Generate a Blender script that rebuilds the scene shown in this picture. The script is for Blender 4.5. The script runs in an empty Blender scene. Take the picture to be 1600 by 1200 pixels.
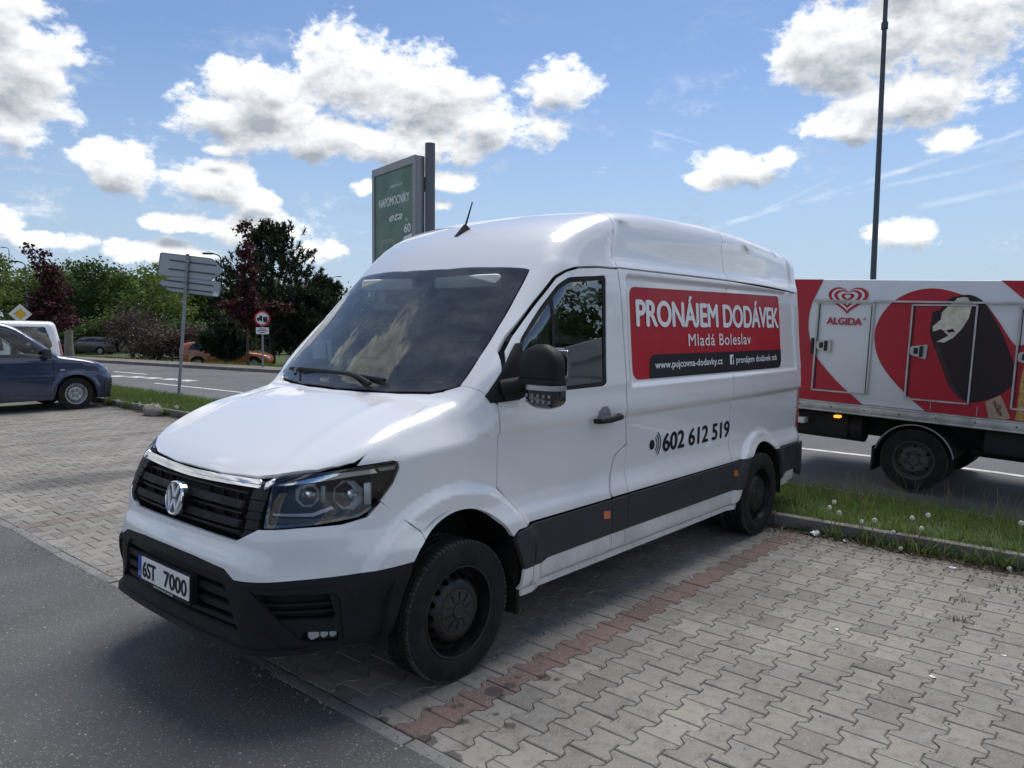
import bpy, bmesh, math, random
import numpy as np
from mathutils import Vector, Matrix
from mathutils.geometry import delaunay_2d_cdt
random.seed(7); RNG = np.random.default_rng(11)
SC = bpy.context.scene; COL = SC.collection
pi = math.pi; rad = math.radians

# ------------------------------------------------------------------ camera
# metres; x = forwards along the white van, y = to its left, z up, origin on the ground under its front axle
CAM = Vector((2.6478, 3.5996, 1.7656)); YAW, PITCH, ROLL = -2.43015, -0.076823, 0.010071
fw = Vector((math.cos(PITCH)*math.cos(YAW), math.cos(PITCH)*math.sin(YAW), math.sin(PITCH)))
rt = Vector((math.sin(YAW), -math.cos(YAW), 0)); up = rt.cross(fw)
rt2 = rt*math.cos(ROLL)+up*math.sin(ROLL); up2 = -rt*math.sin(ROLL)+up*math.cos(ROLL)
cd = bpy.data.cameras.new('camera'); cam = bpy.data.objects.new('camera', cd); COL.objects.link(cam)
m = Matrix((rt2, up2, -fw)).transposed().to_4x4(); m.translation = CAM; cam.matrix_world = m
cd.sensor_width = 36; cd.lens = 27.0; cd.clip_start = .05; cd.clip_end = 4000
SC.camera = cam

# ------------------------------------------------------------------ light
SUN_AZ, SUN_EL = rad(-164), rad(63)
SUN_STRENGTH, SUN_ANGLE, SKY_STRENGTH, EXPOSURE = 1.2, rad(38), 0.066, 1.55
sd = bpy.data.lights.new('sun', 'SUN'); sd.energy = SUN_STRENGTH; sd.angle = SUN_ANGLE; sd.color = (1, .955, .88)
sun = bpy.data.objects.new('sun', sd); COL.objects.link(sun)
sv = Vector((math.cos(SUN_EL)*math.cos(SUN_AZ), math.cos(SUN_EL)*math.sin(SUN_AZ), math.sin(SUN_EL)))
sun.rotation_euler = (-sv).to_track_quat('-Z', 'Y').to_euler(); sun.location = sv*60
SC.view_settings.view_transform = 'Standard'; SC.view_settings.look = 'None'
SC.view_settings.exposure = EXPOSURE; SC.view_settings.gamma = 1
SC.cycles.use_denoising = True; SC.cycles.max_bounces = 8; SC.cycles.transparent_max_bounces = 16
SC.cycles.sample_clamp_indirect = 6

# node helpers -------------------------------------------------------
class NT:
    def __init__(s, tree): s.t = tree; s.n = tree.nodes; s.l = tree.links
    def new(s, kind, **kw):
        n = s.n.new(kind)
        for k, v in kw.items(): setattr(n, k, v)
        return n
    def put(s, sock, v):
        if v is None: return
        if hasattr(v, 'is_output'): s.l.new(v, sock)
        else: sock.default_value = v
    def math(s, op, a, b=None, c=None, clamp=False):
        n = s.new('ShaderNodeMath', operation=op, use_clamp=clamp)
        for i, v in enumerate((a, b, c)): s.put(n.inputs[i], v)
        return n.outputs[0]
    def vmath(s, op, a, b=None, scale=None):
        n = s.new('ShaderNodeVectorMath', operation=op)
        s.put(n.inputs[0], a); s.put(n.inputs[1], b)
        if scale is not None: s.put(n.inputs['Scale'], scale)
        return n.outputs['Value'] if op in ('LENGTH', 'DOT_PRODUCT', 'DISTANCE') else n.outputs[0]
    def mapr(s, v, a, b, c=0., d=1., smooth=True):
        n = s.new('ShaderNodeMapRange', interpolation_type='SMOOTHSTEP' if smooth else 'LINEAR')
        for i, q in enumerate((v, a, b, c, d)): s.put(n.inputs[i], q)
        return n.outputs[0]
    def noise(s, vec, scale, detail=4., rough=.55, dist=0.):
        n = s.new('ShaderNodeTexNoise'); s.put(n.inputs['Vector'], vec)
        n.inputs['Scale'].default_value = scale; n.inputs['Detail'].default_value = detail
        n.inputs['Roughness'].default_value = rough; n.inputs['Distortion'].default_value = dist
        return n.outputs[0]
    def voro(s, vec, scale, feature='F1', out=0):
        n = s.new('ShaderNodeTexVoronoi', feature=feature); s.put(n.inputs['Vector'], vec); n.inputs['Scale'].default_value = scale
        return n.outputs[out]
    def mix(s, f, a, b, blend='MIX'):
        n = s.new('ShaderNodeMix', data_type='RGBA', blend_type=blend); s.put(n.inputs[0], f)
        s.put(n.inputs[6], c4(a)); s.put(n.inputs[7], c4(b)); return n.outputs[2]
def c4(c):
    if hasattr(c, 'is_output'): return c
    c = tuple(c); return c if len(c) == 4 else c+(1.,)

# ------------------------------------------------------------------ world: clear sky with fair-weather cumulus and old contrails
W = bpy.data.worlds.new('World'); SC.world = W; W.use_nodes = True
wt = NT(W.node_tree); wt.n.clear()
# cumulus heaps as (azimuth, elevation, half width, half height) in degrees
HEAPS = [(-166.5, 22.5, 9.0, 4.0), (-173.0, 20.5, 5.0, 3.0), (-121.88, 14.69, 5.36, 3.42), (-128.01, 16.78, 5.4, 3.55), (-132.31, 15.56, 6.04, 3.52), (-137.18, 14.22, 4.86, 2.16), (-124.44, 12.82, 9.09, 1.79), (-131.62, 12.77, 7.55, 1.55), (-118.95, 13.82, 3.16, 1.58), (-142.5, 16.78, 3.26, 1.79), (-106.94, 14.91, 3.52, 4.7), (-105.87, 17.7, 3.08, 3.14), (-107.0, 11.83, 2.21, 1.58), (-112.4, 9.89, 2.71, 1.88), (-118.05, 9.42, 3.95, 1.97), (-120.94, 8.47, 2.33, 1.15), (-115.98, 6.63, 3.06, 0.66), (-122.19, 6.35, 4.27, 1.38), (-114.95, 4.59, 3.45, 0.95), (-124.8, 5.12, 2.44, 1.41), (-105.8, 5.92, 1.63, 1.21), (-108.13, 5.04, 2.66, 0.63), (-164.88, 18.52, 8.25, 3.47), (-160.62, 18.36, 4.19, 3.6), (-169.16, 19.2, 4.62, 2.91), (-165.79, 14.76, 4.91, 2.22), (-162.61, 13.33, 4.1, 1.24), (-168.1, 11.92, 2.05, 1.03), (-155.28, 11.05, 3.81, 1.43), (-153.11, 10.49, 2.43, 0.83), (-157.69, 11.52, 1.67, 1.13), (-165.8, 6.35, 2.07, 1.11), (-134.17, 10.22, 2.56, 0.9), (-128.51, 9.72, 1.3, 0.69), (-133.95, 8.55, 1.23, 0.6), (-118.5, 11.53, 1.35, 0.46)]
def cloud_group():
    g = bpy.data.node_groups.new('cloud_field', 'ShaderNodeTree'); k = NT(g)
    g.interface.new_socket('Vector', in_out='INPUT', socket_type='NodeSocketVector')
    g.interface.new_socket('Field', in_out='OUTPUT', socket_type='NodeSocketFloat')
    gi = k.new('NodeGroupInput'); go = k.new('NodeGroupOutput'); v = gi.outputs[0]
    s = k.new('ShaderNodeSeparateXYZ'); k.put(s.inputs[0], v)
    az = k.math('MULTIPLY', k.math('ARCTAN2', s.outputs[1], s.outputs[0]), 180/pi)
    el = k.math('MULTIPLY', k.math('ARCSINE', s.outputs[2]), 180/pi)
    cb = k.new('ShaderNodeCombineXYZ'); k.put(cb.inputs[0], az); k.put(cb.inputs[1], el); ae = cb.outputs[0]
    f = None
    for (a, e, ra, re) in HEAPS:
        d = k.vmath('LENGTH', k.vmath('MULTIPLY', k.vmath('SUBTRACT', ae, (a, e, 0)), (1/ra, 1/re, 0)))
        f = d if f is None else k.math('MINIMUM', f, d)
    k.put(go.inputs[0], k.math('SUBTRACT', 1., f))
    return g
CG = cloud_group()
tc = wt.new('ShaderNodeTexCoord'); dirv = wt.vmath('NORMALIZE', tc.outputs['Generated'])
def field(vec):
    n = wt.new('ShaderNodeGroup'); n.node_tree = CG; wt.put(n.inputs[0], vec); return n.outputs[0]
sep = wt.new('ShaderNodeSeparateXYZ'); wt.put(sep.inputs[0], dirv)
flatv = wt.vmath('MULTIPLY', dirv, (1, 1, 1.6))
nA = wt.noise(flatv, 15., 9., .60, .1)
nS = wt.noise(wt.vmath('ADD', flatv, (sv.x*.006, sv.y*.006, .016)), 15., 6., .60, .1)
# the rest of the sky carries the same broken cumulus
wide = wt.mapr(wt.noise(wt.vmath('DIVIDE', dirv, wt.math('ADD', sep.outputs[2], .28)), 1.5, 3., .5), .43, .60, -1.1, 1.0, False)
away = wt.mapr(wt.vmath('DOT_PRODUCT', dirv, (fw.x, fw.y, .12)), .80, .66)
rest = wt.math('SUBTRACT', wt.math('MULTIPLY', wide, away), wt.math('MULTIPLY', wt.math('SUBTRACT', 1., away), 3.))
h0 = wt.math('MAXIMUM', field(dirv), rest)
h1 = wt.math('MAXIMUM', field(wt.vmath('NORMALIZE', wt.vmath('ADD', dirv, (sv.x*.015, sv.y*.015, .024)))), rest)
nF = wt.noise(flatv, 62., 6., .65)
f0 = wt.math('ADD', wt.math('ADD', h0, wt.math('MULTIPLY', wt.math('SUBTRACT', nA, .5), 2.5)), wt.math('MULTIPLY', wt.math('SUBTRACT', nF, .5), .75))
f1 = wt.math('ADD', h1, wt.math('MULTIPLY', wt.math('SUBTRACT', nS, .5), 2.5))
sky = wt.new('ShaderNodeTexSky', sky_type='NISHITA'); sky.sun_disc = False
sky.sun_elevation = SUN_EL; sky.sun_rotation = pi/2-SUN_AZ; sky.altitude = 240; sky.air_density = 1.0; sky.dust_density = .35; sky.ozone_density = 2.6
dens = wt.mapr(f0, -.06, .42)
shade = wt.math('ADD', wt.math('ADD', wt.mapr(f0, .05, 1.15, .0, .72, False), wt.math('MULTIPLY', wt.math('SUBTRACT', f1, f0), 1.0)), .16, clamp=True)
wisp = wt.math('MULTIPLY', wt.math('MULTIPLY', wt.mapr(wt.noise(wt.vmath('MULTIPLY', dirv, (1, 1, 2.4)), 9., 9., .66, .4), .52, .74, 0., .75), wt.mapr(nF, .3, .65)), wt.mapr(sep.outputs[2], .42, .12))
dens = wt.math('MAXIMUM', dens, wisp)
cl_col = wt.mix(shade, (6.2, 6.25, 6.3), (2.1, 2.3, 2.6))
haze_f = wt.mapr(sep.outputs[2], .34, .0, 0., .80)
clear = wt.mix(haze_f, wt.mix(1., sky.outputs[0], (.58, .60, .65), 'MULTIPLY'), (2.35, 3.0, 3.9))
col = wt.mix(dens, clear, cl_col)
# contrails: thin great-circle streaks
AZ = wt.math('MULTIPLY', wt.math('ARCTAN2', sep.outputs[1], sep.outputs[0]), 180/pi)
EL = wt.math('MULTIPLY', wt.math('ARCSINE', sep.outputs[2]), 180/pi)
wob = wt.math('MULTIPLY', wt.math('SUBTRACT', wt.noise(dirv, 30., 3.), .5), .35)
trail = None
for (a0, e0), (a1, e1), wd, st in (((-150.5, 6.2), (-178.2, 13.6), .17, .34), ((-156.45, 8.08), (-172.28, 10.47), .14, .2), ((-155.18, 7.24), (-162.54, 10.52), .12, .22), ((-165.36, 7.69), (-176.4, 9.4), .2, .2), ((-147.85, 14.17), (-154.15, 12.24), .09, .16)):
    L = math.hypot(a1-a0, e1-e0); ux, uy = (a1-a0)/L, (e1-e0)/L
    da = wt.math('SUBTRACT', AZ, a0); de = wt.math('SUBTRACT', EL, e0)
    along = wt.math('ADD', wt.math('MULTIPLY', da, ux), wt.math('MULTIPLY', de, uy))
    acr = wt.math('ABSOLUTE', wt.math('ADD', wt.math('ADD', wt.math('MULTIPLY', da, -uy), wt.math('MULTIPLY', de, ux)), wob))
    mk = wt.math('MULTIPLY', wt.mapr(acr, wd*1.6, 0.), wt.math('MULTIPLY', wt.mapr(along, 0., 2.5), wt.mapr(along, L, L-2.5)))
    mk = wt.math('MULTIPLY', mk, wt.math('MULTIPLY', wt.mapr(wt.noise(dirv, 22., 4.), .3, .7), st*1.1))
    trail = mk if trail is None else wt.math('MAXIMUM', trail, mk)
col = wt.mix(trail, col, (6., 6.2, 6.4))
bg = wt.new('ShaderNodeBackground'); wt.put(bg.inputs[0], col); bg.inputs[1].default_value = SKY_STRENGTH
W.cycles.sampling_method = 'MANUAL'; W.cycles.sample_map_resolution = 512
wo = wt.new('ShaderNodeOutputWorld'); wt.l.new(bg.outputs[0], wo.inputs[0])

# ------------------------------------------------------------------ materials
MATS = {}
def base(name):
    mt = bpy.data.materials.new(name); mt.use_nodes = True; k = NT(mt.node_tree)
    b = mt.node_tree.nodes['Principled BSDF']; MATS[name] = mt
    return mt, k, b
def setp(b, **kw):
    for a, v in kw.items():
        s = b.inputs[a.replace('_', ' ')]
        s.default_value = c4(v) if isinstance(v, tuple) and len(v) == 3 and s.type == 'RGBA' else v
def simple(name, colr, rough=.5, metal=0., coat=0., var=.0, scale=8., bump=0., bscale=60., spec=.5, emit=None, tint=None):
    mt, k, b = base(name); setp(b, Roughness=rough, Metallic=metal, Coat_Weight=coat, Coat_Roughness=.04, Specular_IOR_Level=spec)
    g = k.new('ShaderNodeNewGeometry'); pos = g.outputs['Position']
    tcn = k.new('ShaderNodeTexCoord'); ob = tcn.outputs['Object']
    if var:
        n = k.noise(ob, scale, 6., .6); lo = tuple(c*(1-var) for c in colr); hi = tint or tuple(min(1, c*(1+var*.7)) for c in colr)
        k.put(b.inputs['Base Color'], k.mix(k.mapr(n, .3, .7), lo, hi))
        k.put(b.inputs['Roughness'], k.mapr(n, .25, .75, max(.02, rough*.8), min(1, rough*1.2)))
    else: setp(b, Base_Color=colr)
    if bump:
        bn = k.new('ShaderNodeBump'); bn.inputs['Strength'].default_value = bump; bn.inputs['Distance'].default_value = .01
        k.put(bn.inputs['Height'], k.noise(ob, bscale, 4.)); k.put(b.inputs['Normal'], bn.outputs[0])
    if emit: setp(b, Emission_Color=emit[0], Emission_Strength=emit[1])
    return mt
def paint(name, colr, dirt=.5, dz=.9, flake=0.):
    """car paint: clear coat over colour, film of road dirt low down, dust specks"""
    mt, k, b = base(name); setp(b, Roughness=.32, Coat_Weight=.9, Coat_Roughness=.025, Coat_IOR=1.65, Metallic=flake)
    p = k.new('ShaderNodeNewGeometry').outputs['Position']; s = k.new('ShaderNodeSeparateXYZ'); k.put(s.inputs[0], p)
    n = k.noise(p, 3.2, 7., .62); fine = k.noise(k.vmath('MULTIPLY', p, (1, 1, .35)), 38., 5., .6)
    h = k.mapr(s.outputs[2], dz, .2, 0., 1.)
    f = k.math('MULTIPLY', k.math('MULTIPLY', h, k.mapr(k.math('ADD', n, k.math('MULTIPLY', fine, .5)), .45, 1.05)), dirt)
    specks = k.math('MULTIPLY', k.math('MULTIPLY', k.mapr(k.voro(p, 62.), .10, .06), k.mapr(k.noise(p, 9., 2.), .60, .66)), k.mapr(s.outputs[2], 1.0, .8))
    f2 = k.math('MAXIMUM', f, k.math('MULTIPLY', specks, .55*dirt))
    k.put(b.inputs['Base Color'], k.mix(f2, colr, (.17, .15, .125)))
    k.put(b.inputs['Roughness'], k.mapr(f, 0., .5, .30, .7)); k.put(b.inputs['Coat Weight'], k.mapr(f, 0., .4, .9, .1))
    return mt
def glass(name, tint=(.75, .85, .82), rough=.0, base_reflect=0.0, glare_veil=.0):
    mt = bpy.data.materials.new(name); mt.use_nodes = True; MATS[name] = mt; k = NT(mt.node_tree); k.n.clear()
    tr = k.new('ShaderNodeBsdfTransparent'); tr.inputs[0].default_value = c4(tint)
    gl = k.new('ShaderNodeBsdfGlossy'); gl.inputs['Roughness'].default_value = rough; gl.inputs[0].default_value = (1, 1, 1, 1)
    fr = k.new('ShaderNodeFresnel'); fr.inputs[0].default_value = 1.52
    fac = k.math('ADD', k.math('MULTIPLY', fr.outputs[0], 1.1), base_reflect, clamp=True)
    mx = k.new('ShaderNodeMixShader'); k.put(mx.inputs[0], fac); k.l.new(tr.outputs[0], mx.inputs[1]); k.l.new(gl.outputs[0], mx.inputs[2])
    last = mx.outputs[0]
    if glare_veil:  # pale diffuse veil mixed in to imitate sky reflections and a brighter cab
        df = k.new('ShaderNodeBsdfDiffuse'); df.inputs[0].default_value = (.36, .37, .34, 1)
        p = k.new('ShaderNodeNewGeometry').outputs['Position']
        m2 = k.new('ShaderNodeMixShader'); k.put(m2.inputs[0], k.mapr(k.noise(k.vmath('MULTIPLY', p, (1, .6, 1)), 5., 7., .65), .35, .8, glare_veil*.25, glare_veil))
        k.l.new(last, m2.inputs[1]); k.l.new(df.outputs[0], m2.inputs[2]); last = m2.outputs[0]
    k.l.new(last, k.new('ShaderNodeOutputMaterial').inputs[0])
    return mt

paint('white_paint', (.78, .785, .79), .55)
simple('black_plastic', (.0085, .0095, .0115), .6, spec=.3, var=.25, scale=14, bump=.25, bscale=500)
simple('grey_plastic', (.030, .033, .038), .62, spec=.35, var=.2, scale=6, bump=.2, bscale=400)
simple('dark_recess', (.006, .006, .007), .8)
simple('reflector_silver', (.86, .87, .9), .3, metal=.3)
simple('chrome', (.82, .83, .85), .06, metal=1.)
simple('lamp_black', (.008, .008, .009), .45, spec=.25)
simple('gloss_black', (.008, .008, .01), .06, coat=1.)
simple('rubber', (.010, .010, .011), .85, spec=.25, var=.35, scale=9, bump=.3, bscale=140, tint=(.026, .024, .022))
simple('tread_rubber', (.020, .019, .018), .9, var=.4, scale=22, bump=.5, bscale=120, tint=(.06, .055, .047))
simple('steel_black', (.006, .006, .008), .42, var=.3, scale=12)
simple('hub_grey', (.018, .019, .022), .42, var=.3, scale=20)
simple('steel_silver', (.42, .43, .44), .38, metal=.6, var=.25, scale=10)
glass('windscreen_glass', (.90, .94, .91), base_reflect=.03, glare_veil=.25)
glass('side_glass', (.42, .48, .48), base_reflect=.12)
glass('clear_glass', (.72, .78, .78), base_reflect=.01)
glass('dark_glass', (.06, .07, .075), base_reflect=.05)
glass('lens_glass', (.93, .94, .95))
simple('red_film', (.43, .010, .020), .42, var=.06, scale=3, spec=.25)
simple('black_film', (.010, .011, .017), .45, spec=.25)
simple('white_film', (.8, .8, .8), .45, spec=.3)
simple('orange_lens', (.55, .13, .02), .25, coat=.6)
simple('red_lens', (.32, .012, .016), .12, coat=1.)
simple('plate_white', (.78, .78, .76), .4, var=.05)
simple('plate_blue', (.01, .05, .42), .4)
simple('seat_cloth', (.12, .122, .128), .9, bump=.3, bscale=300)
simple('bulkhead_grey', (.66, .66, .62), .7, var=.08)
simple('dash_black', (.04, .042, .045), .7, bump=.2, bscale=300)
simple('paper_white', (.72, .73, .74), .8)

# ------------------------------------------------------------------ mesh helpers
def link(name, me, mat=None, parent=None, smooth=35):
    o = bpy.data.objects.new(name, me); COL.objects.link(o)
    if mat: me.materials.append(MATS[mat] if isinstance(mat, str) else mat)
    if parent: o.parent = parent
    if smooth and len(me.polygons):
        me.polygons.foreach_set('use_smooth', [True]*len(me.polygons)); me.set_sharp_from_angle(angle=rad(smooth))
    return o
def tag(o, label, cat, group=None):
    o['label'] = label; o['category'] = cat
    if group: o['group'] = group
    return o
def empty(name, loc=(0, 0, 0), rz=0.):
    o = bpy.data.objects.new(name, None); COL.objects.link(o); o.location = loc; o.rotation_euler = (0, 0, rz); o.empty_display_size = .2; return o
def structure(o): o['kind'] = 'structure'; return o
class MB:
    """collects shapes into one mesh"""
    def __init__(s): s.v = []; s.f = []
    def add(s, v, f, M=None):
        n = len(s.v)
        for p in v: s.v.append(tuple(M @ Vector(p)) if M is not None else tuple(p))
        s.f += [tuple(i+n for i in q) for q in f]; return s
    def box(s, x0, x1, y0, y1, z0, z1, b=0., M=None):
        if x0 > x1: x0, x1 = x1, x0
        if y0 > y1: y0, y1 = y1, y0
        if z0 > z1: z0, z1 = z1, z0
        b = min(b, (x1-x0)*.45, (y1-y0)*.45, (z1-z0)*.45)
        if b <= 0:
            v = [(x, y, z) for z in (z0, z1) for y in (y0, y1) for x in (x0, x1)]
            return s.add(v, [(0, 2, 3, 1), (4, 5, 7, 6), (0, 1, 5, 4), (2, 6, 7, 3), (0, 4, 6, 2), (1, 3, 7, 5)], M)
        bm = bmesh.new(); bmesh.ops.create_cube(bm, size=1.)
        for q in bm.verts: q.co = Vector(((x0+x1)/2+q.co.x*(x1-x0), (y0+y1)/2+q.co.y*(y1-y0), (z0+z1)/2+q.co.z*(z1-z0)))
        bmesh.ops.bevel(bm, geom=bm.edges[:], offset=b, segments=2, profile=.5, affect='EDGES')
        bm.verts.index_update(); r = s.add([q.co[:] for q in bm.verts], [tuple(w.index for w in f.verts) for f in bm.faces], M); bm.free(); return r
    def tube(s, pts, r, n=10, caps=True, M=None):
        pts = [Vector(p) for p in pts]; rs = r if isinstance(r, (list, tuple)) else [r]*len(pts)
        v = []; f = []; ref = None
        for i, p in enumerate(pts):
            t = (pts[min(i+1, len(pts)-1)]-pts[max(i-1, 0)]).normalized()
            if ref is None: ref = Vector((0, 0, 1)) if abs(t.z) < .9 else Vector((1, 0, 0))
            a = t.cross(ref).normalized(); b = a.cross(t).normalized(); ref = b
            for k in range(n):
                an = 2*pi*k/n; v.append(p+a*(rs[i]*math.cos(an))+b*(rs[i]*math.sin(an)))
        for i in range(len(pts)-1):
            for k in range(n): f.append((i*n+k, i*n+(k+1) % n, (i+1)*n+(k+1) % n, (i+1)*n+k))
        if caps: f.append(tuple(range(n))[::-1]); f.append(tuple((len(pts)-1)*n+k for k in range(n)))
        return s.add(v, f, M)
    def lathe(s, prof, n=32, M=None, closed=False):
        """profile of (radius, height along local z)"""
        v = []; f = []
        for (r, h) in prof:
            for k in range(n): a = 2*pi*k/n; v.append((r*math.cos(a), r*math.sin(a), h))
        m_ = len(prof)
        for i in range(m_-1 if not closed else m_):
            j = (i+1) % m_
            for k in range(n): f.append((i*n+k, i*n+(k+1) % n, j*n+(k+1) % n, j*n+k))
        return s.add(v, f, M)
    def prism(s, poly, h0, h1, M=None):
        n = len(poly); v = [(x, y, h0) for x, y in poly]+[(x, y, h1) for x, y in poly]
        f = [tuple(range(n))[::-1], tuple(range(n, 2*n))]+[(i, (i+1) % n, n+(i+1) % n, n+i) for i in range(n)]
        return s.add(v, f, M)
    def ball(s, c, r, n=10, M=None):
        c = Vector(c); r = r if isinstance(r, (tuple, list)) else (r, r, r); v = []; f = []
        for i in range(n+1):
            th = pi*i/n
            for k in range(2*n): a = pi*k/n; v.append((c.x+r[0]*math.sin(th)*math.cos(a), c.y+r[1]*math.sin(th)*math.sin(a), c.z+r[2]*math.cos(th)))
        for i in range(n):
            for k in range(2*n): f.append((i*2*n+k, (i+1)*2*n+k, (i+1)*2*n+(k+1) % (2*n), i*2*n+(k+1) % (2*n)))
        return s.add(v, f, M)
    def mesh(s, name):
        me = bpy.data.meshes.new(name); me.from_pydata(s.v, [], s.f); me.update()
        bm = bmesh.new(); bm.from_mesh(me); bmesh.ops.remove_doubles(bm, verts=bm.verts, dist=1e-6); bmesh.ops.recalc_face_normals(bm, faces=bm.faces); bm.to_mesh(me); bm.free()
        return me
    def build(s, name, mat, parent=None, smooth=35): return link(name, s.mesh(name), mat, parent, smooth)
def Mx(loc=(0, 0, 0), rx=0., ry=0., rz=0., sc=1.):
    return Matrix.Translation(loc) @ Matrix.Rotation(rz, 4, 'Z') @ Matrix.Rotation(ry, 4, 'Y') @ Matrix.Rotation(rx, 4, 'X') @ Matrix.Scale(sc, 4)
def inside(poly, P):
    poly = np.asarray(poly); x, y = P[:, 0], P[:, 1]; r = np.zeros(len(P), bool); j = len(poly)-1
    for i in range(len(poly)):
        xi, yi = poly[i]; xj, yj = poly[j]
        with np.errstate(divide='ignore', invalid='ignore'):
            c = ((yi > y) != (yj > y)) & (x < (xj-xi)*(y-yi)/(yj-yi+1e-30)+xi)
        r ^= c; j = i
    return r
def resample(poly, res):
    out = []
    for i, a in enumerate(poly):
        b = poly[(i+1) % len(poly)]; d = math.hypot(b[0]-a[0], b[1]-a[1]); n = max(1, int(math.ceil(d/res)))
        for k in range(n): out.append((a[0]+(b[0]-a[0])*k/n, a[1]+(b[1]-a[1])*k/n))
    return out
def rounded(poly, r, n=5):
    out = []; N = len(poly)
    for i in range(N):
        p0 = Vector(poly[i-1]); p = Vector(poly[i]); p1 = Vector(poly[(i+1) % N]); ri = r[i] if isinstance(r, (list, tuple)) else r
        d0 = (p0-p); d1 = (p1-p); q = min(ri, d0.length*.48, d1.length*.48)
        if q < 1e-5: out.append(tuple(p)); continue
        a = p+d0.normalized()*q; b = p+d1.normalized()*q
        for k in range(n+1):
            t = k/n; out.append(tuple(a*(1-t)**2+p*(2*t*(1-t))+b*t*t))
    return out
def fill(outline, holes=(), res=.05):
    """triangulated polygon with holes and interior grid -> points, triangles, boundary loops"""
    loops = [resample(l, res) for l in (outline,)+tuple(holes)]
    pts = []; edges = []; lids = []
    for l in loops:
        n0 = len(pts); pts += l; m_ = len(l); edges += [(n0+i, n0+(i+1) % m_) for i in range(m_)]; lids.append(list(range(n0, n0+m_)))
    B = np.array(pts); lo = B.min(0); hi = B.max(0)
    gx, gy = np.meshgrid(np.arange(lo[0]+res*.5, hi[0], res), np.arange(lo[1]+res*.5, hi[1], res)); G = np.stack([gx.ravel(), gy.ravel()], 1)
    if len(G):
        ok = inside(loops[0], G)
        for h in loops[1:]: ok &= ~inside(h, G)
        G = G[ok]
        if len(G):
            keep = np.ones(len(G), bool)
            for i in range(0, len(G), 400):
                d = np.sqrt(((G[i:i+400, None]-B[None])**2).sum(-1)).min(1); keep[i:i+400] = d > res*.45
            G = G[keep]
    allp = [Vector(p) for p in pts]+[Vector(p) for p in G]
    vo, eo, fo, ov, oe, of_ = delaunay_2d_cdt(allp, edges, [], 0, 1e-6)
    V = np.array([tuple(v) for v in vo]); T = np.array([tuple(f) for f in fo])
    cen = V[T].mean(1); ok = inside(loops[0], cen)
    for h in loops[1:]: ok &= ~inside(h, cen)
    T = T[ok]; mp = {}
    for i, src in enumerate(ov):
        for q in src: mp[q] = i
    return V, T, [[mp[q] for q in l] for l in lids]
def flat(outline, holes=(), h0=0., h1=.01, M=None, res=9.):
    """extruded flat plate with holes (in local xy)"""
    V, T, loops = fill(outline, holes, res); n = len(V)
    v = [(x, y, h1) for x, y in V]+[(x, y, h0) for x, y in V]
    f = [tuple(t) for t in T]+[tuple(int(i)+n for i in t[::-1]) for t in T]
    for l in loops:
        for i in range(len(l)): a, b = l[i], l[(i+1) % len(l)]; f.append((a, b, b+n, a+n))
    mb = MB(); mb.add(v, f, M); return mb
def circ(r, n=24, c=(0, 0), a0=0.): return [(c[0]+r*math.cos(a0+2*pi*i/n), c[1]+r*math.sin(a0+2*pi*i/n)) for i in range(n)]

# ------------------------------------------------------------------ smooth body surfaces: a closed form F(x,y,z)=0, panels cut out of it
def pchip(xs, ys, n=1500):
    xs = np.array(xs, float); ys = np.array(ys, float)
    if xs[0] > xs[-1]: xs = xs[::-1]; ys = ys[::-1]
    h = np.diff(xs); d = np.diff(ys)/h; mm = np.zeros(len(xs))
    for i in range(1, len(xs)-1):
        if d[i-1]*d[i] > 0:
            w1 = 2*h[i]+h[i-1]; w2 = h[i]+2*h[i-1]; mm[i] = (w1+w2)/(w1/d[i-1]+w2/d[i])
    mm[0] = d[0]; mm[-1] = d[-1]
    X = np.linspace(xs[0], xs[-1], n); k = np.clip(np.searchsorted(xs, X)-1, 0, len(h)-1); t = (X-xs[k])/h[k]
    Y = (2*t**3-3*t**2+1)*ys[k]+(t**3-2*t**2+t)*h[k]*mm[k]+(-2*t**3+3*t**2)*ys[k+1]+(t**3-t**2)*h[k]*mm[k+1]
    return X, Y
def smax(a, b, k):
    h = np.clip(1-np.abs(a-b)/k, 0, 1); return np.maximum(a, b)+h*h*k*.25
def sstep(a, b, x):
    t = np.clip((x-a)/(b-a), 0, 1); return t*t*(3-2*t)
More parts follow.
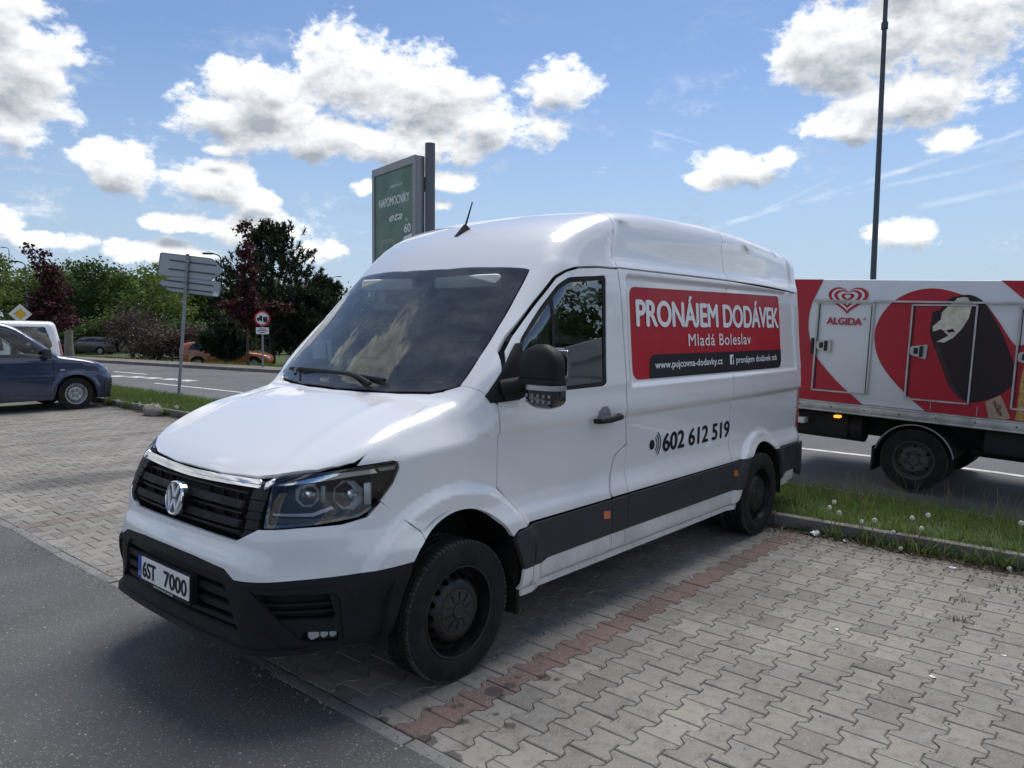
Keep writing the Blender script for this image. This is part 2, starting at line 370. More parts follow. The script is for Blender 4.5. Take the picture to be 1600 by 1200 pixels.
class Body:
    def __init__(s, F, axis_x=-.2, axis_z=1.5): s.F = F; s.ax = axis_x; s.az = axis_z
    def rays(s, chart, Q):
        n = len(Q); o = np.zeros((n, 3)); d = np.zeros((n, 3))
        if chart == 'side': o[:, 0] = Q[:, 0]; o[:, 1] = 1.6; o[:, 2] = Q[:, 1]; d[:, 1] = -1; return o, d, 0., 1.6
        if chart == 'top': o[:, 0] = Q[:, 0]; o[:, 1] = Q[:, 1]; o[:, 2] = 3.; d[:, 2] = -1; return o, d, 0., 2.6
        if chart == 'front': o[:, 0] = s.ax; o[:, 2] = Q[:, 1]; d[:, 0] = np.cos(Q[:, 0]); d[:, 1] = np.sin(Q[:, 0]); return o, d, .2, 2.
        if chart == 'wrap': o[:, 0] = Q[:, 0]; o[:, 2] = s.az; d[:, 1] = np.sin(Q[:, 1]); d[:, 2] = np.cos(Q[:, 1]); return o, d, .02, 2.
        D = np.array(chart, float); D /= np.linalg.norm(D); A, Bv = s.basis(D)
        o[:] = A[None]*Q[:, :1]+Bv[None]*Q[:, 1:]+D[None]*5.6; d[:] = -D; return o, d, 0., 6.2
    @staticmethod
    def basis(D):
        A = np.cross((0, 0, 1.), D); A /= np.linalg.norm(A); return A, np.cross(D, A)
    def to2(s, chart, P):
        P = np.asarray(P, float)
        if chart == 'side': return P[:, [0, 2]]
        if chart == 'top': return P[:, :2]
        if chart == 'front': return np.stack([np.arctan2(P[:, 1], P[:, 0]-s.ax), P[:, 2]], 1)
        if chart == 'wrap': return np.stack([P[:, 0], np.arctan2(P[:, 1], P[:, 2]-s.az)], 1)
        D = np.array(chart, float); D /= np.linalg.norm(D); A, Bv = s.basis(D); return np.stack([P@A, P@Bv], 1)
    def cast(s, chart, Q, off=0., n=64):
        if not isinstance(chart, str): n = 180
        o, d, t0, t1 = s.rays(chart, np.asarray(Q, float)); t = np.linspace(t0, t1, n)
        P = o[:, None]+d[:, None]*t[None, :, None]; v = s.F(P[..., 0], P[..., 1], P[..., 2])-off
        sg = np.sign(v); ch = sg[:, :-1]*sg[:, 1:] <= 0; i = ch.argmax(1); a = t[i].copy(); b = t[i+1].copy(); va = v[np.arange(len(o)), i]
        for _ in range(18):
            mm = .5*(a+b); q = o+d*mm[:, None]; vm = s.F(q[:, 0], q[:, 1], q[:, 2])-off
            same = np.sign(vm) == np.sign(va); a = np.where(same, mm, a); b = np.where(same, b, mm)
        return o+d*(.5*(a+b))[:, None]
    def normal(s, P, h=2e-3):
        x, y, z = P.T; F = s.F
        g = np.stack([F(x+h, y, z)-F(x-h, y, z), F(x, y+h, z)-F(x, y-h, z), F(x, y, z+h)-F(x, y, z-h)], -1)
        return g/np.maximum(np.linalg.norm(g, axis=1, keepdims=True), 1e-9)
    def panel(s, name, chart, outline, mat, parent, holes=(), off=0., thick=.014, res=.045, mirror=False, both=False, data=False):
        """sheet-metal panel lying on the body (off = distance outside it), with a returned edge"""
        V, T, loops = fill(outline, holes, res)
        P = s.cast(chart, V, off); N = s.normal(P); n = len(P)
        tri = np.cross(P[T[:, 1]]-P[T[:, 0]], P[T[:, 2]]-P[T[:, 0]]); flip = (tri*N[T[:, 0]]).sum(1) < 0
        T = T.copy(); T[flip] = T[flip][:, ::-1]
        verts = [P]; norms = [N]; faces = [tuple(int(i) for i in t) for t in T]; nb = n
        for li, l in enumerate(loops):
            l = np.array(l); a = P[l]; na = N[l]; tan = np.roll(a, -1, 0)-np.roll(a, 1, 0); out = np.cross(tan, na); out /= np.maximum(np.linalg.norm(out, axis=1, keepdims=True), 1e-9)
            c = a.mean(0)
            if ((a-c)*out).sum() < 0: out = -out
            if li: out = -out
            k = len(l); verts += [a-na*.0008, a-na*thick]; e = out*.8+na*.5; e /= np.linalg.norm(e, axis=1, keepdims=True); norms += [e, out]
            for i in range(k):
                j = (i+1) % k; q = (nb+i, nb+j, nb+k+j, nb+k+i)
                w = np.cross(a[j]-a[i], -na[i]); faces.append(q if (w*out[i]).sum() > 0 else q[::-1])
            nb += 2*k
        Vv = np.concatenate(verts); Nn = np.concatenate(norms); objs = []
        for mir in ((False, True) if both else (mirror,)):
            V2 = Vv*((1, -1, 1) if mir else (1, 1, 1)); N2 = Nn*((1, -1, 1) if mir else (1, 1, 1)); f2 = [q[::-1] for q in faces] if mir else faces
            me = bpy.data.meshes.new(name); me.from_pydata(V2.tolist(), [], f2); me.update()
            me.polygons.foreach_set('use_smooth', [True]*len(me.polygons)); me.normals_split_custom_set_from_vertices([tuple(q) for q in N2])
            if data: return me
            objs.append(link(name, me, mat, parent, smooth=0))
        return objs if both else objs[0]
    def decal(s, name, chart, me2, mat, parent, off=.003, mirror=False):
        """bends a flat mesh (x,y = chart coordinates) on to the body"""
        C3 = np.array([v.co[:] for v in me2.vertices]); P = s.cast(chart, C3[:, :2], off); N = s.normal(P); P = P+N*C3[:, 2:]
        f = [tuple(p.vertices) for p in me2.polygons]
        P = P*((1, -1, 1) if mirror else (1, 1, 1)); N = N*((1, -1, 1) if mirror else (1, 1, 1))
        me = bpy.data.meshes.new(name); me.from_pydata(P.tolist(), [], f); me.update()
        g = np.array([p.normal[:] for p in me.polygons]); fl = (g*N[[q[0] for q in f]]).sum(1).sum() < 0
        if fl: me.flip_normals()
        return link(name, me, mat, parent, smooth=180)
def text_mesh(txt, height=1., bold=0., width=None, space=1., align='LEFT', spacing_line=1., shear=0.):
    """flat mesh of lettering; height = cap height, width = total width"""
    cu = bpy.data.curves.new('lettering', 'FONT'); cu.body = txt; cu.align_x = align; cu.space_character = space; cu.shear = shear; cu.space_line = spacing_line
    cu.resolution_u = 5; cu.fill_mode = 'FRONT'
    o = bpy.data.objects.new('lettering', cu); COL.objects.link(o); dg = bpy.context.evaluated_depsgraph_get()
    me = bpy.data.meshes.new_from_object(o.evaluated_get(dg)); bpy.data.objects.remove(o); bpy.data.curves.remove(cu)
    co = np.array([v.co[:] for v in me.vertices]); lo = co.min(0); hi = co.max(0)
    if txt.isupper() and 'J' in txt:                    # stand the J on the base line like the other capitals
        par = list(range(len(co)))
        def find(a):
            while par[a] != a: par[a] = par[par[a]]; a = par[a]
            return a
        for p in me.polygons:
            for q in p.vertices[1:]: par[find(q)] = find(p.vertices[0])
        rt_ = np.array([find(i) for i in range(len(co))])
        for g in set(rt_[co[:, 1] < -.05]):
            k_ = rt_ == g; t_ = co[k_, 1].max(); b_ = co[k_, 1].min(); co[k_, 1] = (co[k_, 1]-b_)*(t_+.012)/(t_-b_)-.012
        lo = co.min(0); hi = co.max(0)
    kx = (width/(hi[0]-lo[0])) if width else height/.73; ky = height/.73
    co[:, 0] = (co[:, 0]-(lo[0] if align == 'LEFT' else 0))*kx; co[:, 1] *= ky
    me.vertices.foreach_set('co', co.ravel()); me.update()
    if bold:
        fs = [tuple(p.vertices) for p in me.polygons]; n = len(co); V = []; Fc = []; e = bold*height
        for i, (dx, dy) in enumerate(((0, 0), (e, 0), (-e, 0), (0, e*.6), (0, -e*.6))):
            c = co.copy(); c[:, 0] += dx; c[:, 1] += dy; c[:, 2] = i*.00022; V.append(c); Fc += [tuple(q+i*n for q in f) for f in fs]
        me = bpy.data.meshes.new('lettering'); me.from_pydata(np.concatenate(V).tolist(), [], Fc); me.update()
    return me
def map_mesh(me, fn):
    for v in me.vertices: v.co = fn(v.co)
    me.update(); return me
def copy_tree(o, parent=None):
    c = o.copy(); COL.objects.link(c)
    for k in ('label', 'category', 'group'):
        pass
    if parent: c.parent = parent
    for ch in list(o.children): copy_tree(ch, c)
    return c
# ================================================================== GROUND
PX0, KX = .583, -3.98            # asphalt edge and kerb face of the paved bays
RED_Y, BAY, PW, PL = 1.19, 2.475, .165, .20
def grid_sheet(name, xs, ys, zf, mat, holes=None):
    nx, ny = len(xs), len(ys); v = [(x, y, zf(x, y)) for x in xs for y in ys]
    f = [(i*ny+j, (i+1)*ny+j, (i+1)*ny+j+1, i*ny+j+1) for i in range(nx-1) for j in range(ny-1)]
    me = bpy.data.meshes.new(name); me.from_pydata(v, [], f); me.update()
    if me.polygons[0].normal.z < 0: me.flip_normals()
    return structure(link(name, me, mat, smooth=60))
def mat_asphalt(name, lo, hi, fleck, speck=1.):
    mt, k, b = base(name); p = k.new('ShaderNodeNewGeometry').outputs['Position']
    n = k.noise(p, .55, 7., .6); g = k.voro(p, 105.); g2 = k.voro(p, 105., out=1); fine = k.noise(p, 240., 3.)
    c = k.mix(k.mapr(n, .3, .72), lo, hi); c = k.mix(k.mapr(fine, .2, .8), k.mix(.35, c, (0, 0, 0)), c)
    sp = k.new('ShaderNodeSeparateColor'); k.put(sp.inputs[0], g2)
    c = k.mix(k.math('MULTIPLY', k.mapr(sp.outputs[0], .70, .97), k.math('MULTIPLY', k.mapr(g, .60, .15), .75*speck)), c, fleck)
    big = k.voro(p, 42., out=1); sb = k.new('ShaderNodeSeparateColor'); k.put(sb.inputs[0], big)
    c = k.mix(k.math('MULTIPLY', k.mapr(sb.outputs[1], .93, .97), k.mapr(k.voro(p, 42.), .22, .12)), c, tuple(min(1, q*1.7) for q in fleck))
    k.put(b.inputs['Base Color'], c); setp(b, Roughness=.82)
    bn = k.new('ShaderNodeBump'); bn.inputs['Strength'].default_value = .75; bn.inputs['Distance'].default_value = .006
    k.put(bn.inputs['Height'], k.math('ADD', k.math('MULTIPLY', g, -1.), fine)); k.put(b.inputs['Normal'], bn.outputs[0]); return mt, k, b, c, p
mat_asphalt('lot_asphalt', (.080, .0805, .082), (.142, .1425, .143), (.34, .34, .33))
mat_asphalt('road_asphalt', (.115, .116, .12), (.165, .166, .168), (.25, .25, .25), .5)
def mat_soil(name, a, b_, c_, sc=3.):
    mt, k, b = base(name); p = k.new('ShaderNodeNewGeometry').outputs['Position']
    n = k.noise(p, sc, 8., .65); f = k.noise(p, sc*16, 5., .7)
    c = k.mix(k.mapr(n, .35, .65), a, b_); c = k.mix(k.mapr(f, .45, .75), c, c_); k.put(b.inputs['Base Color'], c); setp(b, Roughness=.95)
    bn = k.new('ShaderNodeBump'); bn.inputs['Strength'].default_value = .6; bn.inputs['Distance'].default_value = .03; k.put(bn.inputs['Height'], f); k.put(b.inputs['Normal'], bn.outputs[0]); return mt
mat_soil('joint_sand', (.066, .061, .053), (.10, .093, .08), (.055, .057, .038), 2.)
mat_soil('grass_ground', (.035, .055, .014), (.055, .082, .022), (.085, .095, .035), .7)
mat_soil('verge_soil', (.045, .07, .02), (.07, .10, .03), (.075, .07, .04), 2.5)
mat_soil('footpath_stone', (.17, .135, .12), (.21, .175, .16), (.14, .12, .11), 1.2)
def mat_concrete(name, a, b_, sc=4.):
    mt, k, b = base(name); p = k.new('ShaderNodeNewGeometry').outputs['Position']
    n = k.noise(p, sc, 8., .65); f = k.noise(p, 90., 4., .6); v = k.voro(p, 160., out=1); s_ = k.new('ShaderNodeSeparateColor'); k.put(s_.inputs[0], v)
    c = k.mix(k.mapr(n, .32, .68), a, b_); c = k.mix(k.mapr(f, .25, .75, 0., .35), c, tuple(q*.45 for q in a)); c = k.mix(k.mapr(s_.outputs[0], .9, .99, 0., .5), c, (.4, .39, .37))
    k.put(b.inputs['Base Color'], c); setp(b, Roughness=.9)
    bn = k.new('ShaderNodeBump'); bn.inputs['Strength'].default_value = .45; bn.inputs['Distance'].default_value = .006; k.put(bn.inputs['Height'], f); k.put(b.inputs['Normal'], bn.outputs[0]); return mt
mat_concrete('kerb_concrete', (.11, .105, .095), (.20, .195, .18))
mat_concrete('edging_concrete', (.16, .16, .158), (.23, .228, .22))
SPOTS = [(0.513, 1.013, .030), (0.309, 1.095, .022), (-0.022, 1.204, .050), (-0.113, 1.226, .034), (0.218, 1.169, .018), (0.184, 1.181, .017), (-0.204, 1.194, .016), (-0.295, 1.295, .038), (-0.321, 1.355, .018), (0.134, 1.36, .016), (0.169, 1.471, .03), (0.503, 1.286, .05), (0.534, 1.454, .06), (0.285, 1.293, .03), (-.02, 1.25, .02), (.0, 1.265, .024)]
def mat_paver(name, tone_source):
    mt, k, b = base(name); p = k.new('ShaderNodeNewGeometry').outputs['Position']
    if tone_source == 'object': tone = k.new('ShaderNodeObjectInfo').outputs['Color']
    else: tone = k.new('ShaderNodeVertexColor', layer_name='tone').outputs[0]
    n = k.noise(p, 1.1, 7., .62); m_ = k.noise(p, 13., 6., .65); f = k.noise(p, 210., 3., .6)
    c = k.mix(k.mapr(n, .35, .7, 0., .55), tone, k.mix(.62, tone, (.06, .055, .047)))
    c = k.mix(k.mapr(m_, .46, .72, 0., .75), c, k.mix(.5, c, (.05, .047, .042))); c = k.mix(k.mapr(f, .2, .8, .0, .38), c, k.mix(.6, c, (0, 0, 0)))
    v = k.voro(p, 190., out=1); s_ = k.new('ShaderNodeSeparateColor'); k.put(s_.inputs[0], v)
    c = k.mix(k.mapr(s_.outputs[0], .90, .99, 0., .45), c, (.42, .41, .39))
    xyz = k.new('ShaderNodeSeparateXYZ'); k.put(xyz.inputs[0], p)
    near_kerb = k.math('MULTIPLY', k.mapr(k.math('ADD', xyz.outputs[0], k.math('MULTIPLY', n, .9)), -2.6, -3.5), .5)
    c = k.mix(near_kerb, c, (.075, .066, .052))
    wob = k.math('MULTIPLY', k.math('SUBTRACT', k.noise(p, 30., 4.), .5), .035)
    st = None
    for (x, y, r) in SPOTS:
        d = k.math('SUBTRACT', k.math('ADD', k.vmath('LENGTH', k.vmath('MULTIPLY', k.vmath('SUBTRACT', p, (x, y, 0)), (1, 1, 0))), wob), r)
        st = d if st is None else k.math('MINIMUM', st, d)
    oil = k.vmath('LENGTH', k.vmath('MULTIPLY', k.vmath('SUBTRACT', p, (-.58, -5.55, 0)), (1/1.0, 1/.42, 0)))
    c = k.mix(k.mapr(st, .006, -.008, 0., .72), c, (.032, .03, .028))
    c = k.mix(k.mapr(k.math('ADD', oil, k.math('MULTIPLY', wob, 12.)), 1.1, .5, 0., .6), c, (.05, .046, .045))
    k.put(b.inputs['Base Color'], c); setp(b, Roughness=.88)
    bn = k.new('ShaderNodeBump'); bn.inputs['Strength'].default_value = .5; bn.inputs['Distance'].default_value = .004
    k.put(bn.inputs['Height'], k.math('ADD', f, k.math('MULTIPLY', m_, .8))); k.put(b.inputs['Normal'], bn.outputs[0]); return mt
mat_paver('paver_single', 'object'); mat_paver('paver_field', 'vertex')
simple('road_paint', (.62, .62, .60), .7, var=.35, scale=6, bump=.2, bscale=90)

def far_x(y): return -12.45+.17*min(18, max(0, -20-y))     # far kerb of the road, the carriageway narrows to the left
def terrain_z(x, y):
    d = math.hypot(x-CAM.x, y-CAM.y); xb = far_x(y)-1.25
    if x > xb+.05: return -.14-.036*max(0, y-1.2)*(x < -3)
    t = min(1, max(0, (xb-x)/7)); t2 = min(1, max(0, (d-24)/25)); return -.02-.95*t*t2+.12*math.sin(y*.21)*t+.08*math.sin(x*.37+y*.13)*t
xs_ = list(np.concatenate([np.linspace(-900, -60, 12), np.linspace(-55, -16, 24), np.linspace(-15.5, -9, 28), [-6, 0, 30, 120, 600]]))
ys_ = list(np.concatenate([np.linspace(-900, -110, 10), np.linspace(-100, 1.2, 44), np.linspace(4, 40, 10), [60, 150, 600]]))
grid_sheet('ground', xs_, ys_, terrain_z, 'grass_ground')
grid_sheet('parking_lane', [PX0+.0, 4, 12, 40], [-70, -20, -6, 0, 6, 14, 40], lambda x, y: 0., 'lot_asphalt')
pave = grid_sheet('pavement', [KX-.05, -2, PX0-.06], [-60, -20, -8, 0, 20.], lambda x, y: -.0065, 'joint_sand')
def road_z(x, y): return -.012-.036*max(0, y-1.2)
RY = [-140, -60, -38, -35, -32, -29, -26, -23, -20, -10, 1.2, 3, 5, 8, 14, 40]
def ribbon(name, xa, xb, zf, mat):
    v = []; f = []
    for y in RY: v += [(xa(y), y, zf(xa(y), y)), ((xa(y)+xb(y))/2, y, zf(0, y)), (xb(y), y, zf(xb(y), y))]
    for i in range(len(RY)-1):
        for j in (0, 1): f.append((3*i+j, 3*i+j+1, 3*i+4+j, 3*i+3+j))
    me = bpy.data.meshes.new(name); me.from_pydata(v, [], f); me.update()
    if me.polygons[0].normal.z < 0: me.flip_normals()
    return structure(link(name, me, mat, smooth=60))
ribbon('road', lambda y: far_x(y), lambda y: -5.84, road_z, 'road_asphalt')
ribbon('footpath', lambda y: far_x(y)-1.45, lambda y: far_x(y)-.10, lambda x, y: road_z(x, y)+.10, 'footpath_stone')
def verge_z(x, y):
    t = min(1, max(0, (-4.08-x)/1.75)); return (1-t)*.085+t*(road_z(-6, y)+.01)+.05*math.sin(pi*t)
grid_sheet('verge', list(np.linspace(-5.84, -4.075, 9)), list(np.arange(-62, 20.5, .5)), verge_z, 'verge_soil')
# painted lines: each a sheet of its own on the road
def road_mark(name, pts, w):
    a, b = Vector(pts[0]), Vector(pts[1]); d = (b-a).normalized(); n = Vector((-d.y, d.x))*w/2
    q = []; N = max(1, int((b-a).length/1.2))
    v = []; f = []
    for i in range(N+1):
        c = a+(b-a)*i/N
        for s_ in (1, -1): e = c+n*s_; v.append((e.x, e.y, road_z(e.x, e.y)+.005))
    for i in range(N): f.append((2*i, 2*i+1, 2*i+3, 2*i+2))
    me = bpy.data.meshes.new(name); me.from_pydata(v, [], f); me.update()
    if me.polygons[0].normal.z < 0: me.flip_normals()
    return structure(link(name, me, 'road_paint', smooth=0))
road_mark('road_line', ((-8.65, -9), (-8.65, 30)), .13)
road_mark('road_line', ((-8.9, -60), (-8.6, -24.6)), .12)
for (x, y) in ((-7.68, -22.1), (-7.95, -21.35), (-8.12, -20.6), (-8.3, -19.75), (-8.38, -18.9)):
    road_mark('road_dash', ((x-.02, y-.30), (x-.10, y+.30)), .42)
road_mark('road_line', ((-8.56, -25.1), (-8.8, -22.4)), .14)
road_mark('road_line', ((-7.32, -18.6), (-7.62, -13.0)), .12)
road_mark('road_line', ((-5.98, -60), (-5.98, 30)), .10)

# ---- paving blocks: double-T concrete blocks in running bond, red rows marking the bays
def paver_outline(gap=.0045, half=None):
    wi, wo_ = .065-gap/2, .1-gap/2; e = PL/2-gap/2
    top = [(-e, wo_), (-.066, wo_), (-.034, wi), (.034, wi), (.066, wo_), (e, wo_)]
    if half == 'front': top = [(0.003, wi), (.034, wi), (.066, wo_), (e, wo_)]
    if half == 'back': top = [(-e, wo_), (-.066, wo_), (-.034, wi), (-.003, wi)]
    return top[::-1]+[(x, -y) for x, y in top]
def paver_geo(ol):
    c = np.mean(ol, 0); b = .0045; o = [(x-math.copysign(min(b, abs(x-c[0])), x-c[0]) if abs(x-c[0]) > .05 else x, y-math.copysign(b, y)) for x, y in ol]; n = len(ol)
    v = [(x, y, 0.) for x, y in o]+[(x, y, -.005) for x, y in ol]+[(x, y, -.035) for x, y in ol]
    f = [tuple(range(n))]+[(n+i, n+(i+1) % n, (i+1) % n, i) for i in range(n)]+[(2*n+i, 2*n+(i+1) % n, n+(i+1) % n, n+i) for i in range(n)]
    return v, f
PGEO = {h: paver_geo(paver_outline(half=h)) for h in (None, 'front', 'back')}
def paver_mesh(h):
    me = bpy.data.meshes.new('paver'); me.from_pydata(*[PGEO[h][0], [], PGEO[h][1]]); me.update()
    if me.polygons[0].normal.z < 0: me.flip_normals()
    me.materials.append(MATS['paver_single']); return me
PME = {h: paver_mesh(h) for h in PGEO}
def project(p):
    d = Vector(p)-CAM; z = d.dot(fw)
    return (800+1200*d.dot(rt2)/z, 600-1200*d.dot(up2)/z, z) if z > .2 else (-9e3, -9e3, -1)
blocks = []
row0 = int(math.floor((-34-RED_Y)/PW)); row1 = int(math.ceil((11-RED_Y)/PW))
for r in range(row0, row1):
    y = RED_Y+r*PW; red = r % 15 == 0; E_ = PX0-.067; x = E_-PL/2
    if r % 2: blocks.append((E_, y, red, 'back')); x = E_-PL
    while x > KX+PL*.45:
        blocks.append((x, y, red, None)); x -= PL
    if x > KX-.03: blocks.append((x, y, red, 'front'))
def tone_of(red, y=0.):
    t = RNG.normal(1., .075)
    if red and abs(y-RED_Y) > .5: c = np.array((.25, .205, .185))*RNG.normal(1., .10)
    elif red: c = np.array((.205, .138, .120))*RNG.normal(1., .13)
    else: c = np.array((.285, .268, .238))*t+np.array((RNG.normal(0, .003), 0, RNG.normal(0, .004)))
    if RNG.random() < .07: c = c*.78
    return tuple(np.clip(c, .02, .6))
scored = []
for i, (x, y, red, h) in enumerate(blocks):
    u, v_, z = project((x, y, 0))
    hid = -4.2 < x < .5 and -1.0 < y < .85
    scored.append((0 if hid or not (-10 < u < 1610 and -10 < v_ < 1215) else 1/z**3, i))
single = set(i for s_, i in sorted(scored, reverse=True)[:300] if s_ > 0)
fv = []; ff = []; fc = []
for i, (x, y, red, h) in enumerate(blocks):
    t = tone_of(red, y); dz = float(RNG.normal(0, .0011)); a, b_ = RNG.normal(0, .0045, 2); rz = float(RNG.normal(0, .006))
    if i in single:
        o = bpy.data.objects.new('paver', PME[h]); COL.objects.link(o); o.parent = pave; o.location = (x, y, dz); o.rotation_euler = (a, b_, rz); o.color = t+(1,)
        if red: o['label'] = 'red concrete paving block of the bay line'
    else:
        n = len(fv)
        for (px, py, pz) in PGEO[h][0]: fv.append((x+px-py*rz, y+py+px*rz, pz+dz+py*a-px*b_)); fc.append(t+(1,))
        ff += [tuple(q+n for q in f) for f in PGEO[h][1]]
me = bpy.data.meshes.new('paver_field'); me.from_pydata(fv, [], ff); me.update()
at = me.color_attributes.new('tone', 'FLOAT_COLOR', 'POINT'); at.data.foreach_set('color', np.array(fc, dtype=np.float32).ravel())
if me.polygons[0].normal.z < 0: me.flip_normals()
pf = link('paver_field', me, 'paver_field', pave, smooth=0); pf['kind'] = 'stuff'
# ---- edging stones along the asphalt, kerb stones along the verge and across the road
edg = empty('edging', (PX0-.03, 0, 0)); structure(edg)
mb = MB(); mb.box(-.035, .035, -.495, .495, -.1, .004, .006); e_me = mb.mesh('edging_stone')
for k_ in range(-14, 12):
    o = link('edging_stone', e_me if k_ > -14 else e_me, None, edg); o.location = (RNG.normal(0, .004), .74+k_, RNG.normal(-.002, .0025)-(.006 if -3 < k_ < -1 else 0)); o.rotation_euler = (0, RNG.normal(0, .01), RNG.normal(0, .006))
e_me.materials.append(MATS['edging_concrete'])
krb = empty('kerb', (KX-.05, 0, 0)); structure(krb)
mb = MB(); mb.box(-.05, .05, -.496, .496, -.12, .12, .014); k_me = mb.mesh('kerb_stone'); k_me.materials.append(MATS['kerb_concrete'])
for k_ in range(-40, 20):
    o = link('kerb_stone', k_me, None, krb); o.location = (RNG.normal(0, .004), .47+k_, RNG.normal(0, .003)); o.rotation_euler = (0, RNG.normal(0, .008), RNG.normal(0, .004))
fk = empty('far_kerb', (-12.5, 0, 0)); structure(fk)
mb = MB(); mb.box(-.06, .06, -.495, .495, -.2, .115, .015); k2 = mb.mesh('kerb_stone'); k2.materials.append(MATS['kerb_concrete'])
for k_ in range(-75, 6):
    o = link('kerb_stone', k2, None, fk); o.location = (far_x(k_+.5)+12.45, k_+.5, road_z(-12.5, k_+.5)+RNG.normal(0, .003)); o.rotation_euler = (0, 0, .168 if -38 < k_+.5 < -20 else 0)
mb = MB()
nk = empty('road_edge_strip', (-5.80, 0, 0)); structure(nk)
mb.box(-.06, .06, -.495, .495, -.1, .022, .008); k3 = mb.mesh('edge_stone'); k3.materials.append(MATS['kerb_concrete'])
for k_ in range(-40, 20):
    o = link('edge_stone', k3, None, nk); o.location = (0, k_+.5, road_z(-5.8, k_+.5)+.012)
# ================================================================== WHITE PANEL VAN
YS = pchip([.2, .30, .345, .36, .46, .70, .725, .80, .86, 1.20, 1.40, 1.46, 2.06, 2.125, 2.16, 2.4, 2.7],
           [.94, .955, .96, .985, .998, .998, .996, .972, .962, .968, .985, .978, .925, .918, .905, .87, .82])
XF = pchip([.15, .25, .31, .35, .42, .50, .58, .64, .70, .735, .77, .84, .93, 1.0, 1.06, 1.15],
           [.95, .975, 1.0, .995, .985, .985, .99, .992, .985, .972, .955, .94, .915, .885, .845, .77])
T0 = pchip([1.05, .88, .84, .78, .7, .6, .4, .2, .09, .04, -.02, -.1, -.4, -.68, -.78, -.9, -1.05, -1.25, -1.5, -2, -2.6, -3.2, -4, -4.7],
           [.75, 1.03, 1.075, 1.105, 1.146, 1.195, 1.28, 1.345, 1.372, 1.385, 1.425, 1.51, 1.815, 2.10, 2.20, 2.30, 2.39, 2.465, 2.52, 2.555, 2.56, 2.55, 2.50, 2.43])
def flare(x, z, c, r1, r2, h): return h*(1-sstep(r1, r2, np.hypot(x-c[0], z-c[1])))
CR = pchip([1.0, 1.192, 1.207, 1.222, 1.26, 1.38, 1.6], [0, 0, .016, .021, .018, 0, 0])       # pressed waist line behind the front wings
def van_side(x, z):
    y = np.interp(z, *YS)-.035*np.clip((x+.5)/.9, 0, 2)**2-.05*np.clip((-2.6-x)/2, 0, 2)**2
    y = y+np.maximum(flare(x, z, (0, .345), .585, .645, .036)*np.maximum(sstep(.48, .66, z), x < 0), flare(x, z, (-3.64, .345), .515, .570, .03))
    y = y+np.interp(z, *CR)*sstep(-.10, -.30, x)
    dz = z-1.178+.08*x; y = y-.75*.5*(np.clip(dz, -.4, .3)+np.sqrt(np.clip(dz, -.4, .3)**2+.016**2))*sstep(-.34, .05, x)*(z > .9)          # shoulder facet of the front wings
    rec = sstep(-1.550, -1.582, x)*sstep(-4.525, -4.49, x)*sstep(1.380, 1.410, z)*sstep(2.090, 2.060, z)
    rec2 = sstep(-1.36, -1.44, x+.7*(z-2.2))*sstep(-4.52, -4.48, x)*sstep(2.160, 2.188, z)*sstep(2.440, 2.410, z)
    return y-.022*rec-.020*rec2
def F_van(x, y, z):
    ay = np.abs(y); gs = ay-van_side(x, z)
    gf = x-(np.interp(z, *XF)-.09*ay**2)
    sh = .07*sstep(1.05, .8, z)+.03*sstep(.75, .55, z)
    gd = .581*(x-.875)+.814*(ay-.62)-sh*.75-.02
    xs = x+(.18-.12*sstep(.0, .35, x))*ay**2
    zz = np.interp(xs, *T0)-.02*ay**2
    # two long pressings on the bonnet
    zz = zz+.005*np.exp(-((ay-(.52+.10*x))/.05)**2)*sstep(.85, .6, x)*sstep(.0, .1, x)
    sl = (np.interp(xs+.02, *T0)-np.interp(xs-.02, *T0))/.04
    gt = (z-zz)/np.sqrt(1+np.minimum(sl**2, 1.5))
    gr = -(x+4.76-.06*ay**2)
    g = smax(smax(smax(gf, gd, .10), gs, .12), gr, .12)
    return smax(g, gt, .055+.085*sstep(1.5, 1.9, z))
VB = Body(F_van, axis_x=-.2, axis_z=1.2)
simple('cup_grey', (.22, .23, .25), .5)
van = empty('delivery_van', (0, 0, 0)); tag(van, 'large white high-roof panel van with red PRONÁJEM DODÁVEK sign on its side', 'van')
WP, BP = 'white_paint', 'black_plastic'
def sym(ch, half):
    """full-width outline from its left half (3-D points, starting and ending on the centre line)"""
    q = [tuple(p) for p in VB.to2(ch, half)]
    if ch == 'front': mir = [(-a, b) for a, b in q]
    elif ch == 'wrap': mir = [(a, -b) for a, b in q]
    elif ch == 'top': mir = [(a, -b) for a, b in q]
    else: mir = [(-a, b) for a, b in q]
    return q+[m_ for m_ in mir[::-1] if abs(m_[0 if ch not in ('wrap', 'top') else 1]) > 1e-4]
def loc(ch, pts): return [tuple(p) for p in VB.to2(ch, pts)]
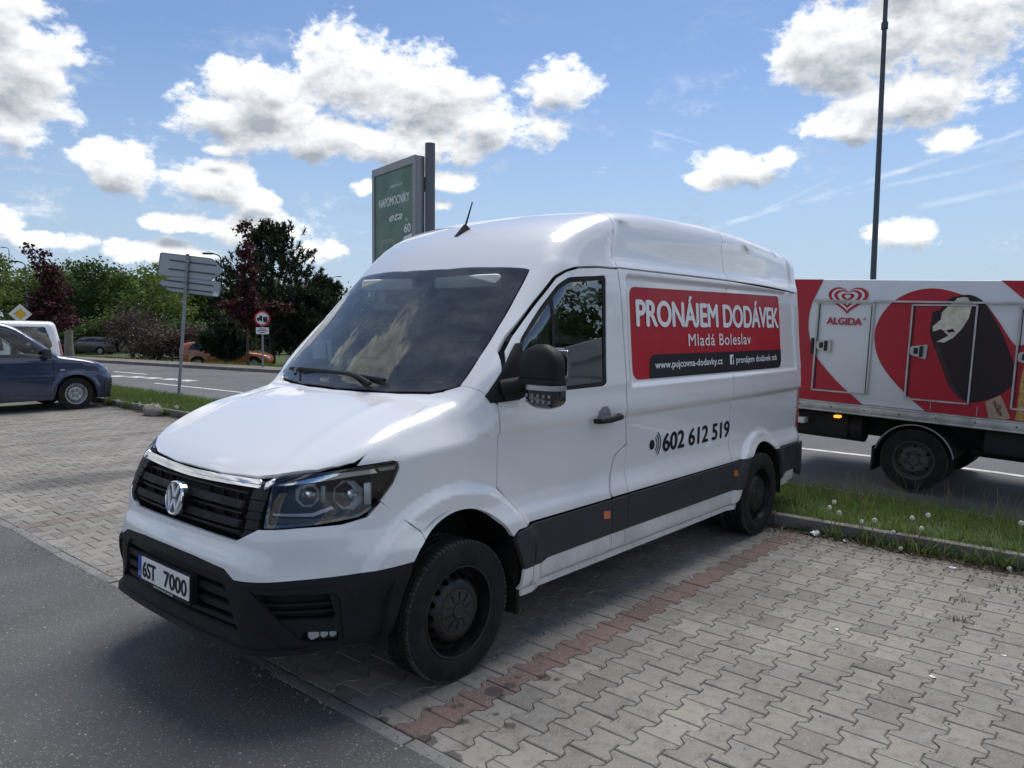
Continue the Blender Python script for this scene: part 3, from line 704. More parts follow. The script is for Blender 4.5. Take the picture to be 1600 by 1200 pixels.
# --- bonnet
VB.panel('bonnet', (.22, 0, 1.), sym((.22, 0, 1.), [(.832, 0, 1.062), (.829, .234, 1.062), (.799, .495, 1.075), (.763, .600, 1.093), (.669, .764, 1.119), (.60, .826, 1.130), (.535, .860, 1.133), (.519, .864, 1.152), (.499, .868, 1.176), (.448, .877, 1.223), (.368, .865, 1.263), (.240, .834, 1.305), (.060, .774, 1.346), (-.02, .749, 1.370), (-.120, .741, 1.41), (-.085, .68, 1.40), (-.03, .5, 1.40), (.015, .25, 1.39), (.03, 0, 1.388)]), WP, van, res=.03, thick=.02)
VB.panel('scuttle', 'top', sym('top', [(.06, 0, 0), (.03, .4, 0), (-.08, .76, 0), (-.17, .80, 0), (-.22, .78, 0), (-.14, .5, 0), (-.09, 0, 0)]), BP, van, off=-.028, res=.06)
VB.panel('engine_liner', 'top', sym('top', [(.80, 0, 0), (.74, .5, 0), (.60, .72, 0), (.40, .83, 0), (.0, .76, 0), (.0, 0, 0)]), 'dark_recess', van, off=-.05, res=.1, thick=.01)
# --- upper bumper (white), wraps round both corners
half = [(.944, 0, .808), (.944, .16, .806), (.924, .512, .801), (.884, .636, .868), (.763, .773, .877), (.611, .864, .878), (.50, .904, .898), (.438, .917, .958), (.338, .951, .868), (.252, .985, .793), (.236, .99, .758), (.279, 1.0, .72), (.312, 1.003, .675), (.564, .915, .660), (.80, .776, .654), (.963, .562, .648), (.967, .49, .683), (.98, .25, .697), (.983, 0, .70)]
VB.panel('front_bumper', 'front', sym('front', half), WP, van, res=.022, thick=.03)
# --- lower bumper (black) with openings
half = [(.983, 0, .697), (.98, .25, .694), (.967, .493, .680), (.963, .565, .645), (.80, .779, .651), (.564, .918, .657), (.314, 1.003, .672), (.36, .98, .50), (.413, .952, .33), (.60, .9, .33), (.892, .717, .342), (.968, .534, .348), (.995, .25, .352), (1., 0, .352)]
cen = sym('front', [(.98, 0, .655), (.98, .45, .645), (.97, .50, .60), (.97, .56, .45), (.96, .60, .415), (.98, .3, .425), (.98, 0, .43)])
pod = rounded(loc('front', [(.925, .668, .598), (.682, .865, .586), (.659, .879, .474), (.880, .727, .485)]), .012, 3)
fog = rounded(loc('front', [(.80, .793, .378), (.775, .808, .428), (.649, .883, .414), (.648, .881, .362)]), .008, 3)
mirr = lambda q: [(-a, b) for a, b in q][::-1]
lb = VB.panel('lower_bumper', 'front', sym('front', half), BP, van, holes=(cen, pod, fog, mirr(pod), mirr(fog)), res=.03, thick=.05)
VB.panel('intake_backing', 'front', sym('front', [(.98, 0, .685), (.97, .5, .67), (.56, .9, .64), (.6, .9, .345), (.9, .7, .35), (1, 0, .36)]), 'dark_recess', van, off=-.055, res=.06, thick=.005)
def strip(name, ch, z0, z1, y0, y1, mat, off, thick=.02, parent=None, mirror2=True, res=.03, slope=0.):
    """horizontal bar following the front"""
    ths = [float(VB.to2('front', [(.97, y, .5)])[0][0]) for y in np.linspace(y0, y1, 9)]
    q = [(t, z1+slope*t) for t in ths]+[(t, z0+slope*t) for t in ths[::-1]]
    return VB.panel(name, 'front', rounded(q, min(.008, (z1-z0)*.4), 2), mat, parent or van, off=off, thick=thick, res=res)
for z0, z1 in ((.610, .645), (.548, .580), (.487, .515), (.438, .458)):
    strip('intake_bar', 'front', z0, z1, -.545, .545, BP, -.012, .03, res=.02)
VB.panel('bumper_lip', 'front', sym('front', [(1.01, 0, .372), (.98, .53, .366), (.90, .71, .357), (.74, .83, .352), (.74, .83, .330), (.90, .71, .334), (.98, .53, .340), (1.01, 0, .344)]), BP, van, off=.016, thick=.03, res=.02)
for sgn in (1, -1):
    for z0, z1 in ((.545, .553), (.512, .520)):
        q = loc('front', [(.915, .682, z1), (.67, .872, z1-.008), (.67, .872, z0-.008), (.905, .69, z0)])
        VB.panel('pod_slat', 'front', q, BP, van, off=-.012, thick=.03, res=.02, mirror=sgn < 0)
    q = rounded(loc('front', [(.958, .592, .612), (.935, .645, .618), (.79, .798, .400), (.745, .825, .372), (.835, .765, .374), (.862, .745, .395)]), .01, 2)
    VB.panel('pod_brace', 'front', q, BP, van, off=.012, thick=.03, res=.02, mirror=sgn < 0)
    q = rounded(loc('front', [(.935, .645, .622), (.63, .892, .612), (.595, .912, .55), (.59, .917, .38), (.625, .892, .36), (.636, .886, .56), (.66, .875, .593), (.925, .66, .605)]), .008, 2)
    VB.panel('pod_frame', 'front', q, BP, van, off=.009, thick=.03, res=.02, mirror=sgn < 0)
    fl = VB.panel('fog_lamp', 'front', rounded(loc('front', [(.775, .808, .420), (.655, .880, .408), (.655, .880, .374), (.765, .815, .382)]), .01, 3), 'lens_glass', van, off=-.02, thick=.004, res=.02, mirror=sgn < 0)
    A0, A1 = np.array((.772, .810, 0)), np.array((.656, .880, 0))
    for (a, b_, z0, z1) in ((.04, .40, .378, .414), (.44, .68, .380, .410), (.73, .96, .378, .408)):
        p0 = A0*(1-a)+A1*a; p1 = A0*(1-b_)+A1*b_
        VB.panel('fog_reflector', 'front', rounded(loc('front', [(p0[0], p0[1], z1), (p1[0], p1[1], z1-.004), (p1[0]*.985+p0[0]*.015, p1[1], z0+.010), (p0[0]*.7+p1[0]*.3, p0[1]*.7+p1[1]*.3, z0), (p0[0], p0[1], z0+.012)]), .006, 2), 'reflector_silver', fl, off=-.028, thick=.004, res=.02, mirror=sgn < 0)
# --- grille
gt_half = [(.90, 0, 1.028), (.87, .30, 1.034), (.80, .56, 1.066), (.775, .597, 1.072), (.885, .636, .872), (.924, .514, .805), (.944, .2, .810), (.944, 0, .812)]
VB.panel('grille_backing', 'front', sym('front', gt_half), 'dark_recess', van, off=-.06, thick=.005, res=.05)
for i, (z, h, off) in enumerate(((.998, .009, -.020), (.955, .034, -.004), (.916, .009, -.018), (.876, .034, -.004), (.838, .009, -.018))):
    strip('grille_slat', 'front', z-h/2, z+h/2, -.535+.0*i, .535, BP, off, .035, res=.02)
for sgn in (1, -1):
    for (z0, z1) in ((.985, 1.058), (.940, .981), (.905, .936), (.862, .901), (.822, .858)):
        t = (z0-.80)/.27; ya = .555+.02*t; xb = lambda z: .875-(z-.87)*.48
        q = loc('front', [(.88, .548, z1), (xb(z1), .600+.02*(1-(z1-.87)/.2), z1), (xb(z0), .603+.02*(1-(z0-.87)/.2)-(.05 if z0 < .85 else 0), z0), (.9, .548-(.02 if z0 < .85 else 0), z0)])
        VB.panel('grille_end', 'front', q, BP, van, off=-.006, thick=.04, res=.03, mirror=sgn < 0)
for z, ys in ((.976, (.18, .3, .42, -.2, -.34, -.46)), (.935, (.22, .36, .48, -.24, -.4)), (.896, (.2, .34, .46, -.22, -.36)), (.858, (.24, .38, -.26, -.4))):
    for y in ys:
        mb = MB(); x = float(np.interp(z, *XF))-.09*y*y-.04; mb.box(x-.012, x+.012, y-.003, y+.003, z-.02, z+.02); mb.build('grille_rib', BP, van, 0)
for i, (za, zb, off) in enumerate(((.004, .022, .010), (-.012, .001, .004))):
    q = [(.87, y, 1.030+za+.030*abs(y)**1.3) for y in np.linspace(-.575, .575, 15)]; q2 = [(.87, y, 1.030+zb+.030*abs(y)**1.3) for y in np.linspace(.575, -.575, 15)]
    VB.panel('chrome_strip', 'front', loc('front', q+q2), 'chrome', van, off=off, thick=.02, res=.03)
for sgn in (1, -1):
    VB.panel('chrome_end', 'front', loc('front', [(.80, .575, 1.056), (.772, .602, 1.078), (.79, .61, 1.056), (.80, .58, 1.030)]), 'chrome', van, off=.006, thick=.02, res=.03, mirror=sgn < 0)
# --- badge
badge = empty('badge', (.948, 0, .921)); badge.parent = van; badge.rotation_euler = (pi/2-.17, 0, pi/2)
R_ = .0825
flat(circ(R_*.97, 40), (), -.03, -.004).build('badge_disc', 'gloss_black', badge)
mb = MB(); mb.lathe([(R_*.86, -.003), (R_*.87, .005), (R_*.93, .008), (R_*.99, .005), (R_*1.0, -.003)], 48); mb.build('badge_ring', 'chrome', badge)
def stroke(pts, w, name):
    mb = MB()
    for (a, b) in zip(pts[:-1], pts[1:]):
        a, b = Vector(a), Vector(b); d = (b-a).normalized(); n = Vector((-d.y, d.x))*w/2
        mb.prism([tuple(a-n), tuple(b-n), tuple(b+n), tuple(a+n)], -.004, .004)
    mb.build(name, 'reflector_silver', badge, 0)
k = R_/.0825
stroke([(-.036*k, .067*k), (-.003*k, .006*k)], .017*k, 'badge_letter_v'); stroke([(.036*k, .067*k), (.003*k, .006*k)], .017*k, 'badge_letter_v')
stroke([(-.066*k, .032*k), (-.030*k, -.060*k)], .016*k, 'badge_letter_w'); stroke([(-.034*k, -.062*k), (-.003*k, -.008*k)], .016*k, 'badge_letter_w')
stroke([(.066*k, .032*k), (.030*k, -.060*k)], .016*k, 'badge_letter_w'); stroke([(.034*k, -.062*k), (.003*k, -.008*k)], .016*k, 'badge_letter_w')
# --- number plate
pl = empty('number_plate', (1.012, 0, .548)); pl.parent = van; pl.rotation_euler = (pi/2-.03, 0, pi/2)
flat(rounded([(-.265, -.078), (.265, -.078), (.265, .062), (-.265, .062)], .006, 3), (), -.035, .0).build('plate_holder', BP, pl)
flat(rounded([(-.222, -.055), (.26, -.055), (.26, .055), (-.222, .055)], .004, 2), (), 0., .0045).build('plate_sheet', 'plate_white', pl)
flat(rounded([(-.26, -.055), (-.2225, -.055), (-.2225, .055), (-.26, .055)], .004, 2), (), 0., .0045).build('plate_band', 'plate_blue', pl)
def plate_text(t, x, y, h, w, mat, bold=.0, z=.0062):
    me = text_mesh(t, h, bold, w); map_mesh(me, lambda c: Vector((c.x+x, c.y+y, z+c.z))); return link('lettering', me, mat, pl, 0)
plate_text('6ST', -.205, -.039, .078, .135, 'black_film', .045); plate_text('7000', .020, -.039, .078, .222, 'black_film', .045)
plate_text('CZ', -.254, -.040, .020, .025, 'white_film', .03); plate_text('AUTOHAUS 24.CZ', -.10, -.0735, .011, .20, 'white_film', .02, .0015)
# --- headlights
HD = (.75, .66, 0)
hl3 = [(.775, .604, 1.080), (.721, .716, 1.100), (.625, .818, 1.114), (.532, .869, 1.125), (.444, .903, 1.133), (.365, .924, 1.138), (.340, .929, 1.124), (.335, .929, 1.100), (.367, .923, 1.037), (.443, .911, .949), (.54, .887, .904), (.70, .82, .888), (.872, .657, .876)]
for sgn in (1, -1):
    hl = VB.panel('headlight', HD, rounded(loc(HD, hl3), .01, 3), 'lens_glass', van, off=.001, thick=.006, res=.03, mirror=sgn < 0)
    VB.panel('headlight_housing', HD, loc(HD, hl3), 'lamp_black', hl, off=-.055, thick=.004, res=.03, mirror=sgn < 0)
    VB.panel('headlight_seal', HD, rounded(loc(HD, hl3), .01, 3), 'gloss_black', hl, holes=(rounded(loc(HD, [(.786, .618, 1.060), (.70, .745, 1.088), (.62, .815, 1.101), (.45, .908, 1.113), (.362, .931, 1.118), (.352, .934, 1.108), (.384, .926, 1.036), (.458, .913, .959), (.548, .89, .917), (.70, .82, .899), (.858, .668, .890)]), .01, 3),), off=-.002, thick=.05, res=.03, mirror=sgn < 0)
    VB.panel('light_blade', HD, loc(HD, [(.782, .618, 1.064), (.626, .818, 1.100), (.47, .9, 1.115), (.452, .905, 1.090), (.56, .86, 1.083), (.627, .82, 1.074), (.790, .628, 1.044)]), 'chrome', hl, off=-.014, thick=.02, res=.03, mirror=sgn < 0)
    VB.panel('light_blade_tip', HD, loc(HD, [(.452, .906, 1.112), (.365, .93, 1.117), (.37, .929, 1.098), (.44, .91, 1.096)]), 'steel_silver', hl, off=-.016, thick=.02, res=.03, mirror=sgn < 0)
    VB.panel('light_trim', HD, loc(HD, [(.846, .669, .934), (.72, .787, .932), (.65, .83, .958), (.64, .833, .944), (.715, .79, .918), (.84, .675, .925)]), 'steel_silver', hl, off=-.02, thick=.02, res=.03, mirror=sgn < 0)
    VB.panel('turn_lens', HD, loc(HD, [(.855, .668, .918), (.71, .80, .908), (.60, .866, .916), (.60, .866, .902), (.71, .81, .893), (.86, .668, .893)]), 'hub_grey', hl, off=-.018, thick=.02, res=.03, mirror=sgn < 0)
    for (P, r) in (((.724, .757, 1.008), .058), ((.577, .854, 1.000), .072)):
        c = Vector((P[0]-.026, P[1]-.022, P[2])); fwd = Vector((.80, .60, .05)).normalized()
        M_ = Matrix.Translation((c.x, c.y*sgn, c.z)) @ Vector((fwd.x, fwd.y*sgn, fwd.z)).to_track_quat('Z', 'Y').to_matrix().to_4x4()
        mb = MB(); mb.lathe([(r*.98, .012), (r*.93, -.004), (r*.80, -.022), (r*.5, -.034), (.004, -.039)], 8, M_ @ Matrix.Rotation(pi/8, 4, 'Z')); bowl = mb.build('reflector', 'reflector_silver', hl, 0)
        mb = MB(); mb.box(-r*.55, r*.55, -r*.22, r*.12, -.03, .002, .008, M_); mb.build('reflector_shield', 'steel_silver', bowl)
        mb = MB(); mb.box(r*.95, r*1.35, -r*.6, r*.75, -.03, .006, .006, M_); mb.build('bezel_block', 'steel_silver', bowl)
        mb = MB(); mb.lathe([(.001, .012), (r*.25, .010), (r*.3, -.02)], 14, M_); mb.build('bulb_cap', 'chrome', bowl)
# --- front wings
WD = (.30, .85, .42)
arch_f = [(-.015+.432*math.cos(a), .345+.512*math.sin(a)) for a in np.linspace(rad(54.5), rad(142), 16)]
yy = lambda x, z: float(van_side(np.array(x), np.array(z)))
w3 = [(.344, .929, 1.135), (.37, .923, 1.143), (.45, .902, 1.138), (.530, .871, 1.133), (.516, .877, 1.154), (.496, .881, 1.176), (.447, .892, 1.220), (.366, .880, 1.260), (.239, .849, 1.303), (.059, .783, 1.345), (-.02, .758, 1.369), (-.126, .750, 1.42), (-.19, .80, 1.436), (-.208, .915, 1.425), (-.281, .98, 1.353), (-.287, .99, 1.224), (-.292, .971, .92), (-.39, .984, .827), (-.455, 1.03, .72), (-.47, 1.03, .69), (-.398, 1.03, .687)]
w3 += [(x, yy(x, z), z) for x, z in arch_f[::-1]]
w3 += [(.252, .985, .805), (.342, .951, .876), (.438, .914, .968), (.371, .924, 1.037), (.338, .930, 1.105)]
for sgn in (1, -1): VB.panel('wing', WD, loc(WD, w3), WP, van, res=.018, thick=.03, mirror=sgn < 0)
# --- windscreen
SD = (1, 0, 1.)
ws_half = [(.015, 0, 1.41), (-.01, .4, 1.42), (-.09, .68, 1.43), (-.165, .785, 1.44), (-.182, .806, 1.455), (-.32, .812, 1.6), (-.474, .804, 1.757), (-.633, .784, 1.921), (-.775, .765, 2.075), (-.785, .74, 2.09), (-.74, .5, 2.096), (-.695, .2, 2.10), (-.688, 0, 2.10)]
in_half = [(-.06, 0, 1.47), (-.08, .4, 1.475), (-.15, .66, 1.48), (-.205, .735, 1.50), (-.25, .755, 1.55), (-.451, .742, 1.756), (-.70, .715, 2.02), (-.725, .69, 2.052), (-.70, .5, 2.060), (-.655, .2, 2.064), (-.648, 0, 2.064)]
VB.panel('windscreen', SD, sym(SD, ws_half), 'windscreen_glass', van, res=.06, thick=.004)
VB.panel('windscreen_border', SD, sym(SD, ws_half), 'gloss_black', van, holes=(sym(SD, in_half),), off=-.005, res=.05, thick=.004)
# --- cab roof with the windscreen pillars
cr = [(-.683, 0, 2.106), (-.690, .2, 2.106), (-.735, .5, 2.102), (-.780, .742, 2.098), (-.782, .772, 2.085), (-.633, .792, 1.921), (-.474, .812, 1.757), (-.32, .820, 1.6), (-.178, .816, 1.452), (-.19, .86, 1.447), (-.208, .924, 1.436), (-.276, .986, 1.362), (-.378, .897, 1.632), (-.456, .866, 1.719), (-.671, .868, 1.905), (-.85, .876, 2.058), (-.94, .895, 2.094), (-1.04, .914, 2.118), (-1.25, .916, 2.135), (-1.462, .914, 2.138), (-1.459, .887, 2.264), (-1.505, .83, 2.43), (-1.53, .6, 2.5), (-1.53, 0, 2.52)]
def on_side(x, z): return tuple(VB.cast('side', [(x, z)])[0])
seam = [on_side(x, z) for x, z in ((-.268, 1.360), (-.300, 1.452), (-.336, 1.545), (-.374, 1.632), (-.452, 1.712), (-.668, 1.899), (-.848, 2.051), (-.938, 2.090), (-1.04, 2.112), (-1.25, 2.130), (-1.462, 2.133))]
cr = cr[:11]+seam+cr[20:]
VB.panel('cab_roof', 'wrap', sym('wrap', cr), WP, van, res=.04, thick=.03)
PG = math.atan2(.914, .938)
def wrapx(x0, x1, f0, f1): return [(x0, p) for p in np.linspace(f0, f1, 24)]+[(x1, p) for p in np.linspace(f1, f0, 24)]
s0 = [(-1.466, PG), (-1.463, .70), (-1.51, .585), (-1.535, .4), (-1.536, .2)]
VB.panel('roof', 'wrap', s0+[(a, -b) for a, b in s0[::-1]]+[(-3.045, -p) for p in np.linspace(PG, -PG, 24)], WP, van, res=.021, thick=.02)
VB.panel('rear_roof', 'wrap', wrapx(-3.052, -4.69, -PG, PG), WP, van, res=.022, thick=.02)
# --- side panels, doors
arch_r = [(-3.66+.42*math.cos(a), .345+.455*math.sin(a)) for a in np.linspace(rad(50), rad(130), 14)]
arch_r = [(-3.66+.42*math.cos(a), .345+.455*math.sin(a)) for a in np.linspace(rad(52), rad(128), 14)]
for sgn in (1, -1):
    mi = sgn < 0
    VB.panel('side_panel', 'side', [(-1.470, 2.126), (-1.492, 1.964), (-1.506, 1.48), (-1.50, 1.31), (-1.552, 1.013), (-1.525, .80), (-1.515, .703), (-3.038, .703), (-3.056, 1.21), (-3.060, 1.62), (-3.04, 2.0), (-3.038, 2.124)], WP, van, res=.024, mirror=mi)
    VB.panel('rear_side_panel', 'side', [(-3.046, 2.124), (-3.048, 2.0), (-3.068, 1.62), (-3.064, 1.21), (-3.046, .703)]+arch_r+[(-4.56, .703), (-4.60, .9), (-4.61, 2.0), (-4.59, 2.085)], WP, van, res=.024, mirror=mi)
    VB.panel('pillar_panel', 'side', [(-1.545, 1.004), (-1.519, .80), (-1.509, .703), (-1.342, .703), (-1.328, .74), (-1.410, .940)], WP, van, res=.045, mirror=mi)
    door = [(-.286, 1.354), (-.298, 1.224), (-.303, .92), (-.402, .827), (-.468, .70), (-1.325, .70), (-1.311, .74), (-1.396, .950), (-1.540, 1.016), (-1.487, 1.31), (-1.494, 1.48), (-1.481, 1.964), (-1.462, 2.118), (-1.25, 2.115), (-1.04, 2.098), (-.94, 2.074), (-.858, 2.036), (-.679, 1.885), (-.466, 1.70), (-.392, 1.625)]
    win = rounded([(-1.332, 2.075), (-1.278, 1.40), (-.44, 1.392), (-.34, 1.40), (-.50, 1.69), (-.69, 1.865), (-.85, 2.0), (-.95, 2.045)], [.03, .04, .01, .02, .02, .03, .04, .03], 4)
    dr = VB.panel('door', 'side', door, WP, van, holes=(win,), res=.02, mirror=mi)
    gl_ = [(-1.318, 2.066), (-1.266, 1.408), (-.44, 1.400), (-.345, 1.405), (-.503, 1.684), (-.695, 1.858), (-.853, 1.99), (-.95, 2.034)]
    VB.panel('door_glass', 'side', gl_, 'side_glass', dr, off=-.010, thick=.004, res=.06, mirror=mi)
    inn = rounded([(-1.300, 2.045), (-1.252, 1.425), (-.46, 1.417), (-.37, 1.417), (-.515, 1.672), (-.707, 1.842), (-.865, 1.974), (-.955, 2.014)], .03, 4)
    VB.panel('window_seal', 'side', win, 'black_plastic', dr, holes=(inn,), off=-.006, thick=.02, res=.05, mirror=mi)
    VB.panel('window_bar', 'side', [(-.772, 1.905), (-.800, 1.928), (-.790, 1.42), (-.765, 1.42)], 'black_plastic', dr, off=-.007, thick=.02, res=.05, mirror=mi)
    VB.panel('mirror_sail', 'side', [(-.215, 1.404), (-.24, 1.366), (-.44, 1.372), (-.462, 1.40), (-.488, 1.672), (-.448, 1.668), (-.40, 1.62)], 'black_plastic', dr, off=.012, thick=.03, res=.04, mirror=mi)
    # lower cladding
    VB.panel('side_moulding', 'side', [(-.533, .685), (-1.318, .687), (-1.324, .68), (-1.322, .475), (-.530, .470)], 'grey_plastic', dr, off=.012, thick=.022, res=.05, mirror=mi)
    VB.panel('arch_moulding', 'side', [(-.372, .635), (-.398, .672), (-.47, .682), (-.527, .685), (-.524, .468), (-.445, .466), (-.42, .53)], 'grey_plastic', van, off=.010, thick=.03, res=.03, mirror=mi)
    VB.panel('side_moulding', 'side', [(-1.330, .687), (-1.508, .688), (-1.506, .475), (-1.329, .474)], 'grey_plastic', van, off=.012, thick=.022, res=.05, mirror=mi)
    VB.panel('side_moulding', 'side', [(-1.514, .688), (-3.034, .692), (-3.04, .475), (-1.512, .475)], 'grey_plastic', van, off=.012, thick=.022, res=.05, mirror=mi)
    VB.panel('arch_moulding', 'side', [(-3.042, .693), (-3.36, .700), (-3.30, .63), (-3.255, .545), (-3.225, .475), (-3.048, .474)], 'grey_plastic', van, off=.010, thick=.03, res=.03, mirror=mi)
    VB.panel('arch_moulding', 'side', [(-3.96, .70), (-4.10, .69), (-4.102, .46), (-4.075, .42), (-4.055, .52), (-4.02, .61)], 'grey_plastic', van, off=.010, thick=.03, res=.03, mirror=mi)
    VB.panel('side_moulding', 'side', [(-4.110, .69), (-4.555, .697), (-4.55, .46), (-4.112, .46)], 'grey_plastic', van, off=.012, thick=.022, res=.05, mirror=mi)
    VB.panel('sill', 'side', [(-.442, .460), (-.520, .462), (-.522, .345), (-.430, .345)], WP, van, res=.04, mirror=mi)
    VB.panel('door_bottom', 'side', [(-.528, .466), (-1.326, .470), (-1.352, .347), (-.530, .347)], WP, dr, res=.04, mirror=mi)
    VB.panel('sill', 'side', [(-1.334, .470), (-1.488, .471), (-1.500, .347), (-1.360, .347)], WP, van, res=.04, mirror=mi)
    VB.panel('sill', 'side', [(-1.496, .471), (-3.04, .471), (-3.20, .46), (-3.16, .347), (-1.508, .347)], WP, van, res=.04, mirror=mi)
    VB.panel('sill', 'side', [(-4.09, .45), (-4.46, .452), (-4.48, .36), (-4.44, .32), (-4.12, .315)], WP, van, res=.04, mirror=mi)
    VB.panel('sill_flange', 'side', [(-.47, .338), (-3.165, .338), (-3.15, .302), (-.46, .302)], WP, van, off=.004, res=.05, thick=.05, mirror=mi)
    for x in (-1.262, -3.10):
        VB.panel('side_marker', 'side', rounded([(x-.034, .625), (x+.034, .632), (x+.034, .585), (x-.034, .578)], .006, 2), 'orange_lens', dr if x > -1.3 else van, off=.016, thick=.008, res=.03, mirror=mi)
    # rear corner, lamp, bumper end
    CD = (-.7, .7, 0)
    VB.panel('rear_corner', CD, loc(CD, [(-4.607, .925, .703), (-4.617, .88, 2.0), (-4.6, .87, 2.08), (-4.695, .72, 2.2), (-4.71, .74, .703)]), WP, van, res=.04, mirror=mi)
    VB.panel('tail_lamp', CD, rounded(loc(CD, [(-4.585, .93, .83), (-4.625, .93, 1.215), (-4.70, .80, 1.215), (-4.70, .80, .80)]), .02, 3), 'red_lens', van, off=.012, thick=.03, res=.03, mirror=mi)
    VB.panel('rear_bumper_end', CD, rounded(loc(CD, [(-4.52, .94, .69), (-4.70, .80, .69), (-4.70, .80, .42), (-4.60, .9, .36), (-4.49, .93, .40)]), .02, 3), 'grey_plastic', van, off=.022, thick=.04, res=.03, mirror=mi)
    VB.panel('rear_door', (-1, 0, 0), [(-.004, .72), (-.004, 2.30), (-.72, 2.22), (-.74, .72)] if sgn > 0 else [(.004, .72), (.004, 2.30), (.72, 2.22), (.74, .72)], WP, van, res=.08)
    # handle
    hd = MB(); hd.tube([(-1.13, sgn*(.992), 1.196), (-1.15, sgn*1.025, 1.197), (-1.25, sgn*1.036, 1.199), (-1.37, sgn*1.030, 1.206), (-1.405, sgn*.995, 1.209)], [.014, .019, .020, .019, .014], 10); hn = hd.build('door_handle', 'black_plastic', dr)
    VB.panel('handle_cup', 'side', [(-1.175+.0, 1.212), (-1.185, 1.25), (-1.22, 1.275), (-1.27, 1.277), (-1.30, 1.25), (-1.315, 1.214)], 'cup_grey', dr, off=.005, thick=.01, res=.02, mirror=mi)
    # mirror
    mr = empty('wing_mirror', (-.39, sgn*1.17, 1.5)); mr.parent = van
    if sgn < 0: mr.rotation_euler = (0, 0, rad(-75)); mr.location = (-.58, -1.07, 1.5)   # folded in
    def sq(cx, cy, z0, z1, hx, hy, top_r, n=26, rings=9, taper=.0):
        mb = MB(); v = []; f = []; O = Vector((-.39, sgn*1.17, 1.5))
        for i in range(rings+1):
            t = i/rings; z = z0+(z1-z0)*t; s_ = 1.
            if top_r > 0: u = max(0, (z-(z1-top_r))/top_r); s_ = math.sqrt(max(0.0, 1-u*u*.93))
            if top_r < 0: u = max(0, ((z0-top_r)-z)/-top_r); s_ = math.sqrt(max(0.0, 1-u*u*.8))
            for k_ in range(n):
                a = 2*pi*k_/n; e = .5; c_, n_ = math.cos(a), math.sin(a)
                v.append((cx+hx*s_*(abs(c_)**e)*math.copysign(1, c_), sgn*(cy+hy*s_*(abs(n_)**e)*math.copysign(1, n_)), z-(z-z0)*.0))
        for i in range(rings):
            for k_ in range(n): f.append((i*n+k_, i*n+(k_+1) % n, (i+1)*n+(k_+1) % n, (i+1)*n+k_))
        f.append(tuple(range(n))); f.append(tuple(rings*n+k_ for k_ in range(n)))
        mb.add([(x-O.x, y-O.y, z-O.z) for x, y, z in v], f); return mb
    sq(-.392, 1.180, 1.500, 1.668, .060, .122, .10).build('mirror_housing', 'black_plastic', mr)
    sq(-.392, 1.180, 1.468, 1.498, .066, .130, 0.).build('mirror_base', 'black_plastic', mr)
    sq(-.392, 1.205, 1.440, 1.466, .064, .104, 0.).build('mirror_turn_lamp', 'steel_silver', mr)
    lo_ = sq(-.392, 1.205, 1.345, 1.438, .062, .103, -.05); lo_.build('mirror_lower', 'gloss_black', mr)
    for r_, zz in enumerate((1.405, 1.376)):
        for q_ in range(5):
            mb = MB(); y = 1.125+q_*.036; mb.box(-.392+.0615-.39*0+.39-.39, -.392+.0645, sgn*y, sgn*(y+.014), zz, zz+.016)
            mb.v = [(a+.39, b-sgn*1.17, c-1.5) for a, b, c in mb.v]; mb.build('mirror_mark', 'cup_grey', mr, 0)
    mb = MB(); mb.tube([(-.31, sgn*.985, 1.44), (-.36, sgn*1.06, 1.462), (-.39, sgn*1.12, 1.482)], [.045, .038, .032], 12)
    mb.tube([(-.33, sgn*.985, 1.40), (-.375, sgn*1.05, 1.41), (-.39, sgn*1.11, 1.44)], [.03, .026, .024], 10)
    mb.v = [(a+.39, b-sgn*1.17, c-1.5) for a, b, c in mb.v]; mb.build('mirror_arm', 'black_plastic', mr)
    mb = MB(); mb.box(-.466, -.456, sgn*1.08, sgn*1.29, 1.51, 1.64, .004); mb.v = [(a+.39, b-sgn*1.17, c-1.5) for a, b, c in mb.v]; mb.build('mirror_glass', 'chrome', mr, 0)
VB.panel('rear_bumper', (-1, 0, 0), [(-.80, .69), (.80, .69), (.80, .40), (-.80, .40)], 'grey_plastic', van, off=.02, thick=.05, res=.1)
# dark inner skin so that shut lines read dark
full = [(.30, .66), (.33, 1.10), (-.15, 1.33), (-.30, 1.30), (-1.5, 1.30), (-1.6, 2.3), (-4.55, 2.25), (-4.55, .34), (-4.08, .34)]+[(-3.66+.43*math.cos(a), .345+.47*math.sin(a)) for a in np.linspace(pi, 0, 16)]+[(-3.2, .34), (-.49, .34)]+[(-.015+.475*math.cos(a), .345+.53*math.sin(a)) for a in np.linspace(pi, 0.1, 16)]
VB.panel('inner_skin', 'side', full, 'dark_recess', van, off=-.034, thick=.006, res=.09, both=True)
VB.panel('inner_cab', 'wrap', [(-1.1, .9), (-1.1, -.9), (-1.6, -.9), (-1.6, .9)], 'bulkhead_grey', van, off=-.04, thick=.006, res=.12)
VB.panel('pillar_trim', 'side', [(-1.40, .5), (-1.40, 2.06), (-1.82, 2.10), (-1.82, .5)], 'bulkhead_grey', van, off=-.045, thick=.006, res=.12, both=True)
mb = MB(); mb.box(-4.65, .55, -.74, .74, .36, .50); mb.build('floor_pan', 'dark_recess', van, 0)
mb = MB(); mb.box(.0, .02, -.76, .76, .45, 1.27); mb.box(.06, .80, -.55, .55, .42, .95); mb.build('engine_bay', 'dark_recess', van, 0)
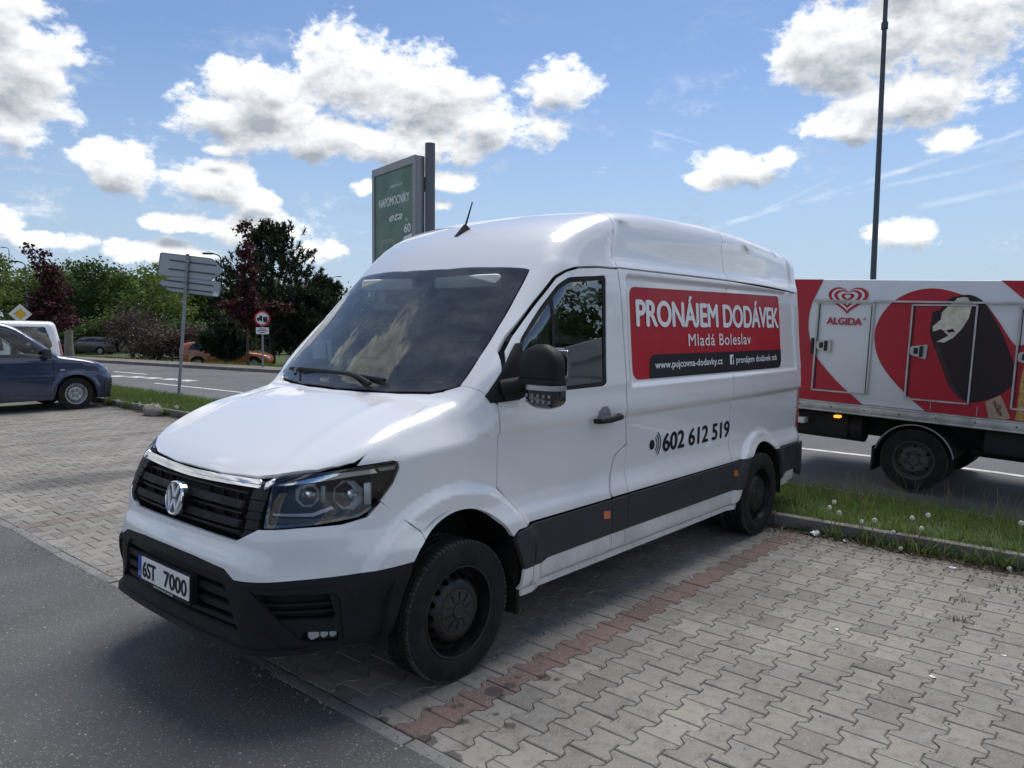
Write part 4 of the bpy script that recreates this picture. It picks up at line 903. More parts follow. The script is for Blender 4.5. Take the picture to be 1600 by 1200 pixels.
# wheel arch liners
for (cx, hw) in ((-.015, .47), (-3.66, .43)):
    for sgn in (1, -1):
        mb = MB(); N = 18; v = []; f = []
        for i in range(N+1):
            a = pi*i/N; r = hw+(.05 if cx > -1 else .03)*math.sin(a)
            for y in (.985, .70, .62): v.append((cx+r*math.cos(a), sgn*y, .345+r*1.02*math.sin(a)-(.06 if i in (0, N) else 0)))
        for i in range(N):
            for j in range(2): f.append((i*3+j, (i+1)*3+j, (i+1)*3+j+1, i*3+j+1))
        f.append(tuple(i*3+2 for i in range(N+1))); mb.add(v, f); mb.build('wheel_arch_liner', 'dark_recess', van, 30)
# --- wheels
def tyre_mesh(R, Wd, rim_r, grooves=4):
    h = Wd/2; p = [(rim_r*.985, -h*.72), (rim_r*1.02, -h*.88), (rim_r*1.10, -h*.97), (rim_r+(R-rim_r)*.45, -h*1.0), (rim_r+(R-rim_r)*.72, -h*.98), (R*.965, -h*.90), (R*.985, -h*.82)]
    for g in range(grooves):
        c = -h*.62+g*(h*1.24)/(grooves-1); p += [(R*.998, c-h*.10), (R*.978, c-h*.07), (R*.978, c+h*.07), (R*.998, c+h*.10)]
    p += [(R*.985, h*.82), (R*.965, h*.90), (rim_r+(R-rim_r)*.72, h*.98), (rim_r+(R-rim_r)*.45, h*1.0), (rim_r*1.10, h*.97), (rim_r*1.02, h*.88), (rim_r*.985, h*.72)]
    mb = MB(); mb.lathe(p, 56); return mb
def wheel(name, loc_, rz, parent, R=.352, Wd=.235, rim_r=.224, disc='steel_black', cap='hub_grey', holes=16, face=.0, steer=0., rimmat=None, lugs=False):
    """outer side faces local +z"""
    w = empty(name, loc_); w.parent = parent; w.rotation_euler = (-pi/2 if rz > 0 else pi/2, 0, steer)
    t = tyre_mesh(R, Wd, rim_r).build('tyre', 'rubber', w, 30)
    # shoulder blocks of the tread
    mb = MB(); n = 84
    for k_ in range(n):
        a = 2*pi*k_/n
        for s_ in (1, -1):
            M_ = Matrix.Rotation(a+(.03 if s_ > 0 else 0), 4, 'Z'); mb.box(R*.955, R*1.0005, -.0105*R/.35, .0105*R/.35, s_*Wd*.33, s_*Wd*.452, .003, M_)
    td = mb.build('tread', 'tread_rubber', t, 0); td['kind'] = 'stuff'
    h = Wd/2; rm = MB()
    rm.lathe([(rim_r*1.02, h*.86), (rim_r*1.045, h*.90), (rim_r*1.03, h*.94), (rim_r*.985, h*.92), (rim_r*.97, h*.7), (rim_r*.93, h*.5), (rim_r*.90, h*.1), (rim_r*.90, -h*.7), (rim_r*1.0, -h*.9)], 48)
    rim = rm.build('rim', rimmat or disc, w, 40)
    ho = [circ(rim_r*.075, 10, (rim_r*.755*math.cos(2*pi*i/holes), rim_r*.755*math.sin(2*pi*i/holes))) for i in range(holes)]
    V, T, loops = fill(circ(rim_r*.93, 48), [circ(rim_r*.30, 24)]+ho, rim_r*.09)
    def zc(r): return h*.30+.5*h*sstep(.86, .60, r/rim_r)-.10*h*sstep(.5, .4, r/rim_r)
    v = [(x, y, float(zc(math.hypot(x, y)))) for x, y in V]+[(x, y, float(zc(math.hypot(x, y)))-.012) for x, y in V]; nV = len(V)
    f = [tuple(int(i) for i in t_) for t_ in T]+[tuple(int(i)+nV for i in t_[::-1]) for t_ in T]
    for l in loops:
        for i in range(len(l)): f.append((l[i], l[(i+1) % len(l)], l[(i+1) % len(l)]+nV, l[i]+nV))
    mb = MB(); mb.add(v, f); mb.build('wheel_disc', disc, w, 40)
    mb = MB(); mb.lathe([(.0, -h*.4), (rim_r*.7, -h*.4), (rim_r*.9, -h*.5)], 24); mb.build('brake_drum', 'dark_recess', w, 0)
    if lugs:
        mb = MB(); mb.lathe([(rim_r*.30, h*.5), (rim_r*.26, h*.78), (.0, h*.8)], 20); mb.build('hub', cap, w, 30)
        for i in range(5):
            a = 2*pi*i/5; mb = MB(); mb.lathe([(rim_r*.07, h*.55), (rim_r*.06, h*.84), (0, h*.85)], 6, Matrix.Translation((rim_r*.42*math.cos(a), rim_r*.42*math.sin(a), 0))); mb.build('wheel_bolt', 'dark_recess', w, 0)
    else:
        mb = MB(); mb.lathe([(rim_r*.50, h*.55), (rim_r*.50, h*.74), (rim_r*.47, h*.80), (rim_r*.20, h*.84), (rim_r*.185, h*.80), (rim_r*.175, h*.80), (rim_r*.16, h*.87), (rim_r*.13, h*.88), (rim_r*.12, h*.855), (0, h*.86)], 40)
        c_ = mb.build('hub_cap', cap, w, 30)
        for i in range(10):
            a = 2*pi*i/10+.2; mb = MB(); mb.box(rim_r*.22, rim_r*.42, -.0028, .0028, h*.80, h*.852, 0, Matrix.Rotation(a, 4, 'Z')); mb.build('cap_slot', 'dark_recess', c_, 0)
    return w
fwl = wheel('front_wheel', (0, .885, .347), 1, van, steer=rad(0)); wheel('front_wheel', (0, -.885, .347), -1, van)
wheel('rear_wheel', (-3.64, .878, .347), 1, van); wheel('rear_wheel', (-3.64, -.878, .347), -1, van)
mb = MB(); mb.tube([(0, -.8, .347), (0, .8, .347)], .04); mb.build('axle', 'dark_recess', van)
mb = MB(); mb.tube([(-3.64, -.8, .347), (-3.64, .8, .347)], .05); mb.build('axle', 'dark_recess', van)
# mud flaps inside the front arches
for sgn in (1, -1):
    mb = MB(); mb.box(-.47, -.44, sgn*.80, sgn*.985, .20, .62, .01); mb.build('mud_flap', 'rubber', van)
# --- wipers, aerial
mb = MB(); mb.tube([(-.098, -.51, 1.482), (-.072, -.05, 1.478), (-.048, .364, 1.460)], .012, 6); mb.tube([(-.075, .0, 1.482), (-.03, .16, 1.47), (.0, .30, 1.44)], .011, 6); mb.build('wiper', BP, van)
mb = MB(); mb.tube([(-.105, -.50, 1.468), (-.135, -.62, 1.478), (-.17, -.72, 1.470)], .012, 6); mb.tube([(-.10, -.56, 1.478), (-.06, -.50, 1.45)], .010, 6); mb.build('wiper', BP, van)
mb = MB(); mb.add([(-.95, -.018, 2.335), (-.95, .018, 2.335), (-1.06, .028, 2.395), (-1.06, -.028, 2.395), (-1.035, -.010, 2.425), (-1.035, .010, 2.425)], [(0, 1, 2, 3), (0, 3, 4), (1, 5, 2), (0, 4, 5, 1), (3, 2, 5, 4)])
an = mb.build('aerial_base', BP, van, 30); mb = MB(); mb.tube([(-1.04, 0, 2.415), (-1.09, .015, 2.575)], [.007, .004], 8); mb.build('aerial_rod', BP, an)
# --- cab interior
prof = [(.0, 1.30), (-.12, 1.36), (-.34, 1.39), (-.46, 1.34), (-.50, 1.20), (-.46, 1.0), (-.30, .9), (.0, .9)]
mb = MB(); M_ = Matrix(((1, 0, 0, 0), (0, 0, 1, 0), (0, 1, 0, 0), (0, 0, 0, 1))); mb.prism(prof, -.76, .76, M_); dash = mb.build('dashboard', 'dash_black', van, 40)
mb = MB(); mb.box(-.32, -.16, -.40, -.10, 1.40, 1.404, 0, Matrix.Rotation(.0, 4, 'Z')); mb.build('paper_sheet', 'paper_white', dash, 0)
mb = MB(); mb.box(-.42, -.34, .30, .62, 1.36, 1.46, .03); mb.build('instrument_hood', 'dash_black', dash)
mb = MB(); MS = Matrix.Translation((-.62, .43, 1.30)) @ Matrix.Rotation(rad(-62), 4, 'Y')
pts = [(.19*math.cos(a), .19*math.sin(a), 0) for a in np.linspace(0, 2*pi, 33)]; mb.tube(pts, .016, 8, False, MS); mb.box(-.18, .18, -.02, .02, -.01, .01, .005, MS); mb.box(-.06, .06, -.09, .09, -.03, .015, .02, MS); mb.tube([(0, 0, 0), (0, 0, -.3)], .03, 8, True, MS); mb.build('steering_wheel', 'dash_black', dash)
for (y0, y1) in ((.20, .70), (-.30, .12), (-.74, -.32)):
    st = empty('seat', (-1.25, (y0+y1)/2, .8)); st.parent = van
    mb = MB(); mb.box(-.30, .25, (y0-y1)/2, (y1-y0)/2, .02, .20, .05); mb.build('seat_cushion', 'seat_cloth', st)
    mb = MB(); mb.box(-.11, .08, (y0-y1)/2+.01, (y1-y0)/2-.01, -.0, .70, .06, Mx((-.26, 0, .15), 0, rad(-12), 0)); mb.build('seat_back', 'seat_cloth', st)
    mb = MB(); mb.box(-.06, .06, -.13, .13, 0, .20, .05, Mx((-.42, 0, .90), 0, rad(-8), 0)); mb.build('headrest', 'seat_cloth', st)
mb = MB(); mb.prism([(-.90, .5), (.90, .5), (.90, 1.9), (.84, 2.2), (.62, 2.42), (-.62, 2.42), (-.84, 2.2), (-.90, 1.9)], -1.83, -1.80, Matrix(((0, 0, 1, 0), (1, 0, 0, 0), (0, 1, 0, 0), (0, 0, 0, 1)))); mb.build('bulkhead', 'bulkhead_grey', van, 0)
for sgn in (1, -1):
    mb = MB(); mb.box(-.72, -.66, sgn*.62, sgn*.10, 1.98, 2.06, .02); mb.build('sun_visor', 'bulkhead_grey', van)
mb = MB(); mb.tube([(-1.38, .88, 2.05), (-1.42, .88, 1.4), (-1.40, .86, .9)], .018, 8); mb.build('seat_belt', 'dash_black', van)
# --- signwriting
RE = rounded([(-1.620, 2.020), (-4.145, 2.045), (-4.160, 1.985), (-4.148, 1.47), (-4.10, 1.412), (-1.65, 1.418), (-1.612, 1.455)], [.07, .05, .02, .05, .05, .06, .03], 6)
sign = VB.panel('side_sign', 'side', RE, 'red_film', van, off=.0022, thick=.002, res=.06)
BK = rounded([(-1.832, 1.577), (-4.152, 1.570), (-4.150, 1.47), (-4.10, 1.412), (-1.810, 1.4185)], [.07, .0, .05, .05, 0.], 6)
VB.panel('sign_band', 'side', BK, 'black_film', sign, off=.0040, thick=.0015, res=.06)
def van_text(t, x, z, h, w, mat, bold, parent, space=1., off=.0058, slope=0., sh=0.):
    me = text_mesh(t, h, bold, w, space, shear=sh); map_mesh(me, lambda c: Vector((x-c.x, z+c.y+slope*c.x, c.z)))
    return VB.decal('lettering', 'side', me, mat, parent, off)
van_text('PRONÁJEM DODÁVEK', -1.690, 1.768, .178, 2.42, 'white_film', .055, sign, .98)
van_text('Mladá Boleslav', -2.378, 1.627, .092, 1.09, 'white_film', .012, sign, 1.1)
van_text('www.pujcovna-dodavky.cz', -1.893, 1.482, .052, 1.015, 'white_film', .03, sign, 1.)
van_text('pronájem dodávek mb', -3.160, 1.480, .054, .87, 'white_film', .02, sign, 1.)
fbm = flat(rounded([(-3.045, 1.472), (-3.115, 1.472), (-3.115, 1.548), (-3.045, 1.548)], .006, 2), (), 0, 0).mesh('icon'); VB.decal('sign_icon', 'side', fbm, 'white_film', sign, .0058)
van_text('f', -3.076, 1.472, .066, .034, 'black_film', .06, sign, off=.0072)
ph = van_text('602 612 519', -2.012, .905, .128, 1.040, 'black_film', .055, van, 1., .0022)
dot = flat(circ(.034, 20, (-1.862, .968)), (), 0, 0).mesh('icon'); VB.decal('signal_dot', 'side', dot, 'black_film', van, .0024)
for i, r in enumerate((.06, .085, .11)):
    a0 = np.linspace(-.9, .9, 12); o_ = [(-1.862-r*math.cos(a), .968+r*math.sin(a)*.85) for a in a0]+[(-1.862-(r+.011)*math.cos(a), .968+(r+.011)*math.sin(a)*.85) for a in a0[::-1]]
    VB.decal('signal_arc', 'side', flat(o_, (), 0, 0).mesh('icon'), 'black_film', van, .0024)
# ================================================================== OTHER VEHICLES
paint('blue_paint', (.002, .017, .070), .25, .7); paint('black_car_paint', (.008, .009, .011), .3, .7); paint('orange_paint', (.40, .095, .010), .3, .7); paint('silver_paint', (.42, .43, .44), .3, .7, .3)
simple('headlamp_clear', (.62, .64, .67), .12, coat=1., metal=.3); simple('bumper_grey', (.032, .036, .045), .6, var=.2, scale=6)
class Car:
    """compact car body from a closed form; local +x is its nose, origin on the ground under the front axle"""
    def __init__(s, T, Yt, Xf, xr, axles=(0., -2.68), R=.315, arch=.385, tuck=.22, wmax=.89):
        s.T = pchip(*T); s.Y = pchip(*Yt); s.X = pchip(*Xf); s.xr = xr; s.axl = axles; s.R = R; s.arch = arch; s.xf = max(Xf[1])
        def F(x, y, z):
            ay = np.abs(y); w = np.interp(z, *s.Y)-.05*np.clip((x-.1)/.6, 0, 2)**2-.03*np.clip((s.xr+.9-x)/.8, 0, 2)**2
            for a in axles: w = w+.018*(1-sstep(arch+.03, arch+.10, np.hypot(x-a, z-R)))
            gf = x-(np.interp(z, *s.X)-tuck*ay**2); gr = (s.xr+.05*ay**2+.18*np.clip(z-1.0, 0, 1)**1.3-x)
            zz = np.interp(x+.10*ay**2, *s.T)-.03*ay**2; sl = (np.interp(x+.03, *s.T)-np.interp(x-.03, *s.T))/.06
            gt = (z-zz)/np.sqrt(1+np.minimum(sl**2, 2.))
            g = smax(smax(gf, ay-w, .22), gr, .16)
            return smax(g, gt, .10)
        s.B = Body(F, axis_x=-.4, axis_z=.52); s.B.xm = (s.xf+xr)/2; s.B.hl = (s.xf-xr)/2-.004
        def rays(chart, Q, old=s.B.rays):
            if chart != 'wrapw': return old(chart, Q)
            Q2 = Q.copy(); Q2[:, 0] = s.B.xm+s.B.hl*np.sin(np.clip(Q[:, 0]/(s.B.hl*1.15), -1, 1)*pi/2); return old('wrap', Q2)
        s.B.rays = rays
    def u(s, x): return s.B.hl*1.15*2/pi*math.asin(max(-1, min(1, (x-s.B.xm)/s.B.hl)))
    def hole(s, pts, sgn=1):
        P = s.B.cast('side', resample(pts, .06)); q = s.B.to2('wrap', P); return [(s.u(a), sgn*b) for a, b in q]
    def tophole(s, pts):
        P = s.B.cast('top', resample(pts, .08)); q = s.B.to2('wrap', P); return [(s.u(a), b) for a, b in q]
    def build(s, root, mat, windows, screen=None, glassmat='side_glass', res=.05, door=None, rear_screen=None):
        hs = []; pm = 1.93
        ar = []
        for a in s.axl:
            o = [(a+s.arch*math.cos(t), s.R+s.arch*math.sin(t)) for t in np.linspace(rad(-14), rad(194), 22)]; ar.append(o)
        for sg in (1, -1):
            hs += [s.hole(w, sg) for w in windows]
            if door: hs.append(s.hole(door, sg))
        if screen: hs.append(s.tophole(screen))
        if rear_screen: hs.append(s.tophole(rear_screen))
        U0, U1 = s.u(s.xr+.003), s.u(s.xf-.003); half = [(U0, p) for p in np.linspace(-pm, pm, 40)]
        # lower edge with the wheel arches let into it
        def low(sg):
            out = []; zs = .215
            xs = np.linspace(s.xr+.16, s.xf-.16, 60)
            pts = []
            for x in xs:
                z = zs
                for a in s.axl:
                    d = abs(x-a)
                    if d < s.arch: z = max(z, s.R+math.sqrt(s.arch**2-d*d))
                pts.append((x, z))
            P = s.B.cast('side', pts); P = P[(P[:, 1] < 1.0) & (P[:, 1] > .3)]; q = s.B.to2('wrap', P); e = float(np.median(q[:, 1])); r_ = [(s.u(a), sg*b) for a, b in q]; b0, b1 = r_[0][1], r_[-1][1]
            return [(s.u(s.xr+.002), b0)]+r_+[(s.u(s.xf-.002), b1)]
        ol = low(1)[::-1]+low(-1)
        body = s.B.panel('body', 'wrapw', ol, mat, root, holes=tuple(hs), res=res, thick=.02)
        for w in windows:
            s.B.panel('window', 'side', w, glassmat, root, off=-.006, thick=.004, res=.1, both=True)
        if screen: s.B.panel('windscreen', 'top', screen, glassmat, root, off=-.004, thick=.004, res=.1)
        if rear_screen: s.B.panel('rear_window', 'top', rear_screen, glassmat, root, off=-.004, thick=.004, res=.1)
        mb = MB(); mb.box(s.xr+.12, s.xf-.14, -.70, .70, .20, .55); mb.build('underbody', 'dark_recess', root, 0)
        for a in s.axl:
            for sg in (1, -1):
                mb = MB(); v = []; f = []; N = 12
                for i in range(N+1):
                    t = pi*i/N
                    for y in (.84, .60): v.append((a+s.arch*1.01*math.cos(t), sg*y, s.R+s.arch*1.01*math.sin(t)))
                for i in range(N): f.append((i*2, i*2+2, i*2+3, i*2+1))
                f.append(tuple(i*2+1 for i in range(N+1))); mb.add(v, f); mb.build('wheel_arch_liner', 'dark_recess', root, 30)
        return body
    def wheels(s, root, disc, rim, y=.775, **kw):
        for a in s.axl:
            for sg in (1, -1): wheel('wheel', (a, sg*y, s.R), sg, root, R=s.R, Wd=.195, rim_r=s.R*.63, disc=disc, cap=rim, rimmat=rim, **kw)
# ---- blue leisure van parked at the kerb
cad = Car(([1.0, .87, .82, .70, .5, .2, -.05, -.18, -.30, -.7, -.95, -1.15, -1.45, -2.0, -2.8, -3.3, -3.6], [.50, .68, .76, .86, .945, 1.02, 1.065, 1.09, 1.17, 1.48, 1.65, 1.725, 1.775, 1.81, 1.80, 1.76, 1.70]),
          ([.15, .25, .45, .65, .70, .74, .95, 1.05, 1.6, 1.85], [.80, .84, .875, .88, .878, .87, .872, .85, .715, .64]), ([.15, .3, .45, .6, .68, .8, .95], [.72, .80, .845, .85, .83, .78, .68]), -3.52)
bl = empty('parked_car', (-3.21, -13.74, 0), pi); tag(bl, 'dark blue compact leisure van with silver steel wheels, nose to the grass verge', 'car')
dwin = [(-.50, 1.05), (-.60, 1.20), (-.86, 1.405), (-1.10, 1.56), (-1.34, 1.62), (-1.42, 1.05)]; qwin = [(-.335, 1.055), (-.44, 1.055), (-.47, 1.115)]; bwin = [(-1.58, 1.05), (-1.54, 1.63), (-2.4, 1.66), (-2.45, 1.05)]; cwin = [(-2.6, 1.05), (-2.56, 1.66), (-3.2, 1.62), (-3.28, 1.08)]
dor = rounded([(-.40, .98), (-.395, .36), (-.46, .30), (-1.46, .30), (-1.50, 1.0), (-1.44, 1.66), (-1.34, 1.685), (-1.08, 1.60), (-.84, 1.43), (-.56, 1.20)], .03, 3)
cad.build(bl, 'blue_paint', [qwin, bwin, cwin], [(-.28, .60), (-.28, -.60), (-.96, -.54), (-.96, .54)], glassmat='clear_glass', door=dor)
for sg in (1, -1):
    dd = cad.B.panel('door', 'side', [(x*1.0, z) for x, z in rounded([(-.406, .98), (-.402, .36), (-.464, .307), (-1.455, .307), (-1.493, 1.0), (-1.434, 1.652), (-1.34, 1.677), (-1.085, 1.592), (-.848, 1.424), (-.567, 1.195)], .03, 3)], 'blue_paint', bl, holes=(dwin,), res=.06, mirror=sg < 0)
    cad.B.panel('door_glass', 'side', dwin, 'clear_glass', dd, off=-.008, thick=.004, res=.1, mirror=sg < 0)
    cad.B.panel('rub_strip', 'side', [(-.44, .635), (-.44, .605), (-1.46, .605), (-1.46, .635)], 'bumper_grey', dd, off=.012, thick=.02, res=.08, mirror=sg < 0)
    cad.B.panel('door_handle', 'side', rounded([(-1.23, .90), (-1.43, .905), (-1.42, .86), (-1.25, .855)], .015, 3), 'dark_recess', dd, off=.015, thick=.02, res=.05, mirror=sg < 0)
    cad.B.panel('indicator', 'side', rounded([(-.20, .81), (-.28, .81), (-.28, .785), (-.20, .785)], .012, 3), 'headlamp_clear', bl, off=.008, thick=.012, res=.03, mirror=sg < 0)
    cad.B.panel('sill_trim', 'side', [(-.44, .355), (-.44, .325), (-1.45, .325), (-1.45, .355)], 'blue_paint', dd, off=.012, thick=.02, res=.08, mirror=sg < 0)
    HF = (.8, .6, .1); hp = [(.57, .72, .80), (.66, .55, .82), (.74, .48, .68), (.66, .62, .66), (.60, .70, .70)]
    cad.B.panel('headlight', HF, rounded([tuple(p) for p in cad.B.to2(HF, hp)], .03, 3), 'headlamp_clear', bl, off=.006, thick=.02, res=.04, mirror=sg < 0)
    mb = MB(); mb.box(-.58, -.46, sg*.86, sg*1.02, 1.03, 1.22, .03); mb.tube([(-.50, sg*.82, 1.06), (-.51, sg*.90, 1.08)], .03, 8); mb.build('mirror', 'bumper_grey', bl)
cad.B.panel('front_bumper', 'front', [(t, .60-.10*max(0, abs(t)-.55)) for t in np.linspace(-.74, .74, 24)]+[(t, .22) for t in np.linspace(.72, -.72, 24)], 'bumper_grey', bl, off=.012, thick=.04, res=.06)
for z in (.515, .455, .395): cad.B.panel('bumper_rib', 'front', [(t, z+.012) for t in np.linspace(-.66, .66, 18)]+[(t, z-.012) for t in np.linspace(.66, -.66, 18)], 'dark_recess', bl, off=.022, thick=.02, res=.06)
cad.wheels(bl, 'steel_silver', 'steel_silver', lugs=True, holes=18)
mb = MB(); mb.box(-.30, -.55, -.70, .70, .80, 1.07, .05); mb.build('dashboard', 'dash_black', bl)
for y in (.36, -.36):
    mb = MB(); mb.box(-1.35, -1.20, y-.22, y+.22, .60, 1.25, .05, None); mb.box(-1.33, -1.23, y-.11, y+.11, 1.25, 1.45, .04); mb.build('seat', 'seat_cloth', bl)
mb = MB(); mb.tube([(.17*math.cos(a), .17*math.sin(a), 0) for a in np.linspace(0, 2*pi, 24)], .014, 6, False, Mx((-.72, .36, 1.0), 0, rad(-65), 0)); mb.build('steering_wheel', 'dash_black', bl)
# ---- white van beyond it, tail to the verge
wv = Car(([1.0, .87, .82, .70, .4, .1, -.05, -.30, -.75, -1.0, -1.25, -1.7, -2.5, -3.3, -3.7], [.50, .70, .80, .92, 1.04, 1.10, 1.14, 1.30, 1.60, 1.69, 1.735, 1.755, 1.755, 1.745, 1.72]),
         ([.15, .25, .45, .65, .95, 1.05, 1.6, 1.85], [.80, .84, .875, .88, .875, .86, .77, .72]), ([.15, .3, .45, .6, .8, .95], [.72, .80, .845, .85, .78, .68]), -3.52)
wh = empty('parked_van', (-.42, -16.30, 0), 0); tag(wh, 'white van with dark side windows parked behind the dark blue leisure van', 'van')
ww = [[(-.42, 1.12), (-.95, 1.55), (-1.3, 1.62), (-1.36, 1.1)], [(-1.5, 1.1), (-1.46, 1.63), (-2.25, 1.64), (-2.3, 1.1)], [(-2.42, 1.12), (-2.40, 1.63), (-3.14, 1.615), (-3.26, 1.20), (-3.20, 1.12)]]
wv.build(wh, 'white_paint', [rounded(q, .04, 3) for q in ww], [(-.3, .62), (-.3, -.62), (-.85, -.56), (-.85, .56)], 'dark_glass')
wv.B.panel('front_bumper', 'front', [(t, .62) for t in np.linspace(-.78, .78, 24)]+[(t, .22) for t in np.linspace(.74, -.74, 24)], 'bumper_grey', wh, off=.012, thick=.04, res=.06)
wv.wheels(wh, 'steel_silver', 'steel_silver', lugs=True, holes=12)
for sg in (1, -1):
    wv.B.panel('tail_lamp', (-.8, .6, 0), [tuple(p) for p in wv.B.to2((-.8, .6, 0), [(-3.4, .78, 1.30), (-3.5, .66, 1.30), (-3.5, .70, .75), (-3.4, .84, .75)])], 'red_lens', wh, off=.008, thick=.02, res=.06, mirror=sg < 0)
    mb = MB(); mb.box(-.50, -.38, sg*.88, sg*1.04, 1.08, 1.26, .03); mb.build('mirror', 'black_plastic', wh)
# ---- cars in the lower car park across the road
est = Car(([1.0, .86, .80, .6, .2, -.2, -.35, -.8, -1.1, -1.4, -2.0, -2.7, -3.1, -3.5, -3.7], [.45, .62, .70, .78, .86, .91, .94, 1.24, 1.38, 1.43, 1.46, 1.43, 1.38, 1.25, 1.0]),
          ([.15, .25, .5, .7, .9, 1.4, 1.5], [.78, .83, .87, .875, .86, .66, .60]), ([.15, .3, .5, .65, .8], [.74, .82, .86, .82, .72]), -3.6)
ew = [rounded(q, .03, 3) for q in ([(-.62, .96), (-1.02, 1.27), (-1.38, 1.345), (-1.42, .96)], [(-1.52, .96), (-1.49, 1.36), (-2.22, 1.365), (-2.28, .96)], [(-2.38, .97), (-2.36, 1.36), (-2.95, 1.31), (-3.15, 1.02)])]
def far_car(pos, rz, mat, label, lamps='headlamp_clear'):
    r = empty('parked_car', pos, rz); tag(r, label, 'car', 'cars in the lower car park across the road')
    est.build(r, mat, ew, [(-.42, .62), (-.42, -.62), (-1.05, -.54), (-1.05, .54)], 'dark_glass', res=.09)
    est.wheels(r, 'steel_silver', 'steel_silver', lugs=True, holes=8)
    for sg in (1, -1):
        HF = (.8, .6, .1); est.B.panel('headlight', HF, [tuple(p) for p in est.B.to2(HF, [(.62, .72, .70), (.74, .5, .70), (.76, .5, .60), (.62, .74, .60)])], 'headlamp_clear', r, off=.006, thick=.02, res=.08, mirror=sg < 0)
        est.B.panel('tail_lamp', (-.8, .6, 0), [tuple(p) for p in est.B.to2((-.8, .6, 0), [(-3.35, .78, 1.05), (-3.5, .62, 1.05), (-3.55, .66, .75), (-3.42, .82, .75)])], 'red_lens', r, off=.008, thick=.02, res=.08, mirror=sg < 0)
        mb = MB(); mb.box(-.62, -.50, sg*.86, sg*1.0, .94, 1.08, .02); mb.build('mirror', 'black_plastic', r)
    return r
DL = math.atan2(-rt.y, -rt.x)
def far_at(x, y, dx): return (x+rt.x*dx, y+rt.y*dx, terrain_z(x, y)+.0)
far_car(far_at(-22.5, -63.9, -1.4), DL, 'black_car_paint', 'black estate car in the lower car park, left of the purple shrubs')
far_car(far_at(-17.7, -33.3, 1.5), DL+pi+rad(10), 'orange_paint', 'orange car under the dark pine, behind the round prohibition sign')
far_car(far_at(-24.2, -50.6, -.2), DL+rad(20), 'silver_paint', 'silver car half hidden behind the direction sign post')

# ================================================================== ICE CREAM TRUCK
simple('truck_red', (.40, .014, .03), .38, var=.05, scale=1.5, spec=.35); simple('truck_white', (.66, .67, .70), .4, var=.04, scale=1.5, spec=.35)
simple('choc', (.022, .013, .016), .45, var=.2, scale=2, spec=.3); simple('choc_light', (.045, .026, .028), .45, var=.25, scale=3, spec=.3); simple('cream', (.62, .58, .47), .5, var=.22, scale=12); simple('stick_wood', (.40, .27, .19), .6, var=.12, scale=5)
simple('wafer_gold', (.50, .30, .09), .6, var=.4, scale=30); simple('aluminium', (.46, .46, .45), .42, metal=.55, var=.25, scale=5); simple('lamp_orange', (.8, .32, .03), .3, emit=((1., .42, .05), .5))
simple('truck_rim', (.06, .054, .05), .7, var=.3, scale=8)
simple('chassis_black', (.014, .014, .016), .7, var=.4, scale=5)
tk = empty('delivery_truck', (-6.40, 1.5, 0)); tk.rotation_euler = (-rad(2.1), 0, 0); tag(tk, 'small refrigerated truck with red and white ALGIDA ice cream livery on the road', 'truck')
def tx(name, mb, mat, sm=35, par=None): return mb.build(name, mat, par or tk, sm)
mb = MB(); mb.box(-2.25, -.004, -1.72, 3.5, .893, 2.285, .02); box = tx('cargo_box', mb, 'truck_white')
MP = Matrix(((0, 0, 1, 0), (1, 0, 0, 0), (0, 1, 0, 0), (0, 0, 0, 1)))     # (y, z, out) -> truck local
layer = [0]
def art(name, poly, mat, holes=(), step=.0016, par=None):
    layer[0] += 1; h = .0005+layer[0]*step; return flat(poly, holes, h-.001, h, MP, .4).build(name, mat, par or box, 0)
def smooth_curve(pts, n=6):
    out = []; P = [Vector(p) for p in pts]; N = len(P)
    for i in range(N-1):
        a, b, c, d = P[max(i-1, 0)], P[i], P[i+1], P[min(i+2, N-1)]
        for k_ in range(n):
            t = k_/n; out.append(tuple(.5*((2*b)+(c-a)*t+(2*a-5*b+4*c-d)*t*t+(3*b-a-3*c+d)*t**3)))
    out.append(tuple(P[-1])); return out
lb_, lt_ = .895, 2.283
art('livery_red', [(-1.718, lb_), (-1.718, lt_)]+smooth_curve([(-1.081, lt_), (-1.146, 2.127), (-1.202, 1.968), (-1.218, 1.792), (-1.192, 1.617), (-1.115, 1.427), (-.981, 1.262), (-.815, 1.102), (-.655, .98), (-.55, lb_)]), 'truck_red')
layer[0] = 0
hrt = smooth_curve([(.09, lb_), (-.046, .998), (-.194, 1.131), (-.347, 1.30), (-.439, 1.46), (-.482, 1.641), (-.474, 1.776), (-.416, 1.928), (-.305, 2.064), (-.147, 2.158), (.025, 2.196), (.183, 2.181), (.326, 2.137), (.452, 2.101), (.536, 2.057), (.672, 1.88), (.748, 1.762), (.821, 1.661), (.861, 1.645), (.94, 1.69), (1.1, 1.95), (1.3, 2.15), (1.6, 2.2), (1.95, 2.05), (2.1, 1.75), (2.0, 1.4), (1.7, 1.05), (1.5, lb_)])
art('livery_heart', hrt, 'truck_red'); layer[0] = 0
art('livery_red', [(.651, lt_)]+smooth_curve([(.661, lt_), (.759, 2.20), (.855, 2.115), (1.0, 2.03), (1.2, 2.19), (1.4, lt_)]), 'truck_red')
art('ice_cream_picture', smooth_curve([(.313, 2.125), (.409, 2.134), (.522, 2.073), (.613, 1.938), (.692, 1.805), (.773, 1.627), (.85, 1.421), (.858, 1.269), (.753, 1.144), (.678, 1.096), (.562, 1.048), (.467, 1.04), (.366, 1.092), (.285, 1.196), (.197, 1.395), (.106, 1.613), (.062, 1.739), (.069, 1.868), (.075, 1.948), (.144, 1.982), (.218, 2.095), (.31, 2.125)], 4)[:-1], 'choc')
